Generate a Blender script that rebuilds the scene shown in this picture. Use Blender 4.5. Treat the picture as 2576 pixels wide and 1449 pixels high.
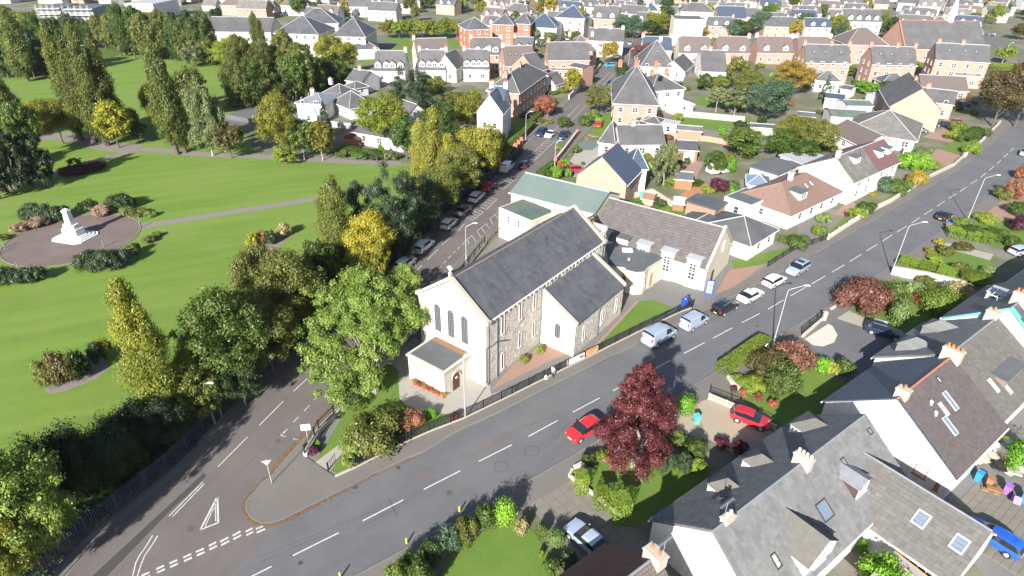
import bpy, math, random
import numpy as np
from mathutils import Vector, Matrix
rad = math.radians
SC = bpy.context.scene
COL = SC.collection
for _o in list(bpy.data.objects): bpy.data.objects.remove(_o)
RND = random.Random(7)

# ---------------------------------------------------------------- camera, sky, sun, exposure
# a drone about 45 m above the street, 22 mm lens, looking 31 degrees down
F, PITCH, ROLL, CH = 1571.3, rad(30.64), rad(-0.965), 45.476     # F in units of a 2576 px wide frame
_F = Vector((0, math.cos(PITCH), -math.sin(PITCH)))
_R0 = Vector((1, 0, 0)); _D0 = Vector((0, -math.sin(PITCH), -math.cos(PITCH)))
_R = math.cos(ROLL) * _R0 + math.sin(ROLL) * _D0
_D = -math.sin(ROLL) * _R0 + math.cos(ROLL) * _D0
cam_d = bpy.data.cameras.new('camera'); cam = bpy.data.objects.new('camera', cam_d); COL.objects.link(cam)
cam_d.sensor_width = 36; cam_d.lens = 36 * F / 2576; cam_d.clip_start = 0.5; cam_d.clip_end = 6000
M = Matrix.Identity(4)
for _i in range(3): M[_i][0] = _R[_i]; M[_i][1] = -_D[_i]; M[_i][2] = -_F[_i]
M.translation = Vector((0, 0, CH)); cam.matrix_world = M
SC.camera = cam
SHADOW_AZ = rad(69.3); ELEV = rad(27.5)         # direction the shadows run (from +x), height of the sun
w = bpy.data.worlds.new('World'); SC.world = w; w.use_nodes = True
nt = w.node_tree; bg = nt.nodes['Background']
sky = nt.nodes.new('ShaderNodeTexSky'); sky.sky_type = 'NISHITA'; sky.sun_disc = False
sky.sun_elevation = ELEV
sun_az = SHADOW_AZ + math.pi                     # where the sun stands, measured from +x
sky.sun_rotation = math.pi / 2 - sun_az
sky.air_density = 1.0; sky.dust_density = 1.2; sky.ozone_density = 1.5
nt.links.new(sky.outputs[0], bg.inputs[0]); bg.inputs[1].default_value = 0.07
sd = bpy.data.lights.new('sun', 'SUN'); so = bpy.data.objects.new('sun', sd); COL.objects.link(so)
sd.energy = 5.0; sd.angle = rad(0.55); sd.color = (1.0, 0.965, 0.91)
so.rotation_euler = Vector((math.cos(sun_az) * math.cos(ELEV), math.sin(sun_az) * math.cos(ELEV), math.sin(ELEV))).to_track_quat('Z', 'Y').to_euler()
so.location = (-60, -60, 90)
SC.view_settings.view_transform = 'Standard'; SC.view_settings.look = 'None'
SC.view_settings.gamma = 1; SC.view_settings.exposure = 1.28
SC.view_settings.use_curve_mapping = False
SC.render.engine = 'CYCLES'
SC.cycles.max_bounces = 5; SC.cycles.diffuse_bounces = 2; SC.cycles.glossy_bounces = 2
SC.cycles.transmission_bounces = 3; SC.cycles.transparent_max_bounces = 4

def haze_box():
    m = bpy.data.materials.new('haze'); m.use_nodes = True; n = m.node_tree; n.nodes.clear()
    out = n.nodes.new('ShaderNodeOutputMaterial'); v = n.nodes.new('ShaderNodeVolumePrincipled')
    v.inputs['Color'].default_value = (.88, .93, 1, 1); v.inputs['Density'].default_value = HAZE; v.inputs['Anisotropy'].default_value = .2
    n.links.new(v.outputs[0], out.inputs['Volume']); b = MB(); b.box((0, 2000, 24), (6200, 6200, 50)); me = bpy.data.meshes.new('haze')
    me.from_pydata(b.v, [], b.f); me.materials.append(m); o = bpy.data.objects.new('haze', me); COL.objects.link(o); o['kind'] = 'stuff'
HAZE = .00006
# ---------------------------------------------------------------- photo survey -> ground points
def G(px, py, z=0.0):
    x = (px - 1288) / F; y = (py - 724.5) / F
    r = _F + _R * x + _D * y
    t = (z - CH) / r.z
    return Vector((r.x * t, r.y * t, z))
def proj(v):
    d = v - Vector((0, 0, CH)); k = d.dot(_F)
    return 1288 + F * d.dot(_R) / k, 724.5 + F * d.dot(_D) / k
def height_for(base, py):
    lo, hi = 0.0, 40.0
    for _ in range(30):
        m = (lo + hi) / 2
        if proj(Vector((base.x, base.y, m)))[1] > py: lo = m
        else: hi = m
    return lo
def depth(v): return (v - Vector((0, 0, CH))).dot(_F)

# ---------------------------------------------------------------- materials
MAT = {}
def _nt(name):
    m = bpy.data.materials.new(name); m.use_nodes = True
    n = m.node_tree; n.nodes.clear()
    out = n.nodes.new('ShaderNodeOutputMaterial')
    return m, n, out
def mat(name, col, rough=0.8, noise=0.0, nscale=2.0, col2=None, brick=None, bump=0.0, bscale=40.0,
        metal=0.0, spec=0.3, drip=0.0, blot=0.0, blotscale=.25, blotcol=None, coat=0.0, coords='Object', wave=None, emis=0):
    """noise mixes col with col2; brick=(w, h, mortar colour, col_b) drawn in UV metres; bump is fine relief"""
    m, n, out = _nt(name)
    N, L = n.nodes, n.links
    p = N.new('ShaderNodeBsdfPrincipled'); L.new(p.outputs[0], out.inputs[0])
    p.inputs['Roughness'].default_value = rough; p.inputs['Metallic'].default_value = metal
    p.inputs['Specular IOR Level'].default_value = spec
    p.inputs['Coat Weight'].default_value = coat
    tc = N.new('ShaderNodeTexCoord'); src = tc.outputs[coords]
    if coords == 'Object' :
        geo = N.new('ShaderNodeNewGeometry'); src = geo.outputs['Position']
    cur = None
    def rgb(c):
        q = N.new('ShaderNodeRGB'); q.outputs[0].default_value = (*c, 1); return q.outputs[0]
    cur = rgb(col)
    if brick:
        b = N.new('ShaderNodeTexBrick'); L.new(tc.outputs['UV'], b.inputs['Vector'])
        b.inputs['Scale'].default_value = 1; b.inputs['Brick Width'].default_value = brick[0]; b.inputs['Row Height'].default_value = brick[1]
        b.inputs['Mortar Size'].default_value = brick[4] if len(brick) > 4 else .02
        b.inputs['Mortar Smooth'].default_value = .3; b.inputs['Bias'].default_value = 0
        b.inputs['Color1'].default_value = (*col, 1); b.inputs['Color2'].default_value = (*brick[3], 1); b.inputs['Mortar'].default_value = (*brick[2], 1)
        cur = b.outputs['Color']; bfac = b.outputs['Fac']
    if noise:
        t = N.new('ShaderNodeTexNoise'); t.inputs['Scale'].default_value = nscale; t.inputs['Detail'].default_value = 6; t.inputs['Roughness'].default_value = .65
        L.new(src, t.inputs['Vector'])
        r = N.new('ShaderNodeMapRange'); r.inputs[1].default_value = .3; r.inputs[2].default_value = .7; r.inputs[3].default_value = 0; r.inputs[4].default_value = noise
        L.new(t.outputs[0], r.inputs[0])
        mx = N.new('ShaderNodeMix'); mx.data_type = 'RGBA'
        L.new(r.outputs[0], mx.inputs[0]); L.new(cur, mx.inputs[6]); mx.inputs[7].default_value = (*(col2 or [c * .5 for c in col]), 1)
        cur = mx.outputs[2]
    if wave:      # (scale, strength, colour, angle): streaks
        mp = N.new('ShaderNodeMapping'); mp.inputs['Rotation'].default_value = (0, 0, wave[3]); L.new(src, mp.inputs[0])
        mp.vector_type = 'TEXTURE'; mp.inputs['Scale'].default_value = (1, 9, 1)
        t = N.new('ShaderNodeTexNoise'); t.inputs['Scale'].default_value = wave[0]; t.inputs['Detail'].default_value = 3
        L.new(mp.outputs[0], t.inputs['Vector'])
        r = N.new('ShaderNodeMapRange'); r.inputs[1].default_value = .38; r.inputs[2].default_value = .62; r.inputs[3].default_value = 0; r.inputs[4].default_value = wave[1]
        L.new(t.outputs[0], r.inputs[0])
        mx = N.new('ShaderNodeMix'); mx.data_type = 'RGBA'
        L.new(r.outputs[0], mx.inputs[0]); L.new(cur, mx.inputs[6]); mx.inputs[7].default_value = (*wave[2], 1)
        cur = mx.outputs[2]
    if blot:
        t = N.new('ShaderNodeTexNoise'); t.inputs['Scale'].default_value = blotscale; t.inputs['Detail'].default_value = 4
        L.new(src, t.inputs['Vector'])
        r = N.new('ShaderNodeMapRange'); r.inputs[1].default_value = .45; r.inputs[2].default_value = .62; r.inputs[3].default_value = 0; r.inputs[4].default_value = blot
        L.new(t.outputs[0], r.inputs[0])
        mx = N.new('ShaderNodeMix'); mx.data_type = 'RGBA'
        L.new(r.outputs[0], mx.inputs[0]); L.new(cur, mx.inputs[6]); mx.inputs[7].default_value = (*(blotcol or [c * .6 for c in col]), 1)
        cur = mx.outputs[2]
    if drip:      # rain streaks down a wall
        mp = N.new('ShaderNodeMapping'); mp.inputs['Scale'].default_value = (2.2, 2.2, .22); L.new(src, mp.inputs[0])
        t = N.new('ShaderNodeTexNoise'); t.inputs['Scale'].default_value = 1; t.inputs['Detail'].default_value = 5
        L.new(mp.outputs[0], t.inputs['Vector'])
        r = N.new('ShaderNodeMapRange'); r.inputs[1].default_value = .48; r.inputs[2].default_value = .72; r.inputs[3].default_value = 0; r.inputs[4].default_value = drip
        L.new(t.outputs[0], r.inputs[0])
        mx = N.new('ShaderNodeMix'); mx.data_type = 'RGBA'
        L.new(r.outputs[0], mx.inputs[0]); L.new(cur, mx.inputs[6]); mx.inputs[7].default_value = (*[c * .55 for c in col], 1)
        cur = mx.outputs[2]
    L.new(cur, p.inputs['Base Color'])
    if bump or brick:
        bp = N.new('ShaderNodeBump'); bp.inputs['Distance'].default_value = .05; bp.inputs['Strength'].default_value = max(bump, .25)
        if brick:
            inv = N.new('ShaderNodeMath'); inv.operation = 'SUBTRACT'; inv.inputs[0].default_value = 1; L.new(bfac, inv.inputs[1])
            L.new(inv.outputs[0], bp.inputs['Height'])
        else:
            t = N.new('ShaderNodeTexNoise'); t.inputs['Scale'].default_value = bscale; t.inputs['Detail'].default_value = 3
            L.new(src, t.inputs['Vector']); L.new(t.outputs[0], bp.inputs['Height'])
        L.new(bp.outputs[0], p.inputs['Normal'])
    MAT[name] = m
    return m
def leafmat(name, a, b, c=None, trans=.42):
    m, n, out = _nt(name); N, L = n.nodes, n.links
    at = N.new('ShaderNodeAttribute'); at.attribute_name = 'cv'
    cr = N.new('ShaderNodeValToRGB'); L.new(at.outputs['Fac'], cr.inputs[0])
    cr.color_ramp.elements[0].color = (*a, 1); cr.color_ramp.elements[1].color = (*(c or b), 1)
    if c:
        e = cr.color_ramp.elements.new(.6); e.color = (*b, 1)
    oi = N.new('ShaderNodeObjectInfo'); hs = N.new('ShaderNodeHueSaturation')
    mr = N.new('ShaderNodeMapRange'); mr.inputs[3].default_value = .78; mr.inputs[4].default_value = 1.22
    L.new(oi.outputs['Random'], mr.inputs[0]); L.new(mr.outputs[0], hs.inputs['Value'])
    mh = N.new('ShaderNodeMapRange'); mh.inputs[3].default_value = .488; mh.inputs[4].default_value = .512
    ml = N.new('ShaderNodeMath'); ml.operation = 'FRACT'; mm = N.new('ShaderNodeMath'); mm.operation = 'MULTIPLY'; mm.inputs[1].default_value = 7.3
    L.new(oi.outputs['Random'], mm.inputs[0]); L.new(mm.outputs[0], ml.inputs[0]); L.new(ml.outputs[0], mh.inputs[0]); L.new(mh.outputs[0], hs.inputs['Hue'])
    L.new(cr.outputs[0], hs.inputs['Color'])
    d = N.new('ShaderNodeBsdfDiffuse'); t = N.new('ShaderNodeBsdfTranslucent'); mx = N.new('ShaderNodeMixShader'); mx.inputs[0].default_value = trans
    g = N.new('ShaderNodeBsdfGlossy'); g.inputs['Roughness'].default_value = .45; g.inputs['Color'].default_value = (.9, .95, .9, 1)
    m2 = N.new('ShaderNodeMixShader'); m2.inputs[0].default_value = .02
    L.new(hs.outputs[0], d.inputs[0]); L.new(hs.outputs[0], t.inputs[0]); L.new(d.outputs[0], mx.inputs[1]); L.new(t.outputs[0], mx.inputs[2])
    L.new(mx.outputs[0], m2.inputs[1]); L.new(g.outputs[0], m2.inputs[2]); L.new(m2.outputs[0], out.inputs[0])
    MAT[name] = m; return m

mat('asphalt', (.125, .126, .133), .9, .55, 1.6, (.092, .093, .098), bump=.15, bscale=25, blot=.4, blotscale=.16, blotcol=(.15, .148, .145), wave=(.9, .45, (.10, .10, .105), rad(-52.5)))
mat('asphalt_old', (.135, .118, .112), .9, .5, 1.4, (.10, .092, .088), bump=.15, bscale=25, blot=.35, blotscale=.15, blotcol=(.17, .148, .13), wave=(1.0, .4, (.105, .093, .09), rad(-21)))
mat('asphalt_patch', (.06, .058, .056), .9, .4, 3, (.045, .045, .045))
mat('pavement', (.15, .138, .125), .9, .55, 1.6, (.12, .11, .102), bump=.1, bscale=30, blot=.3, blotscale=.2, blotcol=(.18, .165, .14))
mat('kerb_stone', (.20, .185, .165), .85, .6, 4, (.13, .12, .11))
mat('paint_white', (.64, .64, .62), .7, .95, 5, (.28, .275, .27))
mat('park_grass', (.125, .19, .022), .95, .75, 1.0, (.072, .15, .024), bump=.5, bscale=14, wave=(.35, .6, (.15, .225, .035), rad(-66)), blot=.45, blotscale=.07, blotcol=(.15, .195, .045))
mat('garden_grass', (.105, .175, .028), .95, .7, 2.5, (.075, .14, .022), bump=.5, bscale=20, blot=.3, blotscale=.3, blotcol=(.15, .19, .04))
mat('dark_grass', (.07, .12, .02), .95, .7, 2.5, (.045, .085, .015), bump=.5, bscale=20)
mat('earth', (.10, .125, .05), .95, .8, .5, (.14, .12, .09), bump=.4, bscale=8, blot=.75, blotscale=.12, blotcol=(.20, .18, .16))
mat('path', (.20, .175, .155), .9, .5, 1.5, (.16, .14, .125))
mat('red_gravel', (.145, .11, .10), .9, .5, 2.0, (.115, .09, .083), bump=.3, bscale=30, blot=.4, blotscale=.3, blotcol=(.18, .14, .125))
mat('pink_gravel', (.30, .19, .15), .9, .6, 3, (.24, .15, .12), bump=.3, bscale=30)
mat('tan_gravel', (.36, .30, .22), .9, .6, 4, (.26, .215, .16), bump=.4, bscale=20)
mat('white_gravel', (.55, .50, .43), .9, .6, 5, (.38, .34, .29), bump=.5, bscale=15)
mat('paving_pale', (.33, .31, .27), .85, .5, 2, (.25, .235, .21), bump=.1)
mat('paving_grey', (.17, .165, .155), .85, .5, 2, (.13, .125, .12), bump=.1)
mat('slab_stone', (.20, .185, .155), .85, .6, 1.2, (.13, .12, .10), bump=.2)
mat('slate', (.072, .075, .085), .55, .6, 1.2, (.05, .052, .062), brick=(.3, .22, (.03, .03, .035), (.10, .10, .11), .012), spec=.4, blot=.3, blotscale=.4, blotcol=(.12, .12, .125), wave=(1.2, .5, (.115, .115, .12), rad(53.5)))
mat('slate_blue', (.055, .075, .115), .45, .6, 1.2, (.04, .055, .08), brick=(.3, .22, (.025, .03, .04), (.075, .095, .14), .012), spec=.45)
mat('slate_far', (.095, .093, .096), .7, .6, .8, (.06, .06, .065), spec=.3, blot=.4, blotscale=.3, blotcol=(.13, .122, .118))
mat('tile_grey', (.155, .145, .135), .85, .6, 1.5, (.105, .10, .095), brick=(.3, .34, (.06, .057, .055), (.18, .165, .15), .03), blot=.4, blotscale=.7, blotcol=(.21, .2, .17))
mat('tile_lichen', (.17, .16, .145), .9, .8, 3.2, (.26, .25, .215), brick=(.33, .34, (.075, .07, .065), (.2, .18, .155), .03))
mat('tile_brown', (.15, .115, .105), .85, .6, 1.5, (.10, .08, .078), brick=(.3, .3, (.06, .05, .05), (.175, .135, .12), .03))
mat('tile_red', (.215, .14, .115), .85, .6, 1.5, (.17, .11, .09), brick=(.3, .3, (.12, .075, .06), (.25, .165, .135), .03))
mat('tile_maroon', (.16, .085, .085), .8, .5, 1.5, (.12, .065, .07), brick=(.3, .3, (.08, .04, .04), (.19, .1, .1), .03))
mat('roof_felt', (.11, .12, .125), .8, .6, 1, (.085, .09, .095), blot=.3, blotscale=.5)
mat('roof_green', (.125, .165, .152), .75, .6, .8, (.10, .135, .125), blot=.35, blotscale=.25, blotcol=(.155, .19, .165))
mat('roof_green_dark', (.10, .135, .12), .8, .6, .9, (.065, .09, .08), blot=.5, blotscale=.3, blotcol=(.15, .16, .11))
mat('tile_single', (.125, .12, .114), .9, .8, 2.2, (.165, .158, .145), spec=.2, wave=(1.5, .5, (.105, .10, .095), rad(36.7)))
mat('tile_single_dark', (.075, .072, .07), .8, .7, 1.8, (.05, .05, .052), spec=.3)
mat('tile_single_grey', (.155, .157, .156), .85, .6, 2.0, (.12, .12, .12), spec=.25, wave=(1.2, .5, (.20, .20, .195), rad(36.7)))
mat('tile_single_stone', (.145, .14, .125), .9, .8, 1.6, (.10, .095, .087), spec=.2)
mat('tile_single_brown', (.085, .05, .045), .8, .5, 2, (.055, .034, .032), spec=.3)
mat('tile_single_purple', (.10, .086, .084), .85, .7, 2, (.09, .077, .075), spec=.25)
mat('tile_single_hall', (.125, .115, .112), .85, .4, 1.2, (.10, .092, .09), spec=.2, wave=(1.2, .5, (.105, .095, .093), rad(-33)))
mat('slate_single_blue', (.045, .065, .10), .5, .6, 1.5, (.06, .075, .10), spec=.5)
mat('ridge_red', (.42, .15, .10), .8, .5, 3, (.3, .1, .07))
mat('ridge_terracotta', (.23, .17, .135), .85, .6, 3, (.16, .12, .10))
mat('render_white', (.62, .61, .59), .85, .35, .8, (.60, .585, .55), blot=.25, blotscale=.4, blotcol=(.53, .51, .47), spec=.15, drip=.6)
mat('render_cream', (.66, .60, .46), .85, .4, .8, (.55, .50, .38), blot=.25, blotscale=.4, blotcol=(.50, .45, .35), spec=.15, drip=.6)
mat('render_grey', (.30, .31, .32), .85, .4, .8, (.24, .25, .26), spec=.15)
mat('ashlar', (.58, .55, .48), .85, .5, .7, (.48, .45, .39), brick=(.9, .4, (.44, .41, .36), (.62, .59, .52), .015), blot=.35, blotscale=.5, blotcol=(.42, .39, .34), drip=.6)
mat('rubble', (.47, .43, .38), .9, .8, 2.3, (.38, .34, .30), brick=(.55, .28, (.50, .47, .43), (.43, .39, .34), .03))
mat('rubble_stone_a', (.47, .425, .37), .9, .7, 2, (.39, .345, .30)); mat('rubble_stone_b', (.42, .375, .335), .9, .7, 2, (.35, .31, .28)); mat('rubble_stone_c', (.54, .50, .45), .9, .7, 2, (.45, .41, .37))
mat('sandstone_red', (.40, .235, .18), .9, .6, 1.3, (.30, .17, .135), brick=(.6, .3, (.30, .20, .17), (.45, .28, .22), .02))
mat('sandstone_blond', (.41, .275, .205), .9, .7, 1.3, (.32, .215, .165), brick=(.6, .3, (.33, .25, .2), (.46, .325, .25), .02))
mat('brick_red', (.34, .13, .08), .9, .5, 2, (.26, .10, .065), brick=(.45, .15, (.28, .17, .13), (.38, .16, .1), .02))
mat('brick_orange', (.33, .185, .13), .9, .5, 2, (.27, .15, .1), brick=(.45, .15, (.28, .21, .17), (.37, .22, .155), .02))
mat('paint_red', (.42, .055, .05), .6, .3, 2)
mat('frame_white', (.78, .78, .78), .5); mat('frame_orange', (.62, .26, .05), .6, .3, 5); mat('frame_dark', (.06, .05, .045), .6)
mat('teal_trim', (.10, .42, .38), .6); mat('lead', (.22, .23, .25), .5, .5, 2); mat('lead_pale', (.4, .41, .43), .5, .4, 2)
mat('glass', (.03, .04, .05), .06, spec=.8); mat('glass_sky', (.20, .26, .34), .08, spec=.8, metal=.3); mat('glass_blind', (.55, .56, .56), .25)
mat('stone_pale', (.50, .47, .40), .85, .6, 2, (.38, .355, .31), drip=.5); mat('memorial_white', (.66, .65, .64), .7, .35, 2, (.55, .54, .53), drip=.4); mat('inscription', (.10, .09, .10), .8, .7, 12, (.5, .5, .5))
mat('lap_shade_grime', (.055, .053, .05), .95, .5, 3)  # course shadow lines painted dark on lower tile edges, joint grime included
mat('chimney_stone', (.40, .36, .30), .9, .7, 3, (.36, .32, .27)); mat('pot_red', (.46, .17, .08), .8, .4, 5); mat('pot_cream', (.62, .55, .42), .8, .4, 5)
mat('iron_black', (.022, .023, .028), .5); mat('steel_fence', (.06, .063, .10), .5, .3, 6, (.045, .045, .07)); mat('galv', (.50, .52, .53), .4, .3, 5, metal=.4); mat('lamp_grey', (.52, .53, .54), .45); mat('lamp_old', (.17, .20, .18), .6)
mat('wood', (.26, .15, .08), .8, .6, 4, (.18, .1, .06)); mat('wood_pale', (.46, .40, .32), .85, .5, 5, (.34, .29, .23)); mat('wood_orange', (.40, .20, .10), .8, .5, 3); mat('door_brown', (.10, .045, .035), .6); mat('door_oak', (.45, .22, .07), .6)
mat('trunk_bark', (.12, .095, .075), .95, .7, 5, (.07, .055, .045), bump=.6, bscale=10); mat('trunk_pale', (.30, .27, .23), .95, .7, 5, (.18, .16, .14), bump=.6, bscale=10)
mat('plastic_teal', (.10, .42, .40), .5); mat('plastic_blue', (.03, .22, .55), .5); mat('plastic_purple', (.25, .12, .50), .5); mat('plastic_brown', (.28, .14, .07), .6); mat('plastic_yellow', (.75, .62, .04), .5); mat('plastic_pink', (.50, .3, .7), .5); mat('plastic_black', (.03, .03, .03), .6)
mat('sign_blue', (.03, .10, .48), .5); mat('sign_white', (.78, .78, .78), .5); mat('sign_orange', (.75, .32, .12), .5); mat('sign_red', (.6, .04, .04), .5); mat('print_dark', (.25, .10, .12), .6)
mat('petal_red', (.55, .03, .04), .7, .5, 20, (.3, .02, .02)); mat('leaf_litter', (.24, .13, .06), .9, .8, 3, (.13, .085, .05))
mat('rubber', (.02, .02, .02), .8); mat('alloy', (.55, .56, .58), .35, metal=.6); mat('car_glass', (.012, .016, .022), .05, spec=.9); mat('lamp_glass', (.8, .82, .85), .15, spec=.8); mat('lamp_red', (.5, .02, .02), .3); mat('plate_yellow', (.75, .6, .05), .5); mat('plate_white', (.75, .75, .75), .5)
for _n, _c in dict(white=(.78, .79, .8), red=(.55, .02, .025), crimson=(.38, .02, .03), navy=(.015, .025, .06), silver=(.33, .39, .48), black=(.012, .013, .018), blue=(.015, .09, .5), paleblue=(.38, .44, .58), grey=(.16, .17, .19), teal=(.05, .25, .33)).items():
    mat('car_' + _n, _c, .28, coat=.8, spec=.5, metal=.15 if _n in ('silver', 'paleblue', 'grey') else 0)
mat('skin', (.5, .3, .22), .6); mat('cloth_white', (.8, .78, .78), .8); mat('cloth_navy', (.03, .035, .07), .8); mat('hair', (.12, .08, .05), .7); mat('cloth_pink', (.7, .3, .35), .8)
mat('tarp', (.45, .46, .55), .7, .6, 2, (.6, .6, .62)); mat('solar', (.03, .08, .2), .2, spec=.7)
LG = {  # leaf colours: dark, middle, tip
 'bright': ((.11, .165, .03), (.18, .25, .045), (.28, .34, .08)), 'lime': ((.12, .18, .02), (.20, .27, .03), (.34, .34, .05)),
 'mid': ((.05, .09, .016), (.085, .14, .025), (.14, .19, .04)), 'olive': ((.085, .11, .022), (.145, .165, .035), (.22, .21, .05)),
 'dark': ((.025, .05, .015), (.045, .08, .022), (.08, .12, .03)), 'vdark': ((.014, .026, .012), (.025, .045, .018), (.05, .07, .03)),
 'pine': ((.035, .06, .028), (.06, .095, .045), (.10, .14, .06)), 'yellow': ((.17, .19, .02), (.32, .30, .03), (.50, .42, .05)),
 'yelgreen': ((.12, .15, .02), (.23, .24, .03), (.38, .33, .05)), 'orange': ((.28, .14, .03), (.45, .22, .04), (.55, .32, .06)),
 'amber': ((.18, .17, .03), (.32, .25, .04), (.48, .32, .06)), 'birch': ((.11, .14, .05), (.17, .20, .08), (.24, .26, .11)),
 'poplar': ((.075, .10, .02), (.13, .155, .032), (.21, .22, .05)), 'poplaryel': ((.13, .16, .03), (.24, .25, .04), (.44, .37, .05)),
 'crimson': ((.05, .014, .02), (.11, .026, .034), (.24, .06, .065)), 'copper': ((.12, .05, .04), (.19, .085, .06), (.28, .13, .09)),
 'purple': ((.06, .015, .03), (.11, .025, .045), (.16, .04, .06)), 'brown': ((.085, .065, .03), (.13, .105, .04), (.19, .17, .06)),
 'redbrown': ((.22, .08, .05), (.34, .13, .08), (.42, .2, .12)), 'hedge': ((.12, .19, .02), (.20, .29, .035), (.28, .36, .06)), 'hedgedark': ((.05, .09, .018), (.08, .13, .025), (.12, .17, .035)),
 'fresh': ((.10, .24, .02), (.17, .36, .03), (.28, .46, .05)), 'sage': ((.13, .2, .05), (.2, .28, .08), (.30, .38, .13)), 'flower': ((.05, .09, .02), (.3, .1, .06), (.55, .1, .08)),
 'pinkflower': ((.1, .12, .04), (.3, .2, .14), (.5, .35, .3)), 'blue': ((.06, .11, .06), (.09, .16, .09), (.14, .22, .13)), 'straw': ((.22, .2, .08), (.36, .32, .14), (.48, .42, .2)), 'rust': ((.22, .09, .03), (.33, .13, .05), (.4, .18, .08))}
for _n, _c in LG.items(): leafmat('leaf_' + _n, *_c)

# ---------------------------------------------------------------- building blocks
ORG = {}
def tag(o, label=None, cat=None, group=None, kind=None):
    if label: o['label'] = label
    if cat: o['category'] = cat
    if group: o['group'] = group
    if kind: o['kind'] = kind
    return o
def empty(name, label, cat, loc=(0, 0, 0), rz=0.0, group=None):
    o = bpy.data.objects.new(name, None); COL.objects.link(o); o.location = loc; o.rotation_euler = (0, 0, rz)
    o.empty_display_size = .3
    return tag(o, label, cat, group)
def inst(name, me, parent=None, loc=(0, 0, 0), rot=(0, 0, 0), sc=(1, 1, 1), m=None):
    o = bpy.data.objects.new(name, me); COL.objects.link(o)
    if parent: o.parent = parent
    o.location = loc; o.rotation_euler = rot; o.scale = sc
    if m: o.material_slots[0].link = 'OBJECT'; o.material_slots[0].material = MAT[m]
    return o
def copy_tree(o, parent=None):
    c = o.copy(); COL.objects.link(c); c.parent = parent
    for ch in o.children: copy_tree(ch, c)
    return c
class MB:
    def __init__(s): s.v = []; s.f = []; s.m = []; s.uv = []
    def poly(s, pts, m=0, uv=None):
        n = len(s.v); s.v += [tuple(p) for p in pts]; s.f.append(tuple(range(n, n + len(pts)))); s.m.append(m)
        if uv is None:
            p0, p1 = Vector(pts[0]), Vector(pts[1]); u = (p1 - p0)
            u = u.normalized() if u.length > 1e-6 else Vector((1, 0, 0))
            nn = None
            for q in pts[2:]:
                nn = u.cross(Vector(q) - p0)
                if nn.length > 1e-6: break
            vv = nn.normalized().cross(u) if nn is not None and nn.length > 1e-6 else Vector((0, 0, 1))
            if abs(u.z) > .5 * 1: u, vv = vv, u
            uv = [((Vector(q) - p0).dot(u) + p0.x * .37, (Vector(q) - p0).dot(vv) + p0.z) for q in pts]
        s.uv += list(uv); return s
    def box(s, c, d, rz=0.0, m=0, taper=1.0):
        hx, hy, hz = d[0] / 2, d[1] / 2, d[2] / 2; cs, sn = math.cos(rz), math.sin(rz)
        P = []
        for z, k in ((-hz, 1), (hz, taper)):
            for x, y in ((-hx * k, -hy * k), (hx * k, -hy * k), (hx * k, hy * k), (-hx * k, hy * k)):
                P.append((c[0] + x * cs - y * sn, c[1] + x * sn + y * cs, c[2] + z))
        for a in ((0, 1, 5, 4), (1, 2, 6, 5), (2, 3, 7, 6), (3, 0, 4, 7), (4, 5, 6, 7), (3, 2, 1, 0)): s.poly([P[i] for i in a], m)
        return s
    def bb(s, x0, x1, y0, y1, z0, z1, m=0): return s.box(((x0 + x1) / 2, (y0 + y1) / 2, (z0 + z1) / 2), (abs(x1 - x0), abs(y1 - y0), abs(z1 - z0)), 0, m)
    def prism(s, pts, z0, z1, m=0, mtop=None, bottom=False):
        a = sum(pts[i][0] * pts[(i + 1) % len(pts)][1] - pts[(i + 1) % len(pts)][0] * pts[i][1] for i in range(len(pts)))
        if a < 0: pts = pts[::-1]
        n = len(pts)
        for i in range(n):
            p, q = pts[i], pts[(i + 1) % n]
            s.poly([(p[0], p[1], z0), (q[0], q[1], z0), (q[0], q[1], z1), (p[0], p[1], z1)], m)
        s.poly([(p[0], p[1], z1) for p in pts], m if mtop is None else mtop)
        if bottom: s.poly([(p[0], p[1], z0) for p in pts[::-1]], m)
        return s
    def solid(s, top, t, m=0):
        """thicken a polygon downwards along z by t"""
        top = [Vector(p) for p in top]; nrm = (top[1] - top[0]).cross(top[2] - top[0])
        if nrm.z < 0: top = top[::-1]
        bot = [p - Vector((0, 0, t)) for p in top]; n = len(top)
        s.poly(top, m); s.poly(bot[::-1], m)
        for i in range(n): s.poly([bot[i], bot[(i + 1) % n], top[(i + 1) % n], top[i]], m)
        return s
    def tube(s, p, q, r0, r1=None, n=6, m=0, cap=True):
        p, q = Vector(p), Vector(q); r1 = r0 if r1 is None else r1
        d = (q - p).normalized(); a = d.orthogonal().normalized(); b = d.cross(a)
        P = [p + (a * math.cos(2 * math.pi * i / n) + b * math.sin(2 * math.pi * i / n)) * r0 for i in range(n)]
        Q = [q + (a * math.cos(2 * math.pi * i / n) + b * math.sin(2 * math.pi * i / n)) * r1 for i in range(n)]
        for i in range(n): s.poly([P[i], P[(i + 1) % n], Q[(i + 1) % n], Q[i]], m)
        if cap: s.poly(Q, m); s.poly(P[::-1], m)
        return s
    def bar(s, p, q, w, h, m=0):
        """rectangular bar from p to q, w wide, h high (z up)"""
        p, q = Vector(p), Vector(q); d = (q - p); d2 = Vector((d.x, d.y, 0))
        sd_ = Vector((-d2.y, d2.x, 0)).normalized() * w / 2 if d2.length > 1e-5 else Vector((w / 2, 0, 0))
        up = Vector((0, 0, h / 2)) if d2.length > 1e-5 else Vector((0, h / 2, 0))
        A = [p - sd_ - up, p + sd_ - up, p + sd_ + up, p - sd_ + up]; B = [x + d for x in A]
        for i in range(4): s.poly([A[i], A[(i + 1) % 4], B[(i + 1) % 4], B[i]], m)
        s.poly(A[::-1], m); s.poly(B, m); return s
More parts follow.
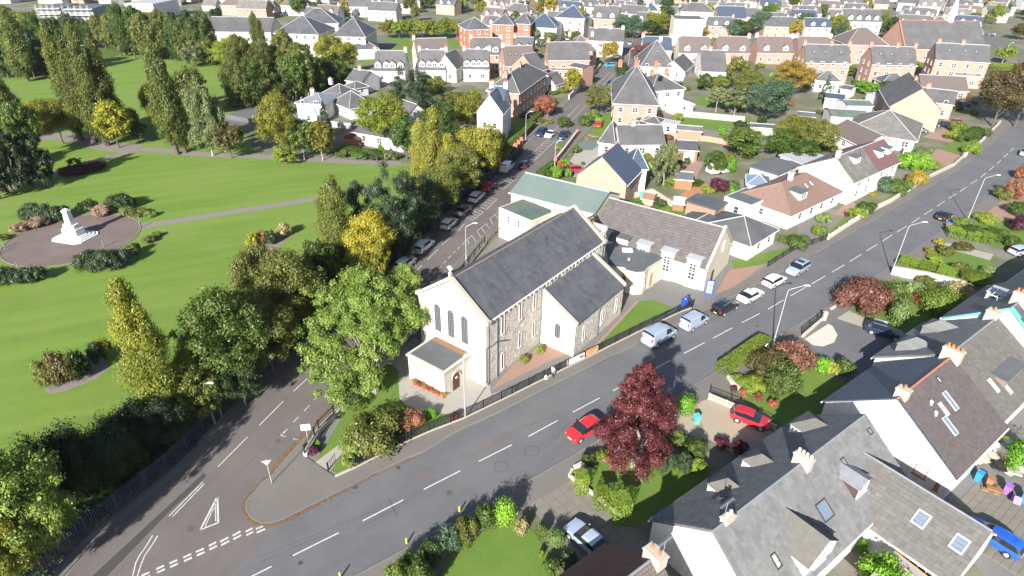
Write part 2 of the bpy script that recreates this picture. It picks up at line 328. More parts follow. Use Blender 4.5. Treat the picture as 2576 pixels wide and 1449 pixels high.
    def mesh(s, name, mats, smooth=False):
        me = bpy.data.meshes.new(name); me.from_pydata([tuple(v) for v in s.v], [], s.f)
        for x in (mats if isinstance(mats, (list, tuple)) else [mats]): me.materials.append(MAT[x])
        me.polygons.foreach_set('material_index', s.m)
        ul = me.uv_layers.new(name='UVMap'); ul.data.foreach_set('uv', np.array(s.uv, dtype=np.float32).ravel())
        if smooth:
            me.polygons.foreach_set('use_smooth', [True] * len(s.f))
        me.update(); return me
    def build(s, name, mats, parent=None, smooth=False, **kw):
        if not s.v: return None
        return tag(inst(name, s.mesh(name, mats, smooth), parent), **kw)
def world(o):      # things built in world coordinates: shift vertices to the empty's place
    return o
def sheet(name, pts, z, m, label=None, **kw):
    """flat piece of ground; pts are world points"""
    b = MB(); P = [(p[0], p[1], z) for p in pts]
    a = sum(P[i][0] * P[(i + 1) % len(P)][1] - P[(i + 1) % len(P)][0] * P[i][1] for i in range(len(P)))
    if a < 0: P = P[::-1]
    b.poly(P, 0, [(p[0], p[1]) for p in P])
    return b.build(name, m, None, kind='structure', label=label, **kw)
def GP(lst, z=0): return [G(x, y, z) for x, y in lst]
def offset(pl, d):
    out = []
    for i, p in enumerate(pl):
        a = pl[max(i - 1, 0)]; b = pl[min(i + 1, len(pl) - 1)]
        t = Vector((b[0] - a[0], b[1] - a[1])).normalized(); out.append((p[0] - t.y * d, p[1] + t.x * d))
    return out
def smooth_line(pl, n=3):
    P = [Vector((p[0], p[1])) for p in pl]
    out = []
    for i in range(len(P) - 1):
        p0, p1, p2, p3 = P[max(i - 1, 0)], P[i], P[i + 1], P[min(i + 2, len(P) - 1)]
        for k in range(n):
            t = k / n
            out.append(tuple(.5 * ((2 * p1) + (p2 - p0) * t + (2 * p0 - 5 * p1 + 4 * p2 - p3) * t * t + (3 * p1 - p0 - 3 * p2 + p3) * t ** 3)))
    out.append(tuple(P[-1])); return out
# ---------------------------------------------------------------- foliage: leaf-sized faces spread through clumps
def leaf_mesh(name, centres, rads, n, size, seed, up=.35, flat=1.0, vstretch=1.0, streak=0.0):
    """n leaves spread over clumps (centres k x 3, rads k); cv is a per-leaf colour value"""
    rs = np.random.RandomState(seed)
    C = np.array(centres, float); R = np.array(rads, float)
    pr = R ** 2; pr /= pr.sum()
    k = rs.choice(len(C), n, p=pr)
    d = rs.normal(size=(n, 3)); d /= np.linalg.norm(d, axis=1)[:, None]
    d[:, 2] = np.where(rs.rand(n) < .5, np.abs(d[:, 2]), d[:, 2])
    rr = R[k] * (rs.rand(n) ** .33) * (1 + .25 * rs.normal(size=n).clip(-1, 1.6))
    pos = C[k] + d * rr[:, None] * np.array([1, 1, vstretch])
    nm = d + rs.normal(size=(n, 3)) * .38 + np.array([0, 0, up]); nm /= np.linalg.norm(nm, axis=1)[:, None]
    a = np.cross(nm, rs.normal(size=(n, 3)))
    if streak: a = a * (1 - streak) + np.array([0, 0, 1.0]) * streak * np.linalg.norm(a, axis=1)[:, None]
    a /= np.linalg.norm(a, axis=1)[:, None]; b = np.cross(nm, a); b /= np.linalg.norm(b, axis=1)[:, None] + 1e-9
    s = size * (.6 + .8 * rs.rand(n))[:, None]
    a = a * s * (1 + streak); b = b * s * .62 * flat
    V = np.stack([pos - a, pos + b * .9 - a * .1, pos + a, pos - b * .9 - a * .1], 1).reshape(-1, 3)
    me = bpy.data.meshes.new(name)
    me.vertices.add(4 * n); me.vertices.foreach_set('co', V.astype(np.float32).ravel())
    me.loops.add(4 * n); me.loops.foreach_set('vertex_index', np.arange(4 * n, dtype=np.int32))
    me.polygons.add(n); me.polygons.foreach_set('loop_start', np.arange(0, 4 * n, 4, dtype=np.int32))
    me.update(calc_edges=True)
    at = me.attributes.new('cv', 'FLOAT', 'FACE')
    kv = rs.rand(len(C))
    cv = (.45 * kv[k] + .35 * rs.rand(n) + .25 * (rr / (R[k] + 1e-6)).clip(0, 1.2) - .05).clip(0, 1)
    at.data.foreach_set('value', cv.astype(np.float32))
    me.materials.append(MAT['leaf_mid'])
    return me
def clumps(kind, seed):
    """crown clumps for a crown of half-width 1 and height 1 (z from 0)"""
    rs = np.random.RandomState(seed); C = []; R = []
    if kind == 'round':
        for i in range(46):
            th = rs.rand() * 6.283; ph = math.acos(1 - 1.75 * rs.rand()); q = .72 + .12 * rs.rand()
            C.append((q * math.sin(ph) * math.cos(th), q * math.sin(ph) * math.sin(th), .5 + .42 * math.cos(ph))); R.append(.17 + .15 * rs.rand())
        for i in range(10): C.append(tuple(rs.uniform(-.4, .4, 2)) + (rs.uniform(.25, .7),)); R.append(.3)
        # a few boughs reaching out make the outline uneven
        for i in range(9):
            th = rs.rand() * 6.283; C.append((1.0 * math.cos(th), 1.0 * math.sin(th), rs.uniform(.25, .7))); R.append(.12)
    elif kind == 'loose':
        for i in range(60):
            th = rs.rand() * 6.283; ph = math.acos(1 - 1.8 * rs.rand()); q = .45 + .55 * rs.rand()
            C.append((q * math.sin(ph) * math.cos(th), q * math.sin(ph) * math.sin(th), .5 + .48 * q * math.cos(ph))); R.append(.08 + .12 * rs.rand())
    elif kind == 'poplar':
        for i in range(70):
            z = rs.rand() ** .9; prof = (min(1, z * 5) ** .6) * (1 - z) ** .45 * 1.05
            th = rs.rand() * 6.283; q = prof * (.35 + .5 * rs.rand())
            C.append((q * math.cos(th), q * math.sin(th), z * .94 + .02)); R.append(.2 * (.6 + .7 * rs.rand()) * (.45 + prof * .7))
    elif kind == 'conifer':
        for i in range(70):
            z = rs.rand(); prof = (1 - z) ** .8; th = rs.rand() * 6.283; q = prof * (.5 + .4 * rs.rand())
            C.append((q * math.cos(th), q * math.sin(th), z * .93 + .03)); R.append(.10 + .14 * prof)
    elif kind == 'pine':
        for t in range(9):
            z = .12 + t / 9 * .82
            for i in range(9 - t // 2):
                th = rs.rand() * 6.283; q = (1.0 - abs(z - .4) * .95) * (.55 + .4 * rs.rand())
                C.append((q * math.cos(th), q * math.sin(th), z + .04 * rs.normal())); R.append(.16 + .08 * rs.rand())
    elif kind == 'weeping':
        for i in range(60):
            th = rs.rand() * 6.283; q = .35 + .55 * rs.rand(); z0 = .92 - .35 * q * q
            z = z0 - rs.rand() * .75 * q
            C.append((q * math.cos(th), q * math.sin(th), max(.04, z))); R.append(.13 + .08 * rs.rand())
        for i in range(8): C.append((rs.uniform(-.3, .3), rs.uniform(-.3, .3), .8)); R.append(.2)
    elif kind == 'spiky':      # a maple whose boughs stand out like fingers, broad at the foot
        for i in range(95):
            z = rs.rand() ** 1.2; prof = (1 - z) ** .5; th = rs.rand() * 6.283; q = prof * (.35 + .62 * rs.rand())
            C.append((q * math.cos(th), q * math.sin(th), z * .95 + .02)); R.append(.09 + .15 * prof)
    elif kind == 'shrub':
        for i in range(26):
            th = rs.rand() * 6.283; q = .72 * rs.rand() ** .5; C.append((q * math.cos(th), q * math.sin(th), .25 + .5 * rs.rand() * (1 - q * .6))); R.append(.24 + .16 * rs.rand())
    elif kind == 'ball':
        C = [(0, 0, .5)]; R = [.9]
    return C, R
PROTO = {}
def crown(kind, size, seed):
    """size S (r 1 m), M (3 m), L (5.5 m), X (near specimen); meshes are built at real size"""
    key = (kind, size, seed)
    if key in PROTO: return PROTO[key]
    r = dict(S=1.0, M=3.0, L=5.5, X=5.5)[size]
    hz = dict(round=1.7, loose=1.8, poplar=8, conifer=4.0, pine=2.2, weeping=2.2, spiky=2.1, shrub=1.2, ball=1.8)[kind] * r
    if kind == 'poplar': r_, hz = r * .55, r * .55 * 7.5
    else: r_ = r
    n = dict(S=2600, M=9000, L=23000, X=60000)[size]; lf = dict(S=.085, M=.15, L=.16, X=.12)[size]
    if kind == 'poplar': n = int(n * 1.25); lf *= .85
    if kind in ('conifer', 'pine') and size != 'S': lf *= .9; n = int(n * 1.2)
    C, R = clumps(kind, seed * 17 + len(kind))
    C = np.array(C) * np.array([r_, r_, hz]); R = np.array(R) * r_ * (1.0 if kind != 'poplar' else 2.0)
    me = leaf_mesh('crown', C, R, n, lf, seed, vstretch=1.9 if kind == 'poplar' else (1.5 if kind == 'weeping' else .85), streak=.6 if kind in ('poplar', 'weeping') else (.2 if kind == 'spiky' else 0))
    PROTO[key] = (me, r_, hz); return PROTO[key]
TR = {}
def trunk_mesh(seed, h=1.0, limbs=5, spread=.5, r0=.035):
    key = (seed, limbs, round(spread, 2), round(r0, 3))
    if key in TR: return TR[key]
    rs = random.Random(seed); b = MB(); pts = [Vector((0, 0, -.01))]
    for i in range(5): pts.append(Vector((rs.uniform(-.015, .015) * (i + 1), rs.uniform(-.015, .015) * (i + 1), (i + 1) * .16)))
    for i in range(5): b.tube(pts[i], pts[i + 1], r0 * (1 - i * .16) * (1.35 if i == 0 else 1), r0 * (1 - (i + 1) * .16), 7, cap=False)
    for i in range(limbs):
        k = rs.randint(1, 4); a = rs.uniform(0, 6.28); q = pts[k] + Vector((0, 0, rs.uniform(0, .1)))
        e = q + Vector((math.cos(a) * spread * rs.uniform(.25, .5), math.sin(a) * spread * rs.uniform(.25, .5), rs.uniform(.15, .38)))
        b.tube(q, e, r0 * .35, r0 * .16, 5, cap=False)
        e2 = e + Vector((math.cos(a + .5) * spread * .12, math.sin(a + .5) * spread * .25, rs.uniform(.05, .2))); b.tube(e, e2, r0 * .16, r0 * .05, 4, cap=False)
    me = b.mesh('trunk', ['trunk_bark']); TR[key] = me; return me
NTREE = [0]
def tree(base, r, h, kind='round', colr='mid', name='broadleaf_tree', label='tree', group=None, size=None, z0=.18, seed=None, bark='trunk_bark', cat='tree', gz=0.0):
    NTREE[0] += 1
    if size is None: size = 'S' if r < 1.6 else ('M' if r < 4.2 else 'L')
    sd_ = seed or (1 + NTREE[0] % 3)
    me, pr, ph = crown(kind, size, sd_)
    t = empty(name, label, cat, (base.x, base.y, gz), RND.uniform(0, 6.28), group)
    lim = 2 if kind in ('poplar', 'conifer') else 6
    inst('trunk', trunk_mesh(sd_, limbs=lim, spread=round(min(.8, .85 * r / h), 1), r0=.03 if kind in ('poplar', 'conifer') else .026), t, sc=(h * (.62 if kind in ('shrub', 'weeping', 'ball', 'spiky') else (.72 if kind == 'round' else .8)),) * 3, m=bark)
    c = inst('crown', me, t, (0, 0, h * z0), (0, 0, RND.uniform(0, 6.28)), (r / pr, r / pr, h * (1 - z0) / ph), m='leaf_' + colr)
    return t
def bush(base, r, h, colr='hedgedark', label='shrub', group=None, kind='shrub', name='shrub', size=None, cat='shrub', seed=None, ry=None, rz=0, gz=0.0):
    NTREE[0] += 1
    me, pr, ph = crown(kind, size or ('S' if r < 1.9 else 'M'), seed or (1 + NTREE[0] % 3))
    o = inst(name, me, None, (base.x, base.y, gz), (0, 0, rz or (0 if ry else RND.uniform(0, 6.28))), (r / pr, (ry or r) / pr, h / ph), m='leaf_' + colr)
    return tag(o, label, cat, group)
HM = {}
def hedge(p, q, wd, h, colr, label, name='hedge', group=None, gz=0.0, cat='hedge'):
    """clipped hedge: leaves packed through a box"""
    L = (q - p).length; key = (round(L * 2) / 2, round(wd, 1), round(h, 1))
    if key not in HM:
        rs = np.random.RandomState(int(L * 7) + 3); n = int(min(30000, 260 * (2 * L * h + L * wd + 2 * h * wd) / (1 if L * h < 30 else 1.6)))
        pos = rs.rand(n, 3) * np.array([L, wd, h]); ax = rs.randint(0, 5, n); pr = rs.rand(n)
        m1 = pr < .55; pos[m1, 2] = h - .1 * rs.rand(m1.sum()); m2 = (pr >= .55) & (pr < .95)
        pos[m2, 1] = np.where(rs.rand(m2.sum()) < .5, .05, wd - .05); m3 = pr >= .95; pos[m3, 0] = np.where(rs.rand(m3.sum()) < .5, 0.05, L - .05)
        me0 = leaf_mesh('hedge', pos, np.full(n, .05), n, .07, 5, up=.6)
        HM[key] = me0
    o = inst(name, HM[key], None, (p.x, p.y, gz), (0, 0, math.atan2(q.y - p.y, q.x - p.x)), m='leaf_' + colr)
    o.location += Vector((0, 0, 0)); 
    return tag(o, label, cat, group)
def tpx(bx, by, ytop, wpx, kind='round', colr='mid', label='tree', name='broadleaf_tree', group=None, gz=0.0, **k):
    b = G(bx, by, gz); h = height_for(b, ytop); r = wpx / 2 * depth(Vector((b.x, b.y, h * .5))) / F
    if h < .5: h = 1.5
    return tree(b, r, h, kind, colr, name, label, group, gz=gz, **k)
def bpx(bx, by, ytop, wpx, colr='hedgedark', label='shrub', group=None, gz=0.0, **k):
    b = G(bx, by, gz); h = max(.3, height_for(b, ytop) * .92); r = wpx / 2 * depth(b) / F
    return bush(b, r, h, colr, label, group, gz=gz, **k)
# ---------------------------------------------------------------- houses
WM = {}
def window_mesh(wd, h, style='sash', frame='frame_white', glass='glass'):
    key = (round(wd, 2), round(h, 2), style, frame, glass)
    if key in WM: return WM[key]
    b = MB(); t = .07; y = -.05          # looks towards -y, stands 5 cm proud of the wall
    for x0, x1, z0, z1 in ((-wd / 2, wd / 2, 0, t), (-wd / 2, wd / 2, h - t, h), (-wd / 2, -wd / 2 + t, t, h - t), (wd / 2 - t, wd / 2, t, h - t)):
        b.bb(x0, x1, y, .02, z0, z1)
    if style in ('sash', 'double', 'grid'): b.bb(-wd / 2 + t, wd / 2 - t, y + .012, .02, h * .5 - .025, h * .5 + .025)
    if style in ('double', 'grid'): b.bb(-.04, .04, y + .006, .02, t, h * .5 - .03); b.bb(-.04, .04, y + .006, .02, h * .5 + .03, h - t)
    b.poly([(-wd / 2 + t, -.012, t), (wd / 2 - t, -.012, t), (wd / 2 - t, -.012, h - t), (-wd / 2 + t, -.012, h - t)], 1)
    b.bb(-wd / 2 - .08, wd / 2 + .08, -.12, .02, -.1, 0)      # sill
    WM[key] = b.mesh('window', [frame, glass]); return WM[key]
def put_window(root, x, y, z, rz, wd=1.1, h=1.3, style='sash', frame='frame_white', glass='glass', name='window'):
    return inst(name, window_mesh(wd, h, style, frame, glass), root, (x, y, z), (0, 0, rz))
CHM = {}
def chimney(root, x, y, z0, z1, sx=.9, sy=.6, pots=3, m='chimney_stone', pm='pot_red', along='x'):
    key = (round(z1 - z0, 1), sx, sy, m)
    if key not in CHM:
        b = MB(); H = z1 - z0
        b.box((0, 0, (H - .18) / 2), (sx, sy, H - .18)); b.box((0, 0, H - .12), (sx + .14, sy + .14, .12)); b.box((0, 0, H - .03), (sx + .02, sy + .02, .06))
        CHM[key] = b.mesh('chimney', m)
    c = inst('chimney', CHM[key], root, (x, y, z0))
    if pots:
        kp = ('pot', pm)
        if kp not in CHM:
            q = MB(); q.tube((0, 0, 0), (0, 0, .34), .13, .105, 8); q.tube((0, 0, .34), (0, 0, .40), .13, .13, 8); CHM[kp] = q.mesh('chimney_pot', pm)
        for i in range(pots):
            d = ((i + .5) / pots - .5) * (max(sx, sy) - .1)
            inst('chimney_pot', CHM[kp], c, ((d, 0, z1 - z0) if sx >= sy else (0, d, z1 - z0)))
    return c
SINGLES = dict(tile=(.34, .36, .05), slate=(.28, .24, .02))
def tile_plane(roof, O, U, V, N, lu, lv, tw, th, tk, m, name='tile', clip=None, most=300, jitter=.012, near=None):
    """lay tiles on a slope: O lower corner, U along the eave, V up the slope, N outwards (unit). The `most` nearest tiles are parts, the rest one part."""
    nu, nv = max(1, int(round(lu / tw))), max(1, int(round(lv / th))); tw, th = lu / nu, lv / nv
    rs = random.Random(int(lu * 100)); b = MB()
    one = MB(); ww, hh = tw * .985, th * 1.12
    P = [Vector((0, 0, 0)), Vector((ww, 0, 0)), Vector((ww, hh, 0)), Vector((0, hh, 0))]
    up = [Vector((0, 0, tk * 2)), Vector((0, 0, tk * 2)), Vector((0, 0, tk * .35)), Vector((0, 0, tk * .35))]
    T = [p + u for p, u in zip(P, up)]
    one.poly(T); one.poly([P[0], P[1], T[1], T[0]]); one.poly([P[1], P[2], T[2], T[1]]); one.poly([P[3], P[0], T[0], T[3]])
    vs = [m]
    for k_, f_ in (('_pale', 1.1), ('_deep', .9)):
        if m + k_ not in MAT:
            mm = MAT[m].copy(); MAT[m + k_] = mm
            for nd in mm.node_tree.nodes:
                if nd.type == 'RGB': c_ = nd.outputs[0].default_value; nd.outputs[0].default_value = (c_[0] * f_, c_[1] * f_, c_[2] * f_, 1)
                if nd.type == 'MIX':
                    c_ = nd.inputs[7].default_value; nd.inputs[7].default_value = (c_[0] * f_, c_[1] * f_, c_[2] * f_, 1)
        vs.append(m + k_)
    vs.append('lap_shade_grime')
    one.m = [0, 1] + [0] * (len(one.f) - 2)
    mes = [one.mesh(name, [v, 'lap_shade_grime']) for v in vs[:3]]
    R = Matrix(((U.x, V.x, N.x), (U.y, V.y, N.y), (U.z, V.z, N.z))).to_4x4()
    cells = []
    for j in range(nv):
        for i in range(nu):
            cx, cy = (i + .5) * tw, (j + .5) * th
            if clip and not clip(cx, cy): continue
            cells.append((i, j))
    if near is not None: cells.sort(key=lambda c: (Vector(((c[0] + .5) * tw, (c[1] + .5) * th)) - near).length)
    for q, (i, j) in enumerate(cells):
        off = (tw * .5 if j % 2 and name == 'slate' else 0) + rs.uniform(-1, 1) * .008
        x = min(i * tw + off, lu - tw * .99)
        p = O + U * x + V * (j * th) + N * (.012 + rs.random() * jitter)
        if q < most:
            o = inst(name, mes[rs.choice((0, 0, 0, 1, 2))], roof); o.matrix_local = Matrix.Translation(p) @ R
        else:
            ci = rs.choice((0, 0, 0, 1, 2))
            for qi, quad in enumerate((T, [P[0], P[1], T[1], T[0]], [P[1], P[2], T[2], T[1]], [P[3], P[0], T[0], T[3]])):
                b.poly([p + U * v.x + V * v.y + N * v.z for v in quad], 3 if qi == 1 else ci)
    if b.v: b.build(name, vs, roof, kind='stuff')
class House:
    """local frame: x along the visible eave (0..L), y across (0..W), z up"""
    def __init__(s, label, A, B, W, he, hr, roof='gable', wall='render_white', rm='slate', name='house', cat='house', group=None,
                 ov=.3, gz=0.0, side=None, ridge=.5, hip=None, verge='frame_white', tiles=None, base='', world_pts=False, fascia='frame_white', flatm=None, eave_back=None):
        a, b = (A, B) if world_pts else (G(A[0], A[1], he), G(B[0], B[1], he))
        a = Vector((a.x, a.y, 0)); b = Vector((b.x, b.y, 0)); u = (b - a).normalized(); n = Vector((-u.y, u.x, 0)); s.swap = False
        away = n.dot(a + b) > 0
        want = side if side else 'far'
        if (want == 'far') != away: a, b = b, a; s.swap = True; u = -u; n = -n
        s.L = (b - a).length; s.W = W; s.he = he; s.hr = hr; s.rk = roof; s.ov = ov; s.rp = W * ridge; s.rm = rm; s.wall = wall
        s.root = empty(name, label, cat, (a.x, a.y, gz), math.atan2(u.y, u.x), group); s.u, s.n, s.a = u, n, a
        L, rp, he_b = s.L, s.rp, (eave_back if eave_back else he)
        wb = MB()
        if roof in ('gable', 'clip'):
            for x, sg in ((0, 1), (L, -1)):
                P = [(x, 0, 0), (x, 0, he), (x, rp, hr), (x, W, he_b), (x, W, 0)]
                wb.poly(P if sg > 0 else P[::-1], uv=[(p[1], p[2]) for p in (P if sg > 0 else P[::-1])])
            wb.poly([(0, 0, 0), (L, 0, 0), (L, 0, he), (0, 0, he)]); wb.poly([(L, W, 0), (0, W, 0), (0, W, he_b), (L, W, he_b)])
        else:
            wb.prism([(0, 0), (L, 0), (L, W), (0, W)], 0, he + (.35 if roof == 'flat' else 0))
        s.walls = wb.build('wall', wall, s.root)
        o = ov; rb = MB(); t = .16
        sl1 = (hr - he) / max(rp, .01); sl2 = (hr - he_b) / max(W - rp, .01); s.sl1, s.sl2 = sl1, sl2
        vo = .12 if roof == 'gable' else o
        z = .10
        if roof == 'gable':
            rb.solid([(-vo, -o, he - o * sl1 + z), (L + vo, -o, he - o * sl1 + z), (L + vo, rp, hr + z), (-vo, rp, hr + z)], t)
            if W - rp > .05: rb.solid([(L + vo, W + o, he_b - o * sl2 + z), (-vo, W + o, he_b - o * sl2 + z), (-vo, rp, hr + z), (L + vo, rp, hr + z)], t)
        elif roof == 'hip':
            hi = min(hip if hip is not None else W / 2, L / 2 - .01); s.hi = hi
            e = [(-o, -o), (L + o, -o), (L + o, W + o), (-o, W + o)]; ze = he - o * sl1 + z; k1, k2 = (hi, rp, hr + z), (L - hi, rp, hr + z)
            E = [(x, y, ze) for x, y in e]
            rb.poly([E[0], E[1], k2, k1]); rb.poly([E[2], E[3], k1, k2]); rb.poly([E[1], E[2], k2]); rb.poly([E[3], E[0], k1])
            D = [(x, y, ze - t) for x, y in e]
            for i in range(4): rb.poly([D[i], D[(i + 1) % 4], E[(i + 1) % 4], E[i]])
            rb.poly(D[::-1])
        elif roof == 'flat':
            rb.prism([(.22, .22), (L - .22, .22), (L - .22, W - .22), (.22, W - .22)], he, he + .38); 
        elif roof == 'slab':
            rb.prism([(-o, -o), (L + o, -o), (L + o, W + o), (-o, W + o)], he, he + .22)
        s.roof = rb.build('roof', rm, s.root)
        # ridge, hip tiles
        q = MB(); rr = .11; zz = hr + z + .03
        if roof == 'gable': q.tube((-vo, rp, zz), (L + vo, rp, zz), rr, n=6)
        if roof == 'hip':
            if L - 2 * s.hi > .3: q.tube((s.hi, rp, zz), (L - s.hi, rp, zz), rr, n=6)
            for E_, K in ((E[0], k1), (E[3], k1), (E[1], k2), (E[2], k2)): q.tube(Vector(E_) + Vector((0, 0, .03)), Vector(K) + Vector((0, 0, .03)), rr * .8, n=5)
        s.ridge_mat = 'ridge_terracotta'
        if q.v: s.ridge = q.build('ridge_tiles', verge if verge in ('ridge_red', 'lead', 'lead_pale', 'ridge_terracotta') else ('lead_pale'), s.root)
        # gutters and fascia
        g = MB()
        if roof in ('gable', 'hip'):
            zg = he - o * sl1 - .12
            g.bb(-o * .9, L + o * .9, -o - .1, -o + .0, zg, zg + .12)
            g.bb(-o * .9, L + o * .9, W + o, W + o + .1, zg, zg + .12) if he_b == he else None
            if roof == 'hip': g.bb(-o - .1, -o, -o, W + o, zg, zg + .12); g.bb(L + o, L + o + .1, -o, W + o, zg, zg + .12)
            g.build('gutter', fascia, s.root)
    def X(s, t): return s.L * ((1 - t) if s.swap else t)
    def zat(s, y): return s.he + y * s.sl1 if y <= s.rp else s.hr - (y - s.rp) * s.sl2
    def win(s, face, t, z=1.0, wd=1.1, h=1.3, style='sash', frame='frame_white', glass='glass'):
        """face f(ront) b(ack) a / b2: end near A, end near B; t along it"""
        if face == 'f': return put_window(s.root, s.X(t), -.005, z, 0, wd, h, style, frame, glass)
        if face == 'k': return put_window(s.root, s.X(t), s.W + .005, z, math.pi, wd, h, style, frame, glass)
        left = (face == 'a') != s.swap
        return put_window(s.root, -.005 if left else s.L + .005, s.W * t, z, -math.pi / 2 if left else math.pi / 2, wd, h, style, frame, glass)
    def row(s, face, ts, z=1.0, **k):
        for t in ts: s.win(face, t, z, **k)
    def door(s, face, t, m='door_brown', h=2.05):
        b = MB(); b.bb(-.45, .45, -.05, .02, 0, h); b.bb(-.55, -.45, -.07, .02, 0, h + .1, 1); b.bb(.45, .55, -.07, .02, 0, h + .1, 1); b.bb(-.45, .45, -.07, .02, h, h + .1, 1)
        o = b.build('door', [m, 'frame_white'], s.root)
        if face == 'f': o.location = (s.X(t), -.005, 0)
        else:
            left = (face == 'a') != s.swap; o.location = (-.005 if left else s.L + .005, s.W * t, 0); o.rotation_euler = (0, 0, -math.pi / 2 if left else math.pi / 2)
    def chim(s, t, y=None, up=1.2, **k):
        y = s.rp if y is None else y
        z0 = s.zat(y) - .5
        return chimney(s.root, s.X(t), y, z0, s.hr + up, **k)
    def sky(s, t, v, wd=.8, h=1.1, back=False, m='glass_sky', frame='frame_dark'):
        """roof window; v = share of the slope up from the eave"""
        sl = s.sl2 if back else s.sl1; run = (s.W - s.rp) if back else s.rp; y = v * run
        b = MB(); b.bb(-wd / 2, wd / 2, -h / 2, -h / 2 + .09, 0, .14); b.bb(-wd / 2, wd / 2, h / 2 - .09, h / 2, 0, .14); b.bb(-wd / 2, -wd / 2 + .09, -h / 2 + .09, h / 2 - .09, 0, .14); b.bb(wd / 2 - .09, wd / 2, -h / 2 + .09, h / 2 - .09, 0, .14)
        b.bb(-wd / 2 + .09, wd / 2 - .09, -h / 2 + .09, h / 2 - .09, .03, .09, 1)
        o = b.build('roof_window', [frame, m], s.root); z = (s.he if not back else s.he) + y * sl + .12
        if back: o.location = (s.X(t), s.W - y, z); o.rotation_euler = (-math.atan(sl), 0, 0)
        else: o.location = (s.X(t), y, z); o.rotation_euler = (math.atan(sl), 0, 0)
        return o
    def dormer(s, t, y0=.6, wd=2.0, h=1.5, kind='gable', back=False, wm='render_white', rm=None, frame='frame_white', win=True, style='double', ovr=.12, rh=None, sheer=False):
        """dormer whose face stands y0 in from the eave; y0 < 0.05 gives a wallhead dormer flush with the wall"""
        sl = s.sl2 if back else s.sl1; rm = rm or s.rm
        z0 = s.he + y0 * sl - .1; zt = s.he + y0 * sl + h; rh = rh if rh is not None else wd * .38
        dep = h / sl + .02; L2 = (h + rh) / sl
        b = MB(); hw = wd / 2; zb = (0 if sheer else 0)
        f0, f1 = -.02, dep
        if kind == 'gable': b.poly([(-hw, f0, -.1), (hw, f0, -.1), (hw, f0, h), (0, f0, h + rh), (-hw, f0, h)], uv=[(-hw, 0), (hw, 0), (hw, h), (0, h + rh), (-hw, h)])
        else: b.poly([(-hw, f0, -.1), (hw, f0, -.1), (hw, f0, h), (-hw, f0, h)])
        b.poly([(-hw, f1, h), (-hw, f0, -.1), (-hw, f0, h)][::-1]); b.poly([(hw, f0, -.1), (hw, f1, h), (hw, f0, h)])
        # cheeks reach back into the slope
        par = tag(inst('dormer', b.mesh('dormer', wm), s.root))
        r = MB(); o = ovr
        if kind == 'gable':
            r.solid([(-hw - o, f0 - o * 1.2, h - o * .5), (0, f0 - o * 1.2, h + rh + .05), (0, L2, h + rh + .05), (-hw - o, f1 - o * .4, h - o * .5)], .08)
            r.solid([(0, f0 - o * 1.2, h + rh + .05), (hw + o, f0 - o * 1.2, h - o * .5), (hw + o, f1 - o * .4, h - o * .5), (0, L2, h + rh + .05)], .08)
        elif kind == 'hip':
            k = (0, f0 + hw * .9, h + rh)
            r.poly([(-hw - o, f0 - o, h), (hw + o, f0 - o, h), k]); r.poly([(hw + o, f0 - o, h), (hw + o, f1, h), (0, L2, h + rh), k]); r.poly([(-hw - o, f1, h), (-hw - o, f0 - o, h), k, (0, L2, h + rh)])
            r.poly([(hw + o, f0 - o, h), (-hw - o, f0 - o, h), (-hw - o, f1, h), (hw + o, f1, h)])
        else: r.solid([(-hw - o, f0 - o, h + .02), (hw + o, f0 - o, h + .02), (hw + o, f1 + .1, h + .12), (-hw - o, f1 + .1, h + .12)], .12)
        r.build('dormer_roof', rm, par)
        if win: inst('window', window_mesh(min(wd * .75, 1.6), h * .72, style, frame), par, (0, f0 - .005, h * .16))
        if back: par.location = (s.X(t), s.W - y0, s.he + y0 * sl); par.rotation_euler = (0, 0, math.pi)
        else: par.location = (s.X(t), y0, s.he + y0 * sl)
        return par
    def tiles(s, kind='tile', m='tile_single', back=False, m_name=None, near=None, most=300, tw=None, th=None, clip=None):
        tw_, th_, tk = SINGLES['slate' if kind == 'slate' else 'tile']; tw_ = tw or tw_; th_ = th or th_
        sl = s.sl2 if back else s.sl1; run = (s.W - s.rp) if back else s.rp; o = s.ov; vo = .12
        c = 1 / math.hypot(1, sl); lv = (run + o) / c
        if not back: O = Vector((-vo, -o, s.he - o * sl + .10)); U = Vector((1, 0, 0)); V = Vector((0, c, sl * c)); N = Vector((0, -sl * c, c))
        else: O = Vector((s.L + vo, s.W + o, s.he - o * sl + .10)); U = Vector((-1, 0, 0)); V = Vector((0, -c, sl * c)); N = Vector((0, sl * c, c))
        tile_plane(s.roof, O, U, V, N, s.L + 2 * vo, lv, tw_, th_, tk, m, 'slate' if kind == 'slate' else 'tile', clip=clip, near=near, most=most)
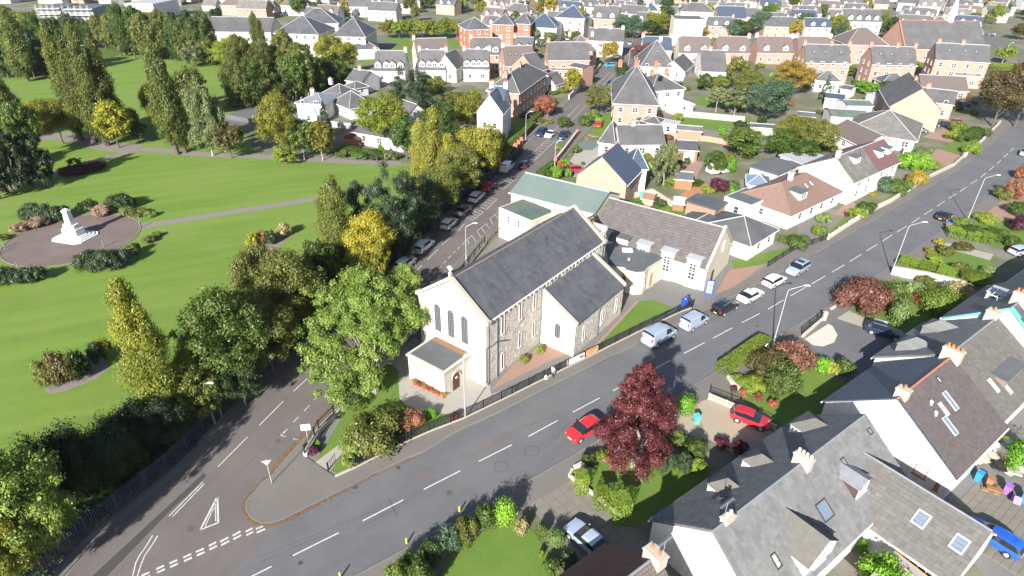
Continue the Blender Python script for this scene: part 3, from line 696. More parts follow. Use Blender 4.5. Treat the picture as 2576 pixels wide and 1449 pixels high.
# ---------------------------------------------------------------- cars
def car_meshes(kind):
    """loft the body along x (front at +x); returns paint, glass, and trim meshes"""
    S = dict(
     hatch=dict(L=3.95, W=.86, st=[(1.97, .30, .55, .60, 0), (1.9, .24, .66, .70, 0), (1.55, .2, .78, .83, 0), (.98, .2, .88, .96, 0), (.25, .2, .92, 1.40, 2), (-.45, .2, .94, 1.47, 1), (-1.35, .2, .96, 1.42, 1), (-1.72, .22, .97, 1.30, 1), (-1.93, .25, .92, 1.0, 3), (-1.97, .35, .62, .66, 0)]),
     estate=dict(L=4.5, W=.90, st=[(2.25, .30, .58, .62, 0), (2.15, .26, .72, .76, 0), (1.75, .24, .85, .90, 0), (1.1, .24, .97, 1.03, 0), (.35, .24, 1.0, 1.50, 2), (-.5, .24, 1.02, 1.60, 1), (-1.6, .24, 1.04, 1.56, 1), (-2.0, .26, 1.05, 1.42, 1), (-2.2, .3, 1.0, 1.08, 3), (-2.25, .4, .68, .72, 0)]),
     saloon=dict(L=4.5, W=.88, st=[(2.25, .28, .52, .56, 0), (2.15, .24, .66, .70, 0), (1.7, .2, .78, .82, 0), (1.0, .2, .88, .93, 0), (.2, .2, .90, 1.33, 2), (-.45, .2, .92, 1.38, 1), (-1.0, .2, .93, 1.32, 1), (-1.75, .22, .94, 1.0, 3), (-2.15, .24, .88, .94, 0), (-2.25, .35, .62, .66, 0)]),
     van=dict(L=4.7, W=.93, st=[(2.35, .32, .62, .66, 0), (2.25, .28, .82, .87, 0), (1.85, .26, .98, 1.06, 0), (1.35, .26, 1.06, 1.18, 0), (.75, .26, 1.1, 1.82, 2), (.1, .26, 1.12, 1.93, 1), (-1.0, .26, 1.12, 1.95, 4), (-2.1, .28, 1.12, 1.93, 4), (-2.3, .3, 1.10, 1.80, 5), (-2.35, .35, .8, .85, 0)]))[kind]
    W = S['W']; secs = []
    for i, (x, zl, zb, zt, k) in enumerate(S['st']):
        end = i in (0, len(S['st']) - 1); w = W * (.80 if end else (.93 if i in (1, len(S['st']) - 2) else 1))
        tall = zt - zb > .15; wr = w * ((.80 if kind != 'van' else .88) if tall else .88)
        secs.append([(x, w * .86, zl), (x, w, zl + .14), (x, w, zb - .13), (x, w * .965, zb), (x, wr, zt - (.07 if tall else .02)), (x, wr * .72, zt), (x, 0, zt + .02)])
    paint, glass = MB(), MB()
    for i in range(len(secs) - 1):
        A, B = secs[i], secs[i + 1]; k = S['st'][i + 1][4]; kA = S['st'][i][4]
        for j in range(6):
            for sg in (1, -1):
                q = [A[j], B[j], B[j + 1], A[j + 1]]; q = [(p[0], p[1] * sg, p[2]) for p in q]
                if sg < 0: q = q[::-1]
                g = False
                tallA, tallB = A[5][2] - A[3][2] > .15, B[5][2] - B[3][2] > .15
                if j == 3 and (tallA or tallB) and k in (1, 2) : g = True
                if j == 3 and k == 3: g = True
                if j in (4, 5) and k == 2: g = True                       # windscreen
                if j in (4, 5) and k in (3, 5): g = True          # rear screen
                (glass if g else paint).poly(q[::-1])
    for E_, rev in ((secs[0], False), (secs[-1], True)):
        P = [(p[0], p[1], p[2]) for p in E_] + [(p[0], -p[1], p[2]) for p in E_[-2::-1]]
        paint.poly(P if not rev else P[::-1])
    paint.poly([(s_[0][0], s_[0][1], s_[0][2]) for s_ in secs] + [(s_[0][0], -s_[0][1], s_[0][2]) for s_ in secs[::-1]])
    return S, paint, glass
CARP = {}
def car_proto(kind):
    if kind in CARP: return CARP[kind]
    S, paint, glass = car_meshes(kind); L, W = S['L'], S['W']; d = {}
    d['body'] = paint.mesh('body', 'car_white'); d['windows'] = glass.mesh('windows', 'car_glass')
    t = MB(); r = .31; t.tube((0, -.1, 0), (0, .1, 0), r, n=18); d['tyre'] = t.mesh('tyre', 'rubber')
    t = MB(); t.tube((0, 0, 0), (0, .022, 0), r * .68, r * .6, n=14)
    for i in range(5):
        a = i * 1.2566; t.bar((math.cos(a) * .03, .03, math.sin(a) * .03), (math.cos(a) * .18, .03, math.sin(a) * .18), .02, .05)
    d['rim'] = t.mesh('rim', 'alloy')
    t = MB(); t.tube((0, 0, 0), (0, .012, 0), r + .07, n=18); d['arch'] = t.mesh('wheel_arch', 'rubber')
    t = MB(); t.box((0, 0, 0), (.24, .34, .13), 0, 0, .8); d['headlight'] = t.mesh('headlight', 'lamp_glass')
    t = MB(); t.box((0, 0, 0), (.09, .16, .26 if kind != 'van' else .45)); d['tail_light'] = t.mesh('tail_light', 'lamp_red')
    t = MB(); t.box((0, 0, 0), (.12, .20, .12), 0, 0, .8); d['mirror'] = t.mesh('mirror', 'car_white')
    t = MB(); t.box((0, 0, 0), (.02, .5, .11)); d['plate'] = t.mesh('number_plate', 'plate_white')
    t = MB(); t.box((0, 0, 0), (.03, W * 1.1, .14)); d['grille'] = t.mesh('grille', 'plastic_black')
    t = MB(); t.box((0, 0, 0), (.95, .03, .03)); d['rail'] = t.mesh('roof_rail', 'alloy')
    t = MB(); t.box((0, 0, 0), (.018, .012, .52)); d['seam'] = t.mesh('door_seam', 'plastic_black')
    t = MB(); t.box((0, 0, 0), (.85, 1.0, .015)); d['sunroof'] = t.mesh('sunroof', 'car_glass')
    CARP[kind] = (S, d); return CARP[kind]
def car(px, py, heading, kind, col, label, group=None, gz=0.0, sunroof=False, rails=False, world_pt=None, scale=1.0, cat='car', name=None, bike=None):
    """px,py = middle of the car on the ground; heading in world degrees the nose points to"""
    S, d = car_proto(kind); b = world_pt or G(px, py, gz); L, W = S['L'], S['W']
    r = empty(name or ('parked_van' if kind == 'van' else 'parked_car'), label, cat, (b.x, b.y, gz), rad(heading), group); r.scale = (scale,) * 3
    inst('body', d['body'], r, m='car_' + col); inst('windows', d['windows'], r)
    ax = L * .31
    for x in (ax, -ax * .98):
        for sg in (1, -1):
            inst('wheel_arch', d['arch'], r, (x, sg * (W - .006), .33), (0, 0, 0 if sg > 0 else math.pi))
            wv = inst('wheel', d['tyre'], r, (x, sg * (W - .085), .31), (0, 0, 0 if sg > 0 else math.pi)); inst('rim', d['rim'], wv, (0, .1, 0))
    st = S['st']
    for sg in (1, -1):
        inst('headlight', d['headlight'], r, (st[1][0] - .10, sg * W * .70, st[1][2] - .03)); inst('tail_light', d['tail_light'], r, (st[-2][0] - .01, sg * W * .78, st[-2][2] - .1 + (.2 if kind == 'van' else 0)))
        inst('mirror', d['mirror'], r, (st[3][0] - .25, sg * (W + .07), st[3][2] + .05), m='car_' + col)
    inst('number_plate', d['plate'], r, (st[0][0] + .012, 0, .45)); inst('number_plate', d['plate'], r, (st[-1][0] - .012, 0, .55), m='plate_yellow')
    for sg in (1, -1):
        for x in (st[3][0] - .15, -.42): inst('door_seam', d['seam'], r, (x, sg * (W + .0), .62))
    inst('grille', d['grille'], r, (st[1][0] + .055, 0, .56))
    if sunroof: inst('sunroof', d['sunroof'], r, (-.5, 0, st[5][3] + .022))
    if rails:
        for sg in (1, -1): inst('roof_rail', d['rail'], r, (-.75, sg * W * .66, st[5][3] + .03), (0, 0, 0), (1.7, 1, 1))
    return r

# ---------------------------------------------------------------- street furniture
def street_lamp(px, py, arm_az, label, h=8.0, arm=1.9, m='galv', group='tall lamp posts along the street', rake=.55, gz=.1, two=False):
    b = G(px, py, gz); r = empty('street_lamp', label, 'street lamp', (b.x, b.y, gz), rad(arm_az), group)
    q = MB(); q.tube((0, 0, 0), (0, 0, 1.3), .11, .11, 10); q.tube((0, 0, 1.3), (0, 0, h - .25), .075, .055, 8); q.build('pole', m, r)
    q = MB(); q.tube((0, 0, h - .27), (.12, 0, h + .0), .05, .045, 6); q.tube((.12, 0, h), (arm * .95, 0, h + rake), .045, .035, 6); q.build('arm', m, r)
    q = MB(); q.box((arm + .25, 0, h + rake + .03), (.75, .26, .10), 0, 0, .75); q.build('lamp_head', 'lamp_grey', r)
    return r
def railing(pts, h, label, name='railing', bar=.14, m='iron_black', post=2.4, gz=.1, rail_z=(.12, .9), bw=.018, group=None, most=300, pm=None, pw=.05, top=None, cat='railing', flatbar=False):
    """pts: world polyline; bars, rails and posts"""
    r = empty(name, label, cat, (pts[0][0], pts[0][1], gz), 0, group); O = Vector((pts[0][0], pts[0][1], 0))
    one = MB(); one.bb(-bw, bw, -bw * .6, bw * .6, .02, h) if not flatbar else one.bb(-bw * 2.2, bw * 2.2, -bw * .5, bw * .5, .02, h); me = one.mesh('bar', m)
    pm_ = MB(); pm_.bb(-pw, pw, -pw, pw, 0, h + .06); pme = pm_.mesh('post', pm or m)
    rl = MB(); rest = MB(); n = 0; cand = []
    for a, b in zip(pts[:-1], pts[1:]):
        a = Vector((a[0], a[1], 0)) - O; b = Vector((b[0], b[1], 0)) - O; L = (b - a).length
        if L < .05: continue
        u = (b - a) / L; ang = math.atan2(u.y, u.x)
        for z in rail_z: rl.bar(a + Vector((0, 0, z * h)), b + Vector((0, 0, z * h)), .03, .045)
        for k in range(int(L / bar)): cand.append((a + u * (k + .5) * L / max(1, int(L / bar)), ang))
        for k in range(int(L / post) + 1): inst('post', pme, r, tuple(a + u * min(L, k * post)), (0, 0, ang))
    rl.build('rail', m, r)
    cand.sort(key=lambda c: depth(c[0] + O))
    for i, (p, ang) in enumerate(cand):
        if i < most: inst('bar', me, r, tuple(p), (0, 0, ang))
        else: rest.box((p.x, p.y, h / 2), (bw * (4.4 if flatbar else 2), bw * 1.2, h - .04), ang)
    rest.build('bar', m, r, kind='stuff')
    return r
def wall_line(pts, h, t, m, label, name='garden_wall', cap=None, gz=0.0, group=None, cat='wall', piers=None):
    O = Vector((pts[0][0], pts[0][1], gz)); r = empty(name, label, cat, tuple(O), 0, group)
    q = MB(); c = MB()
    for a, b in zip(pts[:-1], pts[1:]):
        a = Vector((a[0], a[1], 0)) - Vector((O.x, O.y, 0)); b = Vector((b[0], b[1], 0)) - Vector((O.x, O.y, 0))
        q.bar(a + Vector((0, 0, h / 2)), b + Vector((0, 0, h / 2)), t, h)
        if cap: c.bar(a + Vector((0, 0, h + .03)), b + Vector((0, 0, h + .03)), t + .08, .07)
    q.build('wall_body', m, r)
    if cap: c.build('coping', cap, r)
    if piers:
        pq = MB(); pq.bb(-t * .8, t * .8, -t * .8, t * .8, 0, h + .3); pq.bb(-t, t, -t, t, h + .3, h + .38); me = pq.mesh('pier', piers)
        for p in (pts[0], pts[-1]): inst('pier', me, r, (p[0] - O.x, p[1] - O.y, 0))
    return r
def marking(name, a, b, wd, z=.004, label=None):
    a, b = Vector((a[0], a[1], 0)), Vector((b[0], b[1], 0)); u = (b - a).normalized(); n = Vector((-u.y, u.x, 0)) * wd / 2
    q = MB(); q.poly([(p.x, p.y, z) for p in (a - n, b - n, b + n, a + n)], 0, [(0, 0), (1, 0), (1, 1), (0, 1)])
    return q.build(name, 'paint_white', None, kind='structure')
def bin_(px, py, col, label, gz=.1, rz=0, lid=None, h=1.07, tip=0, group=None, cat='bin'):
    b = G(px, py, gz); r = empty('wheelie_bin', label, cat, (b.x, b.y, gz), rad(rz), group)
    q = MB(); q.box((0, 0, h * .45), (.46, .54, h * .9), 0, 0, 1.18); q.build('bin_body', col, r)
    q = MB(); q.box((0, -.02, h * .93), (.58, .68, .07)); q.box((0, .32, h * .9), (.5, .06, .06)); q.build('lid', lid or col, r)
    q = MB(); 
    for x in (-.24, .24): q.tube((x - .03, .27, .1), (x + .03, .27, .1), .1, n=10)
    q.build('wheel', 'rubber', r)
    if tip: r.rotation_euler = (rad(tip), 0, rad(rz))
    return r
def shed(label, A, B, W, h, wall, roof, pitch=.5, name='shed', group=None, door=True, gz=0.0, cat='shed', side=None, flat=False, win=True):
    s = House(label, A, B, W, h, h + pitch, 'gable' if not flat else 'flat', wall, roof, name, cat, group, ov=.12, gz=gz, side=side, fascia=wall)
    if door: s.door('a', .5, 'wood', 1.8)
    if win: s.win('f', .5, .9, .6, .5)
    return s
# ---------------------------------------------------------------- the setting: ground, roads, pavements
def S2(l): return [(p[0], p[1]) for p in l]
_g = MB(); _g.poly([(-3000, -800, -.02), (3000, -800, -.02), (3000, 5000, -.02), (-3000, 5000, -.02)], 0, [(0, 0), (1, 0), (1, 1), (0, 1)])
_g.build('ground', 'earth', None, kind='structure')
main_c = [(-60, 3), (-38, 18), (-26, 26.5)] + S2(GP([(737, 1397.5), (912.6, 1310), (1066, 1231), (1204, 1161), (1329, 1098), (1441.5, 1036.6), (1542, 983), (1720.5, 889), (1865.5, 812), (1989, 744), (2092, 685), (2179.5, 631.8), (2256.5, 583.5), (2325, 539.8), (2386, 499.8), (2442, 463), (2488.5, 428.6), (2525, 396)])) + [(130, 157), (165, 198), (215, 262)]
main_c = smooth_line(main_c, 2)
MHW = 4.65
mainL, mainR = offset(main_c, MHW), offset(main_c, -MHW)
left_c = [(-28.4, 37.5), (-27.2, 43)] + S2(GP([(653, 1070), (738, 985), (794, 933), (1003, 725), (1034, 694), (1075, 654), (1112, 616), (1152, 581), (1283, 453), (1331, 406), (1394, 349), (1466, 263), (1508, 215), (1542, 182), (1574, 141), (1599, 95), (1625, 55)])) + [(95, 470), (125, 560)]
left_c = smooth_line(left_c, 2)
leftW = offset(left_c, 4.5); leftE = offset(left_c, -4.6)
fence_w = [(-44, 4), (-38.5, 20)] + S2(GP([(140, 1436), (225, 1344), (300, 1286.5), (375, 1226.5), (425, 1186.5), (475, 1139), (515, 1091), (644, 963), (770, 850)])) + [(-21.5, 75), (-16.7, 86.8), (-12.6, 101.4), (-6.5, 115.1), (-1.5, 126.5), (2.0, 137)]
# road surfaces
sheet('road', mainL + mainR[::-1], 0, 'asphalt')
sheet('road', leftE[3:] + leftW[3:][::-1], .004, 'asphalt_old')
sheet('junction_road', [(-44, 8), (-36, 20)] + [(p[0] + .9, p[1]) for p in fence_w[3:12]] + S2(GP([(869, 995), (786, 1083), (724, 1149), (684, 1196), (655, 1222), (622, 1262), (617, 1280), (630, 1304), (689, 1318), (719, 1308)])) + [(-24, 27.5), (-36, 19)], .008, 'asphalt_old')
_pt = S2(GP([(196, 1490), (400, 1294), (475, 1216.5), (540, 1165), (536, 1172)])) 
sheet('trench_patch', S2(GP([(232, 1449), (400, 1294), (475, 1225), (512, 1190), (520, 1197), (486, 1232), (430, 1283), (270, 1449), (236, 1480), (200, 1480)])), .012, 'asphalt_patch')
# pavements with kerbs
def pavement(inner, outer, name='pavement', z=.1, m='pavement'):
    def rs(l, n=90):
        l = [Vector((p[0], p[1])) for p in l]; d = [0]
        for a, c in zip(l[:-1], l[1:]): d.append(d[-1] + (c - a).length)
        o = []
        for i in range(n + 1):
            t = d[-1] * i / n; k = max(j for j in range(len(d)) if d[j] <= t + 1e-9); k = min(k, len(l) - 2); o.append(l[k].lerp(l[k + 1], min(1, (t - d[k]) / max(1e-6, d[k + 1] - d[k]))))
        return o
    b = MB(); P, Q = rs(inner), rs(outer)
    for i in range(len(P) - 1):
        q_ = [P[i], P[i + 1], Q[i + 1], Q[i]]
        if (q_[1] - q_[0]).cross(q_[2] - q_[0]) < 0: q_ = q_[::-1]
        b.poly([(v.x, v.y, z) for v in q_], 0, [(v.x, v.y) for v in q_])
        for a, c in ((P[i], P[i + 1]), (Q[i + 1], Q[i])): b.poly([(a.x, a.y, -.02), (c.x, c.y, -.02), (c.x, c.y, z), (a.x, a.y, z)])
    return b.build(name, m, None, kind='structure')
def kerb(line, wd=.13, z=.115, side=1):
    b = MB(); o = offset(line, wd * side)
    for i in range(len(line) - 1):
        b.prism([line[i], line[i + 1], o[i + 1], o[i]], -.02, z)
    return b.build('kerb', 'kerb_stone', None, kind='structure')
nk = S2(GP([(719, 1306), (769, 1281), (819, 1256), (894, 1219), (944, 1192), (1019, 1157), (1069, 1137)]))
north_k = [p for p in mainL if p[0] > -8.0]
nk_all = nk[:-1] + north_k
nf = S2(GP([(844, 1201), (894, 1178), (969, 1140), (1034, 1108), (1081, 1087), (1169, 1053), (1288, 995), (1368, 955), (1428, 925), (1513, 882.6), (1608, 835), (1708, 787.6), (1743, 775), (1840, 727.6), (1931, 673), (1994, 633), (2077, 605), (2197, 535), (2240, 510), (2282, 485), (2342, 448), (2402, 418), (2467, 363), (2515, 313), (2576, 270)])) + [(200, 262)]
tipk = S2(GP([(779, 1089), (724, 1149), (684, 1196), (660, 1215), (625, 1255), (618, 1267), (619, 1287), (630, 1304), (644, 1312), (659, 1319), (689, 1317)]))
chf = S2(GP([(769, 1150), (804, 1087), (909, 983), (1014, 865)]))            # railing line on the side street
nk2 = nk + [p for p in mainL if p[0] > -6.6]
tip = MB(); tip.prism(tipk + nk[:5] + nf[1::-1] + [chf[0], chf[1]], -.02, .1); tip.build('pavement', 'pavement', None, kind='structure')
pavement(nk2[4:], nf[1:])
kerb(tipk + nk2)
le = [p for p in leftE if p[1] > 48]
le_near = S2(GP([(779, 1089), (869, 995)])) + [p for p in leftE if 56 < p[1]]
chf_far = chf[1:] + [(-9.6, 72), (-6.3, 83.5), (-1.5, 99), (3.5, 113), (10, 131), (19.0, 155), (27, 178), (35, 203), (41.5, 224.5), (51, 254), (62, 299), (74, 350), (102, 465)]
pavement(le_near, chf_far); kerb(le_near, side=1 if False else -1)
southk = mainR; so_out = offset(main_c, -MHW - 2.35)
i0 = next(i for i, p in enumerate(mainR) if p[0] > -40)
pavement(mainR[i0:], so_out[i0:]); kerb(mainR[i0:], side=-1)
lw = [p for p in leftW if p[1] > 100]
pavement(lw, offset(lw, 1.9)); kerb(lw)
wv = MB(); wv.prism([(p[0] + 1.0, p[1]) for p in fence_w[1:16]] + [(p[0] - .3, p[1]) for p in fence_w[1:16]][::-1], -.02, .05); wv.build('verge', 'pavement', None, kind='structure')
# kerb-side leaf litter
def litter(line, n, spread, name='fallen_leaves', label='brown fallen leaves gathered along the kerb of the junction island', m='leaf_litter', seed=3, s=.06):
    rs = random.Random(seed); b = MB()
    for i in range(n):
        k = rs.randrange(len(line) - 1); t = rs.random(); p = Vector(line[k][:2]).lerp(Vector(line[k + 1][:2]), t)
        x, y = p.x + rs.gauss(0, spread), p.y + rs.gauss(0, spread); a = rs.uniform(0, 6.28); r = s * rs.uniform(.6, 1.5); z = rs.uniform(.02, .035) + (0.0)
        b.poly([(x + math.cos(a + q) * r, y + math.sin(a + q) * r, z + rs.uniform(0, .03)) for q in (0, 1.57, 3.14, 4.71)])
    return tag(b.build(name, m), label, 'leaves', None, 'stuff')
kl = offset(tipk + nk[:4], -.12)
litter(kl, 1300, .13, s=.045)
litter(nk, 500, .2, label='sparse brown leaves along the kerb of the main road', seed=8, s=.045)
litter(S2(GP([(690, 1192), (735, 1140), (790, 1080), (850, 1018)])), 2600, .35, label='brown leaves drifted along the side street kerb by the church wall', seed=5, s=.05)
# park
park = [(p[0], p[1]) for p in fence_w] + S2(GP([(1235, 425), (1010, 412), (760, 400), (640, 385), (600, 300), (700, 262), (905, 180), (760, 150), (640, 165), (500, 148), (300, 120), (120, 178), (0, 190)])) + [(-420, 230), (-420, -40), (-60, -20)]
sheet('park_lawn', park, .004, 'park_grass')
def strip(name, px, wd, z, m, label=None):
    c = smooth_line(GP(px), 3); a, b = offset(c, wd / 2), offset(c, -wd / 2)
    return sheet(name, a + b[::-1], z, m)
strip('park_path', [(-80, 505), (0, 478), (65, 458), (130, 438), (200, 418), (250, 403), (300, 390), (350, 376), (400, 378), (470, 386), (560, 391), (640, 394), (760, 400), (880, 407), (1010, 411)], 2.6, .012, 'path')
strip('park_path', [(350, 372), (300, 372), (240, 360), (200, 348), (150, 343), (100, 345)], 5.5, .016, 'path')
strip('park_path', [(345, 573), (380, 565), (480, 550), (600, 531), (700, 515), (765, 505), (850, 490), (930, 470)], 2.0, .012, 'path')
strip('park_path', [(5, 628), (-40, 640), (-100, 655)], 1.6, .012, 'path')
cl, cr, ct, cb = G(3, 628), G(352, 573), G(250, 544), G(95, 662)
ccx, ccy = (cl.x + cr.x) / 2, (cl.y + cr.y) / 2; crad = ((cl - cr).length) / 2
circ = [(ccx + crad * math.cos(a * math.pi / 32), ccy + crad * math.sin(a * math.pi / 32)) for a in range(64)]
sheet('memorial_terrace', circ, .02, 'red_gravel')
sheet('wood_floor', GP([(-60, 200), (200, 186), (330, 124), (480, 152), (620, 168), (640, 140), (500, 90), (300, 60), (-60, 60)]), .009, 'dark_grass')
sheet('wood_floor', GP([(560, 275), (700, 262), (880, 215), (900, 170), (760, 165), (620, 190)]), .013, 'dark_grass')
q = MB()
for i in range(64):
    a0, a1 = i * math.pi / 32, (i + 1) * math.pi / 32
    q.prism([(ccx + crad * math.cos(a0), ccy + crad * math.sin(a0)), (ccx + crad * math.cos(a1), ccy + crad * math.sin(a1)), (ccx + (crad + .18) * math.cos(a1), ccy + (crad + .18) * math.sin(a1)), (ccx + (crad + .18) * math.cos(a0), ccy + (crad + .18) * math.sin(a0))], -.02, .07)
q.build('edging_kerb', 'kerb_stone', None, kind='structure')
sheet('shrub_bed_earth', GP([(112, 985), (135, 940), (240, 890), (262, 905), (275, 925), (240, 955), (160, 985), (125, 992)]), .012, 'path')
sheet('shrub_bed_earth', GP([(640, 620), (655, 590), (720, 575), (733, 590), (700, 625), (665, 637)]), .012, 'path')
sheet('shrub_bed_earth', GP([(205, 665), (250, 630), (330, 620), (350, 640), (300, 675), (230, 683)]), .016, 'path')
sheet('school_field', GP([(905, 225), (915, 130), (965, 92), (1150, 96), (1190, 115), (1060, 138), (905, 225)]), .006, 'garden_grass')
sheet('school_yard', GP([(740, 130), (830, 112), (965, 100), (1010, 112), (900, 140), (740, 165)]), .008, 'asphalt')
strip('side_road', [(560, 315), (640, 278), (760, 225), (900, 183), (1010, 150)], 8.5, .008, 'asphalt')
strip('side_road', [(1478, 172), (1400, 172), (1290, 172), (1180, 172)], 7.5, .008, 'asphalt')
strip('side_road', [(1525, 171), (1600, 171), (1680, 168)], 6.5, .009, 'asphalt')
strip('side_road', [(2576, 135), (2510, 108), (2480, 92), (2440, 72)], 9, .008, 'asphalt')
# church plot
plot = nf[:17] + [(33, 92), (20, 96), (-1.5, 96)] + [(-6.3, 83.5), (-9.6, 72)] + chf[::-1]
sheet('church_grounds', plot, .03, 'paving_grey')
sheet('paved_court', GP([(965, 905), (1040, 850), (1230, 950), (1235, 992), (1288, 975), (1300, 985), (1170, 1048), (1140, 1040), (1080, 1045), (990, 1040), (960, 960)]), .035, 'paving_pale')
sheet('church_lawn', GP([(786, 1172), (800, 1150), (905, 978), (960, 918), (985, 915), (1003, 933), (1003, 960), (1004, 985), (1006, 1005), (1022, 1020), (1060, 1033), (1120, 1042), (1138, 1050), (1085, 1076), (850, 1190)]), .04, 'garden_grass')
sheet('church_lawn', GP([(1503, 868), (1560, 810), (1608, 758), (1643, 755), (1690, 773), (1673, 788), (1593, 830), (1510, 875)]), .04, 'garden_grass')
sheet('ramp', GP([(790, 1166), (850, 1121), (868, 1128), (866, 1140), (830, 1186)]), .046, 'paving_pale')
sheet('gravel_bed', GP([(1232, 985), (1288, 920), (1366, 868), (1440, 878), (1433, 888), (1395, 903), (1300, 950), (1245, 977)]), .04, 'pink_gravel')
sheet('gravel_bed', GP([(1495, 870), (1600, 757), (1608, 758), (1503, 872)]), .044, 'pink_gravel')
sheet('hall_lawn', GP([(1840, 655), (1905, 640), (1995, 620), (1960, 650), (1850, 690)]), .04, 'garden_grass')
sheet('pink_path', GP([(1800, 740), (1835, 680), (1925, 665), (1850, 720)]), .044, 'pink_gravel')
# markings on the main road: 4 m dashes, 2 m gaps
acc = 0; ml = []
cc = [p for p in main_c]
D0 = G(737, 1397.5); D1 = G(860, 1336)
pts_d = [(737, 1397.5), (912.6, 1310), (1066, 1231), (1204, 1161), (1329, 1098), (1441.5, 1036.6), (1542, 983), (1635, 933), (1720.5, 889), (1794, 850.6), (1865.5, 812), (1932, 778), (1989, 744), (2042, 714), (2092, 685), (2138, 658), (2179.5, 631.8), (2219, 606.8), (2256.5, 583.5), (2293, 561.3), (2325, 539.8), (2357, 519), (2386, 499.8), (2414.5, 481.8), (2442, 463), (2467, 446), (2488.5, 428.6), (2507.7, 412.3), (2525, 396), (2541, 381), (2556, 366)]
PD = [G(*p) for p in pts_d]
marking('centre_line_mark', G(560, 1487), G(683, 1425), .13)
for a, b in zip(PD[:-1], PD[1:]):
    marking('centre_line_mark', a, a + (b - a).normalized() * 3.95, .13)
def mk(p, q, wd=.11, z=.016): marking('road_mark', G(*p), G(*q), wd, z)
# side street
for p, q, w_ in (((35 / 4 + 644, 1070), (713, 1009), .11), ((738, 985), (794, 933), .10), ((548, 1175), (623, 1099), .10), ((425, 1299), (510, 1213), .1), ((434, 1300), (514, 1217), .1), ((1003, 725), (1023, 706), .1), ((1034, 694), (1062, 667.5), .1), ((1075, 654), (1101.6, 627.5), .1), ((1112.7, 616), (1136, 594), .1), ((1152.7, 581), (1169, 563), .1)): mk(p, q, w_)
for p, q in (((804, 994), (790, 1006)), ((779, 1020), (765, 1034)), ((751, 1049), (738, 1062.5)), ((724, 1079), (713, 1088)), ((706, 1095), (719, 1099)), ((706, 1095), (718, 1086)), ((737, 1104), (750, 1106)), ((1061.6, 720.8), (1071.5, 712)), ((1076, 705), (1083, 697.5)), ((1089.3, 690.8), (1099.3, 682)), ((1104, 676.4), (1110.5, 670.8)), ((1115, 663), (1122.7, 656)), ((1127, 651), (1135, 643)), ((1139, 637.5), (1146, 632)), ((1151.5, 626.4), (1157, 621))): mk(p, q, .09)
# parking bay teeth along the church side
teeth = [((1163, 614), (1187, 592)), ((1187, 592), (1198, 609)), ((1175, 601), (1180, 615)), ((1200, 582), (1224, 562)), ((1200, 582), (1210, 597)), ((1211, 573), (1222, 589)), ((1223, 563), (1232, 577)), ((1232, 551), (1252, 534)), ((1232, 551), (1241, 566)), ((1246, 541), (1254, 552)), ((1163, 614), (1172, 617))]
for p, q in teeth: mk(p, q, .09)
# hatched strips down the middle of the side street
def ladder(a, b, n, wd):
    a, b = G(*a), G(*b); u = (b - a).normalized(); v = Vector((-u.y, u.x, 0)) * wd / 2
    for s_ in (-1, 1): marking('hatch_line', a + v * s_, b + v * s_, .09, .016)
    for i in range(n + 1):
        c = a.lerp(b, i / n); marking('hatch_bar', c - v * .9, c + v * .9 + u * .5, .10, .020)
ladder((1181, 552), (1207, 532), 4, 1.5); ladder((1214, 525), (1240, 500), 4, 1.6); ladder((1256, 474), (1290, 448), 5, 1.7)
ladder((1334, 402), (1390, 350), 8, 2.0); ladder((1401, 332), (1466, 264), 12, 2.0); ladder((1505, 218), (1541, 182), 7, 2.0); ladder((1566, 150), (1580, 128), 5, 1.6)
# give way triangle and lines
T = [(547, 1249), (549, 1315), (504, 1333)]
for i in range(3): mk(T[i], T[(i + 1) % 3], .16, .016)
mk((541, 1262), (543, 1312), .08, .016); mk((514, 1329), (539, 1275), .08, .016)
gw = [(665, 1322, 644, 1331), (635, 1329, 618, 1338), (605, 1337, 585, 1348), (575, 1352, 554, 1363), (544, 1364, 525, 1374), (513, 1380, 493, 1389), (481, 1394, 461, 1403), (446, 1409, 426, 1418), (413, 1423, 393, 1432), (376, 1440, 356, 1449)]
for a, b, c, d in gw: mk((a, b), (c, d), .2, .016); mk((a + 2, b + 9), (c + 2, d + 9), .2, .016)
dl = [(384, 1347), (368, 1374), (350, 1400), (342, 1415), (334, 1449), (330, 1475)]; dr = [(397, 1348), (382, 1372), (364, 1398), (355, 1420), (346, 1449), (342, 1475)]
for ln in (dl, dr):
    for a, b in zip(ln[:-1], ln[1:]): mk(a, b, .1, .016)
def ring(px, r, m, z, name, n=4, rz=.6):
    c = G(*px); P = [Vector((c.x + r * math.cos(rz + i * 6.2832 / n), c.y + r * math.sin(rz + i * 6.2832 / n), z)) for i in range(n)]
    b = MB()
    for i in range(n): b.bar(P[i], P[(i + 1) % n], .035, .004)
    b.build(name, m, None, kind='structure')
for c in ((1260, 1174), (1338, 1134)): ring(c, .85, 'asphalt_patch', .006, 'cut_joint')
for c in ((756, 1416), (894, 1226), (1002, 1177)):
    c_ = G(*c); sheet('oil_stain', [(c_.x + .22 * math.cos(i * .7), c_.y + .22 * math.sin(i * .7)) for i in range(9)], .005, 'asphalt_patch')
for a, b in (((644, 1405), (940, 1285)), ((644, 1419), (800, 1350))): marking('tar_seam', G(*a), G(*b), .03, .005).data.materials[0] = MAT['asphalt_patch']

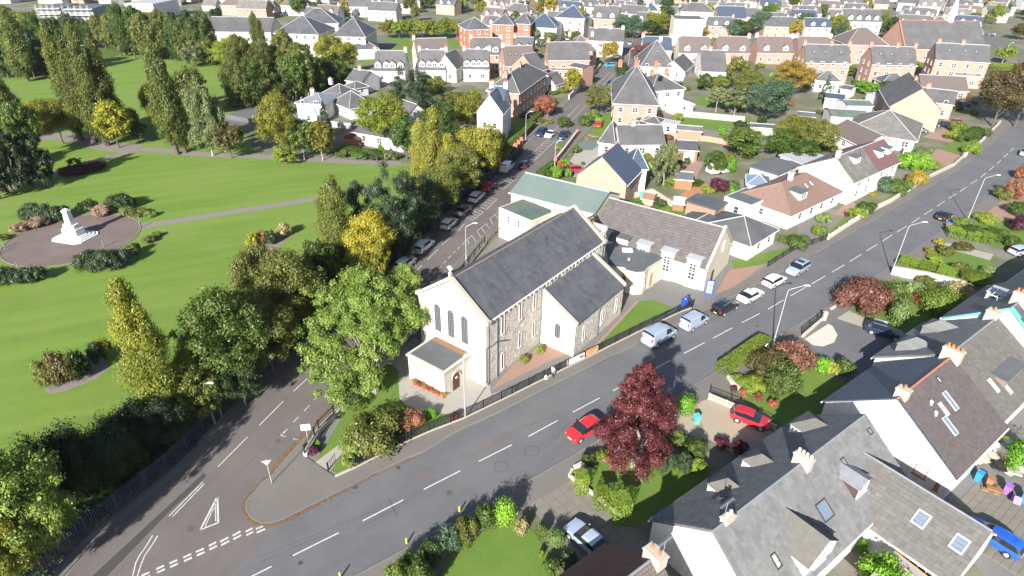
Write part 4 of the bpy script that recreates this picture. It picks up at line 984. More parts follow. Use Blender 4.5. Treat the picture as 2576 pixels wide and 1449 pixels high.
CR = random.Random(11)
for px, az, L, wd in (((900, 1330), 37, 9, .03), ((1180, 1150), 37, 12, .035), ((1350, 1140), 40, 7, .03), ((1500, 1010), 38, 9, .03), ((1700, 930), 38, 8, .03), ((1850, 800), 38, 9, .035), ((2050, 740), 38, 12, .04), ((700, 1250), 70, 6, .03), ((610, 1180), 66, 9, .03), ((760, 1060), 66, 9, .03), ((1000, 1300), 120, 3, .03), ((1990, 720), 128, 4, .05), ((880, 970), 66, 8, .03), ((1090, 690), 66, 10, .04)):
    p = G(*px); a = rad(az)
    for i in range(int(L / 1.2)):
        q_ = p + Vector((math.cos(a), math.sin(a), 0)) * 1.2; marking('tar_seam', p, q_, wd, .0135).data.materials[0] = MAT['asphalt_patch']; p = q_; a += CR.uniform(-.22, .22)
for px in ((1130, 1240), (1480, 1050), (1690, 905), (1905, 820), (2110, 655), (700, 1110), (930, 850), (1120, 640), (480, 1330)):
    c_ = G(*px); sheet('manhole_cover', [(c_.x + .32 * math.cos(i * .6283), c_.y + .32 * math.sin(i * .6283)) for i in range(10)], .0145, 'trunk_bark')
for px, az, a_, b_ in (((1250, 1110), 37, 3.2, 1.1), ((1900, 745), 38, 4.5, 1.2), ((820, 1090), 66, 5, 1.0), ((2300, 590), 40, 6, 1.3), ((1060, 1195), 37, 2.0, .9)):
    c_ = G(*px); u = Vector((math.cos(rad(az)), math.sin(rad(az)), 0)); v = Vector((-u.y, u.x, 0)); sheet('road_repair', [(c_ + u * i * a_ / 2 + v * j * b_ / 2) for i, j in ((-1, -1), (1, -1), (1, 1), (-1, 1))], .0128, 'asphalt_patch' if az > 60 else 'asphalt_old')
# ---------------------------------------------------------------- the church, its hall and outbuildings
def stones(wall_obj, x0, x1, z0, z1, y, skip, seed=1, sw=.48, sh=.26, face=-1, most=300, prefer=None):
    """proud rubble stones laid in rough courses on the plane y = const of the house frame"""
    rs = random.Random(seed); cells = []; z = z0
    while z < z1 - .1:
        h = sh * rs.uniform(.75, 1.25); x = x0 + rs.uniform(-.2, 0)
        while x < x1:
            wd = sw * rs.uniform(.55, 1.4); a, b = max(x, x0), min(x + wd, x1)
            if b - a > .12 and not skip((a + b) / 2, z + h / 2): cells.append((a + .015, b - .015, z + .012, min(z1, z + h) - .012))
            x += wd
        z += h
    cells.sort(key=lambda c: -(c[1] - c[0]) * (c[3] - c[2])); rest = {}
    one = {}
    for i, (a, b, c, d) in enumerate(cells):
        k = rs.choice('aabc'); pr = rs.uniform(.015, .05)
        if i < most:
            if k not in one: q = MB(); q.box((0, 0, 0), (1, 1, 1)); one[k] = q.mesh('stone', 'rubble_stone_' + k)
            inst('stone', one[k], wall_obj, ((a + b) / 2, y + face * pr / 2, (c + d) / 2), (0, 0, 0), (b - a, pr, d - c))
        else: rest.setdefault(k, MB()).box(((a + b) / 2, y + face * pr / 2, (c + d) / 2), (b - a, pr, d - c))
    for k, q in rest.items(): q.build('stone', 'rubble_stone_' + k, wall_obj, kind='stuff')
def arch_window(parent, x, y, z, rz, wd, h, name='arched_window', bars=(3, 7), surround=.14, glass='glass', barm='lead', pointed=False, sur='stone_pale'):
    key = ('arch', wd, h, bars, glass, surround, sur)
    if key not in WM:
        n = 10; r = wd / 2; zs = h - r
        A = [(-r, 0), (-r, zs)] + [(-r * math.cos(math.pi * i / n), zs + r * math.sin(math.pi * i / n)) for i in range(1, n)] + [(r, zs), (r, 0)]
        b = MB(); b.poly([(p[0], -.015, p[1]) for p in A][::-1][::-1], 1)
        R = r + surround; B = [(-R, -surround), (-R, zs)] + [(-R * math.cos(math.pi * i / n), zs + R * math.sin(math.pi * i / n)) for i in range(1, n)] + [(R, zs), (R, -surround)]
        A2 = [(-r, 0)] + A[1:-1] + [(r, 0)]
        for i in range(len(A2) - 1):
            b.poly([(A2[i][0], -.09, A2[i][1]), (A2[i + 1][0], -.09, A2[i + 1][1]), (B[i + 1][0], -.09, B[i + 1][1]), (B[i][0], -.09, B[i][1])], 0)
            b.poly([(A2[i][0], 0, A2[i][1]), (A2[i + 1][0], 0, A2[i + 1][1]), (A2[i + 1][0], -.09, A2[i + 1][1]), (A2[i][0], -.09, A2[i][1])], 0)
            b.poly([(B[i][0], -.09, B[i][1]), (B[i + 1][0], -.09, B[i + 1][1]), (B[i + 1][0], 0, B[i + 1][1]), (B[i][0], 0, B[i][1])], 0)
        b.bb(-R - .05, R + .05, -.16, 0, -surround - .05, 0)
        for i in range(1, bars[0] + 1):
            xx = -r + wd * i / (bars[0] + 1); b.bb(xx - .022, xx + .022, -.05, -.02, 0, zs + math.sqrt(max(0, r * r - xx * xx)) - .02, 2)
        for i in range(1, bars[1] + 1):
            zz = h * i / (bars[1] + 1); hw = r if zz < zs else math.sqrt(max(.001, r * r - (zz - zs) ** 2)); b.bb(-hw, hw, -.045, -.02, zz - .02, zz + .02, 2)
        WM[key] = b.mesh('arched_window', [sur, glass, barm])
    return inst(name, WM[key], parent, (x, y, z), (0, 0, rz))
ch = House('long stone church with dark slate roof, pale gable front and three tall arched windows', (1222, 811), (1518, 606), 9.7, 8.5, 11.9, 'gable', 'rubble', 'slate', 'church', 'church', side='far', ov=.12, verge='ridge_terracotta')
R_ = ch.root; L_ = ch.L
xg, sg = (0, 1) if not ch.swap else (L_, -1)          # the gable front stands at x = xg
fg = -math.pi / 2 if sg > 0 else math.pi / 2
def cx(a): return a if sg > 0 else L_ - a
def skipwin(a, z):
    a = a if sg > 0 else L_ - a
    for c, z0, z1, hw in WINS:
        if abs(a - c) < hw + .25 and z0 - .3 < z < z1 + .3: return True
    return (abs(a - 9.9) < .2)
WINS = [(2.9, 5.5, 8.0, .3), (6.2, 5.7, 8.0, .3), (9.0, 5.7, 8.0, .3), (2.9, .6, 2.8, .3), (6.2, 1.8, 4.0, .3), (9.0, 1.8, 4.0, .3), (12.2, 5.8, 7.9, .28), (15.2, 5.8, 7.9, .28), (18.2, 5.8, 7.9, .28), (21.2, 5.8, 7.9, .28), (23.6, 5.8, 7.9, .28)]
stones(ch.walls, *sorted((cx(0), cx(L_))), .4, 8.3, -.001, skipwin, 4)
for c, z0, z1, hw in WINS: arch_window(R_, cx(c), -.02, z0, 0, .42, z1 - z0, bars=(1, 5), surround=.07, sur='rubble_stone_c')
q = MB()       # pale ashlar gable front, stands proud of the rubble; with raised copings
pr_ = -.12 * sg
F_ = [(xg + pr_, -.12, 0), (xg + pr_, -.12, 8.75), (xg + pr_, 4.85, 12.35), (xg + pr_, 9.82, 8.75), (xg + pr_, 9.82, 0)]
q.poly(F_ if sg > 0 else F_[::-1], uv=[(p[1], p[2]) for p in (F_ if sg > 0 else F_[::-1])])
for i in range(4):
    a, b = F_[i], F_[i + 1]; a2, b2 = (xg + .35 * sg, a[1], a[2]), (xg + .35 * sg, b[1], b[2]); q.poly([a, b, b2, a2])
q.build('gable_front', 'ashlar', R_)
for e, fz in ((xg, 0), (L_ - xg, 0)):
    q = MB()
    d = 1 if e < L_ / 2 else -1
    for y0, z0, y1, z1 in ((-.3, 8.7, 4.85, 12.45), (10.0, 8.7, 4.85, 12.45)):
        q.poly([(e - .2 * d, y0, z0), (e + .32 * d, y0, z0), (e + .32 * d, y1, z1), (e - .2 * d, y1, z1)]); 
        for xx in (e - .2 * d, e + .32 * d): q.poly([(xx, y0, z0), (xx, y1, z1), (xx, y1, z1 - .25), (xx, y0, z0 - .25)])
    q.bb(e - .25 * d, e + .37 * d, -.5, -.05, 8.35, 8.72); q.bb(e - .25 * d, e + .37 * d, 9.75, 10.2, 8.35, 8.72)
    q.build('coping', 'chimney_stone', R_)
q = MB(); q.box((xg, 4.85, 12.65), (.3, .3, .5)); q.box((xg, 4.85, 13.25), (.12, .16, .9)); q.box((xg, 4.85, 13.4), (.12, .75, .16))
for i in range(12):
    a0, a1 = i * .5236, (i + 1) * .5236; q.bar((xg, 4.85 + .27 * math.cos(a0), 13.4 + .27 * math.sin(a0)), (xg, 4.85 + .27 * math.cos(a1), 13.4 + .27 * math.sin(a1)), .1, .08)
q.build('stone_cross', 'stone_pale', R_)
for y in (2.85, 4.85, 6.85): arch_window(R_, xg - .14 * sg, y, 4.6, fg, .95, 3.6, bars=(3, 11), surround=.18, barm='lead', sur='stone_pale')
q = MB(); q.bb(xg - .26 * sg, xg - .1 * sg, 1.6, 8.1, 4.1, 4.3); q.bb(xg - .30 * sg, xg - .1 * sg, -.3, 10.0, -.02, .45); q.build('string_course', 'stone_pale', R_)
q = MB()
for a in (1.75, 10.15, 13.7, 19.7): q.tube((cx(a), -.12, .1 if a < 11 else 7.8), (cx(a), -.12, 8.3), .07, n=6)
q.tube((cx(10.3), -.2, 1.2), (cx(10.3), -.2, 8.3), .06, n=6); q.build('drainpipe', 'lead', R_)
q = MB()
for i in range(30): q.box((cx(.5 + i * .82), -.12, 8.22), (.16, .26, .22))
q.build('corbel', 'rubble_stone_c', R_, kind='stuff')
# slates of the slope that faces the street
ch.tiles('slate', 'slate', near=Vector((3, 2)), tw=.42, th=.34)
# parapet block behind the nave
q = MB(); q.bb(cx(L_ + .1), cx(L_ + 1.7), .6, 9.1, 0, 9.3); q.build('rear_parapet', 'ashlar', R_); q = MB(); q.bb(cx(L_ + 1.25), cx(L_ + 1.75), .4, 9.3, 9.3, 9.9); q.build('parapet_coping', 'stone_pale', R_)
q = MB(); q.bb(cx(L_ + .35), cx(L_ + 1.2), .9, 8.8, 9.3, 9.36); q.build('lead_gutter', 'lead', R_)
for y in (.2, .55): 
    q = MB(); q.tube((cx(L_ + .9), y, 3.4), (cx(L_ + .9), y, 9.0), .07, n=6); q.build('soil_pipe', 'frame_white' if y > .3 else 'lead', R_)
# side aisle under a lean-to roof
q = MB(); x0, x1 = cx(10.6), cx(22.4); y0 = -4.9
for x in (x0, x1): q.poly([(x, y0, 0), (x, 0, 0), (x, 0, 7.5), (x, y0, 4.6)], uv=[(y0, 0), (0, 0), (0, 7.5), (y0, 4.6)])
q.poly([(x0, y0, 0), (x1, y0, 0), (x1, y0, 4.6), (x0, y0, 4.6)])
aw = q.build('aisle_wall', 'rubble', R_)
stones(aw, *sorted((x0, x1)), .3, 4.5, y0 - .001, lambda a, z: any(abs((a if sg > 0 else L_ - a) - c) < .5 and z > 1.3 and z < 3.7 for c in (12.6, 16.9, 20.6)), 9)
q = MB(); d = -.10 * sg; P = [(x0 + d, y0 - .1, 0), (x0 + d, -.0, 0), (x0 + d, 0, 7.9), (x0 + d, y0 - .1, 4.95)]; q.poly(P, uv=[(p[1], p[2]) for p in P]); q.build('aisle_gable', 'render_cream', R_)
q = MB(); q.solid([(x0 + .2 * sg, y0 - .2, 4.6), (x1 - .2 * sg, y0 - .2, 4.6), (x1 - .2 * sg, -.02, 7.55), (x0 + .2 * sg, -.02, 7.55)], .14); ar = q.build('aisle_roof', 'slate', R_)
q = MB()
for x in (x0 + .05 * sg, x1): q.solid([(x - .22, y0 - .3, 4.85), (x + .22, y0 - .3, 4.85), (x + .22, -.02, 7.85), (x - .22, -.02, 7.85)], .3)
q.build('coping', 'chimney_stone', R_)
sl = (7.55 - 4.6) / (abs(y0) + .2); c_ = 1 / math.hypot(1, sl)
O_ = Vector((min(x0, x1) + .25, y0 - .2, 4.6)); tile_plane(ar, O_, Vector((1, 0, 0)), Vector((0, c_, sl * c_)), Vector((0, -sl * c_, c_)), abs(x1 - x0) - .5, (abs(y0)) / c_, .42, .34, .015, 'slate', 'slate')
arch_window(R_, x0 - .14 * sg, -2.6, 1.9, fg, .75, 2.0, bars=(2, 6), surround=.2)
for c in (12.6, 16.9, 20.6): arch_window(R_, cx(c), y0 - .02, 1.5, 0, .4, 2.0, bars=(1, 5), surround=.07, sur='rubble_stone_c')
q = MB(); q.tube((cx(16.0), y0 - .12, .1), (cx(16.0), y0 - .12, 4.4), .06, n=6); q.tube((cx(15.7), y0 - .12, .1), (cx(15.7), y0 - .12, 4.4), .05, n=6); q.build('drainpipe', 'lead', R_)
# front porch with flat roof
px0, px1 = cx(-4.5), cx(-.13); q = MB(); q.prism([(px0, 2.2), (px1, 2.2), (px1, 7.6), (px0, 7.6)], 0, 3.25); q.build('porch_wall', 'ashlar', R_)
q = MB(); q.prism([(px0 - .15 * sg, 2.05), (px1, 2.05), (px1, 7.75), (px0 - .15 * sg, 7.75)], 3.25, 3.5); q.build('porch_cornice', 'stone_pale', R_)
q = MB(); q.prism([(px0 + .2 * sg, 2.4), (px1, 2.4), (px1, 7.4), (px0 + .2 * sg, 7.4)], 3.5, 3.53); q.build('porch_roof', 'roof_felt', R_)
q = MB(); q.prism([(px1 - .8 * sg, 2.5), (px1, 2.5), (px1, 7.3), (px1 - .8 * sg, 7.3)], 3.53, 3.55); q.build('moss_strip', 'wood', R_)
for y in (3.1, 4.5, 5.9): arch_window(R_, px0 - .01 * sg, y, .95, fg, .62, 1.7, bars=(1, 4), surround=.14, glass='glass_blind')
q = MB(); n = 10; A = [(-.55, 0), (-.55, 1.75)] + [(-.55 * math.cos(math.pi * i / n), 1.75 + .55 * math.sin(math.pi * i / n)) for i in range(1, n)] + [(.55, 1.75), (.55, 0)]
q.poly([(p[0], -.03, p[1]) for p in A]); q.box((.05, -.05, 1.6), (.3, .03, .22), 0, 1); d_ = q.build('porch_door', ['door_brown', 'sign_white'], R_); d_.location = ((px0 + px1) / 2 - .3 * sg, 2.2, .05)
q = MB()
for i in range(n):
    a0, a1 = math.pi * i / n, math.pi * (i + 1) / n
    q.bar((-.66 * math.cos(a0), -.06, 1.75 + .66 * math.sin(a0)), (-.66 * math.cos(a1), -.06, 1.75 + .66 * math.sin(a1)), .12, .2)
o = q.build('door_arch', 'chimney_stone', R_); o.location = d_.location
# link building with flat roof and rounded corner
def poly_building(name, label, px, h, wall, roofm, cat, over=.15, coping='stone_pale', gz=0, par=.15):
    P = [G(x, y, h) for x, y in px]; O = P[0].copy(); O.z = 0; r = empty(name, label, cat, (O.x, O.y, gz)); W_ = [(p.x - O.x, p.y - O.y) for p in P]
    cxm = sum(p[0] for p in W_) / len(W_); cym = sum(p[1] for p in W_) / len(W_)
    sc = lambda k: [(cxm + (p[0] - cxm) * k, cym + (p[1] - cym) * k) for p in W_]
    q = MB(); q.prism(W_, 0, h - .25); q.build('wall', wall, r); q = MB(); q.prism(sc(1.02), h - .25, h); q.build('cornice', coping, r); q = MB(); q.prism(sc(.95), h, h + .03); q.build('roof', roofm, r)
    return r, W_, O
lr, LW, LO = poly_building('church_link', 'low cream link building with grey flat roof and rounded corner beside the church', [(1519, 615), (1553, 605), (1657, 640), (1672, 648), (1650, 662), (1633, 672), (1622, 684), (1601, 686), (1577, 680), (1570, 673), (1537, 670), (1527, 665)], 3.6, 'render_cream', 'roof_felt', 'link building')
def on_poly(i, t, W_): a, b = W_[i], W_[(i + 1) % len(W_)]; return a[0] + (b[0] - a[0]) * t, a[1] + (b[1] - a[1]) * t, math.atan2(b[1] - a[1], b[0] - a[0])
for i, t, nm in ((4, .45, 'door'), (8, .5, 'win'), (5, .5, 'win')):
    x, y, a = on_poly(i, t, LW); a_ = a + math.pi
    if nm == 'door': arch_window(lr, x, y, .05, a_, .9, 2.3, 'entrance_door', (1, 0), .14, 'door_oak')
    else: inst('window', window_mesh(.8, 1.3, 'sash', 'stone_pale', 'glass'), lr, (x, y, 1.1), (0, 0, a_))
q = MB(); q.box((0, 0, .12), (1.5, 1.0, .24)); q.box((0, 0, .26), (1.3, .8, .06), 0, 1); o = q.build('skylight', ['frame_white', 'glass_blind'], lr); p = G(1578, 631, 3.6); o.location = (p.x - LO.x, p.y - LO.y, 3.63)
q = MB(); q.tube((0, 0, 0), (0, 0, .3), .15, n=8); o = q.build('roof_vent', 'frame_white', lr); p = G(1582, 655, 3.6); o.location = (p.x - LO.x, p.y - LO.y, 3.63)
# hall with tall window bays breaking the eave
hall = House('church hall with long grey-brown roof, white window bays and cream end gable', Vector((12.2, 87.2, 0)), Vector((27.3, 76.8, 0)), 10.2, 3.6, 7.9, 'gable', 'render_white', 'tile_brown', 'church_hall', 'hall', world_pts=True, side='far', ov=.15)
hall.tiles('tile', 'tile_single_hall', tw=.5, th=.42, near=Vector((16, 2)))
for i, t in enumerate((.10, .28, .47, .68, .89)):
    x = hall.X(t); q = MB(); q.bb(x - .95, x + .95, -.22, 1.1, .0, 4.55); q.build('window_bay', 'render_white', hall.root)
    q = MB(); q.solid([(x - 1.15, -.4, 4.66), (x + 1.15, -.4, 4.66), (x + 1.15, 2.0, 4.80), (x - 1.15, 2.0, 4.80)], .14); q.build('bay_roof', 'lead_pale' if i != 1 else 'roof_felt', hall.root)
    if i >= 2: inst('window', window_mesh(1.0, 2.6, 'grid'), hall.root, (x, -.23, 1.3))
    if i >= 3:
        q = MB()
        for k in range(5): q.bb(x - .5, x + .5, -.31, -.29, 1.45 + k * .5, 1.5 + k * .5)
        q.build('glazing_bar', 'frame_white', hall.root)
gx = hall.L if not hall.swap else 0; sgn = 1 if gx else -1
q = MB(); F2 = [(gx + .1 * sgn, -.1, 0), (gx + .1 * sgn, 10.3, 0), (gx + .1 * sgn, 10.3, 3.9), (gx + .1 * sgn, 5.1, 8.3), (gx + .1 * sgn, -.1, 3.9)]; q.poly(F2, uv=[(p[1], p[2]) for p in F2]); q.build('end_gable', 'render_cream', hall.root)
q = MB()
for y0_, z0_ in ((-.2, 3.9), (10.4, 3.9)): q.solid([(gx - .2, y0_, z0_), (gx + .2, y0_, z0_), (gx + .2, 5.1, 8.4), (gx - .2, 5.1, 8.4)], .25)
q.build('gable_coping', 'chimney_stone', hall.root)
put_window(hall.root, gx + .12 * sgn, 2.6, .1, sgn * math.pi / 2, 1.0, 2.2, 'plain', 'door_brown', 'door_brown', 'side_door')
put_window(hall.root, gx + .12 * sgn, 5.6, 4.4, sgn * math.pi / 2, .7, 1.4, 'sash')
for x in (.36, .58, .79): q = MB(); q.tube((hall.X(x), -.08, 0), (hall.X(x), -.08, 3.5), .05, n=6); q.build('drainpipe', 'lead', hall.root)
# green roofed building at the back
gb = House('cream building with shallow pale green roof behind the church', Vector((-.4, 98.2, 0)), Vector((12.8, 90.0, 0)), 9.2, 6.1, 7.9, 'gable', 'render_cream', 'roof_green', 'parish_building', 'hall', world_pts=True, side='far', ov=.35, fascia='frame_white')
for t in (.30, .82):
    arch_window(gb.root, gb.X(t), -.02, 2.2, 0, 1.0, 3.2, 'arched_window', (1, 4), .12, 'glass', 'frame_white', sur='frame_white')
gb.win('b', .35, 3.2, 1.6, 1.0)
fw = House('square cream wing with dark green flat roof and two small windows facing the road', (1255, 527), (1338, 562), 5.6, 4.9, 5.2, 'flat', 'render_cream', 'roof_green_dark', 'flat_roof_wing', 'building', side='far')
for t in (.3, .62): fw.win('f', t, 3.3, .5, 1.2)
fw.win('f', .35, .6, 1.6, 1.4, glass='glass_blind')
# railings round the church
railing([(p[0], p[1]) for p in nf[1:13]], 1.1, 'black railing on low stone kerb along the church front beside the main road', 'church_railing', .16, gz=.22, bw=.026)
wall_line([(p[0], p[1]) for p in nf[0:13]], .22, .2, 'chimney_stone', 'low pale stone kerb under the church railing on the main road', 'kerb_wall', gz=.02)
railing([(p[0], p[1]) for p in nf[14:17]], 1.05, 'dark railing beside the hall lawn further along the main road', 'church_railing', .18, gz=.1, bw=.016)
railing(chf + [(-9.9, 72), (-6.6, 83.2), (-4.4, 90.5)], 1.1, 'black railing on a stone wall along the side street west of the church', 'church_railing', .16, gz=.5, bw=.016)
wall_line(chf + [(-9.9, 72), (-6.6, 83.2), (-4.4, 90.5)], .5, .35, 'rubble', 'low rubble wall under the railing on the side street', 'boundary_wall', cap='stone_pale')
g0 = [G(820, 1158), G(845, 1150)]
railing([tuple(G(826, 1184, .05))[:2], tuple(G(846, 1158, .05))[:2]], 1.0, 'short black handrail gate beside the ramp at the church corner', 'handrail', .25, gz=.05, bw=.02)
railing([tuple(G(1741, 778, .1))[:2], tuple(G(1726, 757, .05))[:2]], 1.1, 'open black gate leaf at the church entrance by the blue sign', 'iron_gate', .12, gz=.05)
# boards hung on the railing
def board(label, a, b, z0, z1, m, art, gz=.1):
    a, b = G(*a, 0), G(*b, 0); u = (b - a).normalized(); r = empty('banner', label, 'banner', (a.x, a.y, gz), math.atan2(u.y, u.x)); Lb = (b - a).length
    q = MB(); q.bb(0, Lb, -.09, -.05, z0, z1); q.build('sheet', m, r)
    q = MB()
    for x0, x1, za, zb in art: q.bb(x0 * Lb, x1 * Lb, -.098, -.091, z0 + (z1 - z0) * za, z0 + (z1 - z0) * zb)
    q.build('print', 'print_dark' if m == 'sign_white' else 'sign_red', r); return r
board('long white banner with a small dark picture tied to the church railing', (1425, 925), (1468, 905), .25, 1.05, 'sign_white', [(.72, .95, .2, .75), (.08, .5, .62, .72)])
board('orange and white banner tied to the church railing', (1473, 902), (1502, 888), .3, 1.1, 'sign_orange', [(.1, .9, .7, .85), (.15, .6, .3, .4)])
def church_sign(px, label, wd, h, z0, kind, rz):
    b = G(*px, .05); r = empty('church_sign', label, 'sign', (b.x, b.y, .05), rz)
    q = MB(); q.tube((-wd / 2, 0, 0), (-wd / 2, 0, z0 + h), .045, n=6); q.tube((wd / 2, 0, 0), (wd / 2, 0, z0 + h), .045, n=6); q.build('post', 'sign_blue' if kind else 'iron_black', r)
    q = MB()
    if kind == 0:
        q.poly([(-wd / 2, -.05, z0), (wd / 2, -.05, z0), (wd / 2, -.05, z0 + h * .85), (wd * .3, -.05, z0 + h), (-wd * .3, -.05, z0 + h), (-wd / 2, -.05, z0 + h * .85)]); q.bb(-wd / 2, wd / 2, -.049, .0, z0, z0 + h * .85)
    else: q.bb(-wd / 2, wd / 2, -.05, .0, z0, z0 + h)
    q.build('panel', 'sign_blue', r); q = MB()
    if kind == 0: q.box((0, -.06, z0 + h * .72), (.16, .01, .2)); q.box((0, -.06, z0 + h * .72), (.26, .01, .07))
    else:
        for i in range(2):
            for k in range(3): q.bb(-wd * .38 + i * wd * .4, -wd * .06 + i * wd * .4, -.062, -.052, z0 + h * (.1 + .3 * k), z0 + h * (.32 + .3 * k))
    q.build('notice', 'sign_white', r); return r
church_sign((1718, 783), 'blue church sign with a small white emblem just behind the railing', 1.3, 1.5, .9, 0, rad(38))
church_sign((1780, 752), 'tall blue notice board with white papers beside the church hall', 1.0, 2.2, .8, 1, rad(-10))
# ---------------------------------------------------------------- houses: eave line A-B and a ridge point R in the survey picture, eave height he, pitch in degrees
def HF(label, A, B, he, R=None, pitch=38, W=None, hr=None, **k):
    a, b = G(A[0], A[1], he), G(B[0], B[1], he); u = (b - a).normalized(); n = Vector((-u.y, u.x, 0)); tn = math.tan(rad(pitch))
    if R is not None:
        best = None
        for i in range(1, 1400):
            z = he + i * .01; d = n.dot(G(R[0], R[1], z) - a); e = abs(abs(d) * tn - (z - he))
            if best is None or e < best[0]: best = (e, z, d)
        W_ = 2 * abs(best[2]); hr = best[1]; side = 'far' if (n * (1 if best[2] > 0 else -1)).dot(a + b) > 0 else 'near'
        if W is None: W = W_
        else: k.setdefault('ridge', min(.9, W_ / 2 / W))
        k.setdefault('side', side)
    else:
        W = W or 8; hr = hr or he + W / 2 * tn
    return House(label, A, B, W, he, hr, **k)

# ---- near terrace on the right; U runs along the terrace, N away from the street
TU = Vector((.802, .597, 0)); TN = Vector((.597, -.802, 0))
def TP(u, n): return TU * u + TN * n
def TH(label, u0, u1, n0, W, he, hr, **k): return House(label, TP(u0, n0), TP(u1, n0), W, he, hr, world_pts=True, side='near', **k)
h1 = TH('large grey tiled bungalow at the lower right with small dormers and a white gable end', 30.2, 51.6, -20.6, 10.4, 3.0, 7.05, wall='render_white', rm='tile_grey', verge='lead', ov=.25, name='bungalow')
h1.tiles('tile', 'tile_single_grey', tw=.42, th=.37, near=Vector((20, 3))); h1.tiles('tile', 'tile_single_grey', back=True, tw=.42, th=.37, near=Vector((15, 2)))
SW = 'a'       # the gable end nearest the camera
h1.win(SW, .62, .9, 1.2, 1.2)
for t in (.30, .52): h1.dormer(t, 1.0, 2.2, 1.0, 'hip', rm='tile_single_stone', win=True, rh=.9)
h1.dormer(.885, .9, 3.0, 1.2, 'hip', rm='tile_single_stone', rh=1.0)
h1.chim(.075, up=.6, sx=1.0, sy=.6, pots=2, pm='pot_cream'); h1.chim(.535, up=.9, sx=.6, sy=1.5, pots=4, pm='pot_cream')
h1.sky(.20, .55, .8, 1.0); h1.sky(.50, .42, 1.4, 1.5, back=True); h1.sky(.17, .35, .6, 1.1, back=True, m='glass_blind'); h1.sky(.73, .70, .6, .8, back=True); h1.sky(.965, .8, .6, .6, back=True)
h1.dormer(.335, .15, 4.0, 1.5, 'gable', back=True, rm='tile_single_stone', rh=1.5, style='double')
h1.dormer(.715, 1.5, 2.0, 1.5, 'gable', back=True, rm='lead', wm='tile_single_brown', rh=.4)
wing = House('grey tiled rear wing with two white roof windows at the lower right corner', TP(44.9, -15.0), TP(44.9, -3.6), 7.6, 2.5, 5.6, roof='gable', wall='render_white', rm='tile_lichen', world_pts=True, side='far', ov=.2, name='rear_wing', cat='house wing', verge='lead', ridge=.5)
wing.tiles('tile', 'tile_single', tw=.42, th=.37, near=Vector((10, 2))); wing.tiles('tile', 'tile_single', back=True, tw=.42, th=.37, near=Vector((10, 2)))
for t in (.66, .91): wing.sky(t, .55, 1.0, 1.3, m='glass_sky', frame='frame_white')
for t in (.74, .85): wing.win('f', t, .1, 1.3, 2.1, 'grid', 'frame_white', 'glass')
wing.win('f', .5, 1.6, .5, .5)
h2 = TH('white gabled bungalow with dark slate front roof, purple-brown rear roof and red ridge', 55.9, 67.1, -20.5, 12.4, 3.0, 7.5, wall='render_white', rm='slate_blue', verge='ridge_red', ridge=.475, ov=.25, name='bungalow')
h2.tiles('slate', 'slate_single_blue', tw=.36, th=.3, near=Vector((5, 3))); h2.tiles('slate', 'tile_single_purple', back=True, tw=.36, th=.3, near=Vector((5, 3)))
h2.chim(.06, up=.9, sx=.8, sy=1.1, pots=1); h2.chim(.985, up=1.1, sx=.8, sy=1.8, pots=4)
h2.sky(.33, .42, .7, 1.9, back=True, frame='lead_pale'); h2.sky(.55, .62, .7, 2.0, back=True, frame='lead_pale'); h2.sky(.40, .60, .5, 1.4, back=True, frame='lead_pale', m='glass_blind'); h2.sky(.60, .88, .4, .7, back=True, m='glass_blind')
for u_, v_ in ((.30, .72), (.26, .60)):
    q = MB(); q.tube((0, 0, -.2), (0, 0, .45), .10, n=8); q.tube((0, 0, .45), (.12, -.12, .6), .12, n=8); o = q.build('roof_vent', 'frame_white', h2.root); o.location = (h2.X(u_), h2.W - v_ * (h2.W - h2.rp), h2.he + v_ * (h2.W - h2.rp) * h2.sl2)
h2.win(SW, .80, .9, 1.1, 1.2, 'plain', 'ridge_red', 'glass_blind'); h2.win(SW, .93, .5, .35, .9, 'plain', 'ridge_red', 'ridge_red')
h3 = TH('bungalow with grey stone slates and two orange framed dormers', 67.5, 79.6, -21.3, 12.6, 3.1, 7.3, wall='render_white', rm='tile_grey', verge='lead', ov=.25, name='bungalow')
h3.tiles('tile', 'tile_single_stone', back=True, tw=.36, th=.32, near=Vector((6, 3))); h3.tiles('tile', 'tile_single_grey', tw=.42, th=.37, near=Vector((6, 3)))
for t in (.24, .74): h3.dormer(t, 1.1, 2.6, 1.25, 'hip', rm='tile_single_grey', wm='tile_single_grey', frame='frame_orange', rh=1.0)
h3.dormer(.52, 1.6, 5.0, 1.1, 'flat', back=True, wm='ridge_terracotta', rm='roof_felt', frame='frame_orange', win=False)
h3.sky(.22, .36, .6, 1.6, back=True, m='glass_blind', frame='lead_pale'); h3.sky(.36, .24, .6, 1.6, back=True, m='glass_blind', frame='lead_pale')
h4 = TH('two storey white house with teal verge boards and dark slate roof at the right edge', 79.9, 93, -19.7, 11.0, 4.8, 9.0, wall='render_white', rm='slate', verge='lead', ov=.3, name='house')
h4.tiles('slate', 'slate', tw=.4, th=.32, near=Vector((3, 3)))
q = MB()
for y0_, z0_ in ((-.35, 4.55), (11.35, 4.55)): q.solid([(h4.X(0) - .25, y0_, z0_), (h4.X(0) + .25, y0_, z0_), (h4.X(0) + .25, 5.5, 9.12), (h4.X(0) - .25, 5.5, 9.12)], .3)
q.build('verge_board', 'teal_trim', h4.root)
h4.chim(.16, up=1.2, sx=.9, sy=1.6, pots=4); h4.dormer(.55, 1.5, 2.2, 1.2, 'flat', rm='lead_pale', win=False)
q = MB()
for i in range(4): q.bar((0, i * .5, .5), (2.6, i * .5, .5), .05, .05)
for i in range(3): q.bar((i * 1.2, -.1, .5), (i * 1.2, 1.7, .5), .05, .05); q.bar((i * 1.2, .7, -.5), (i * 1.2, .7, .5), .05, .05)
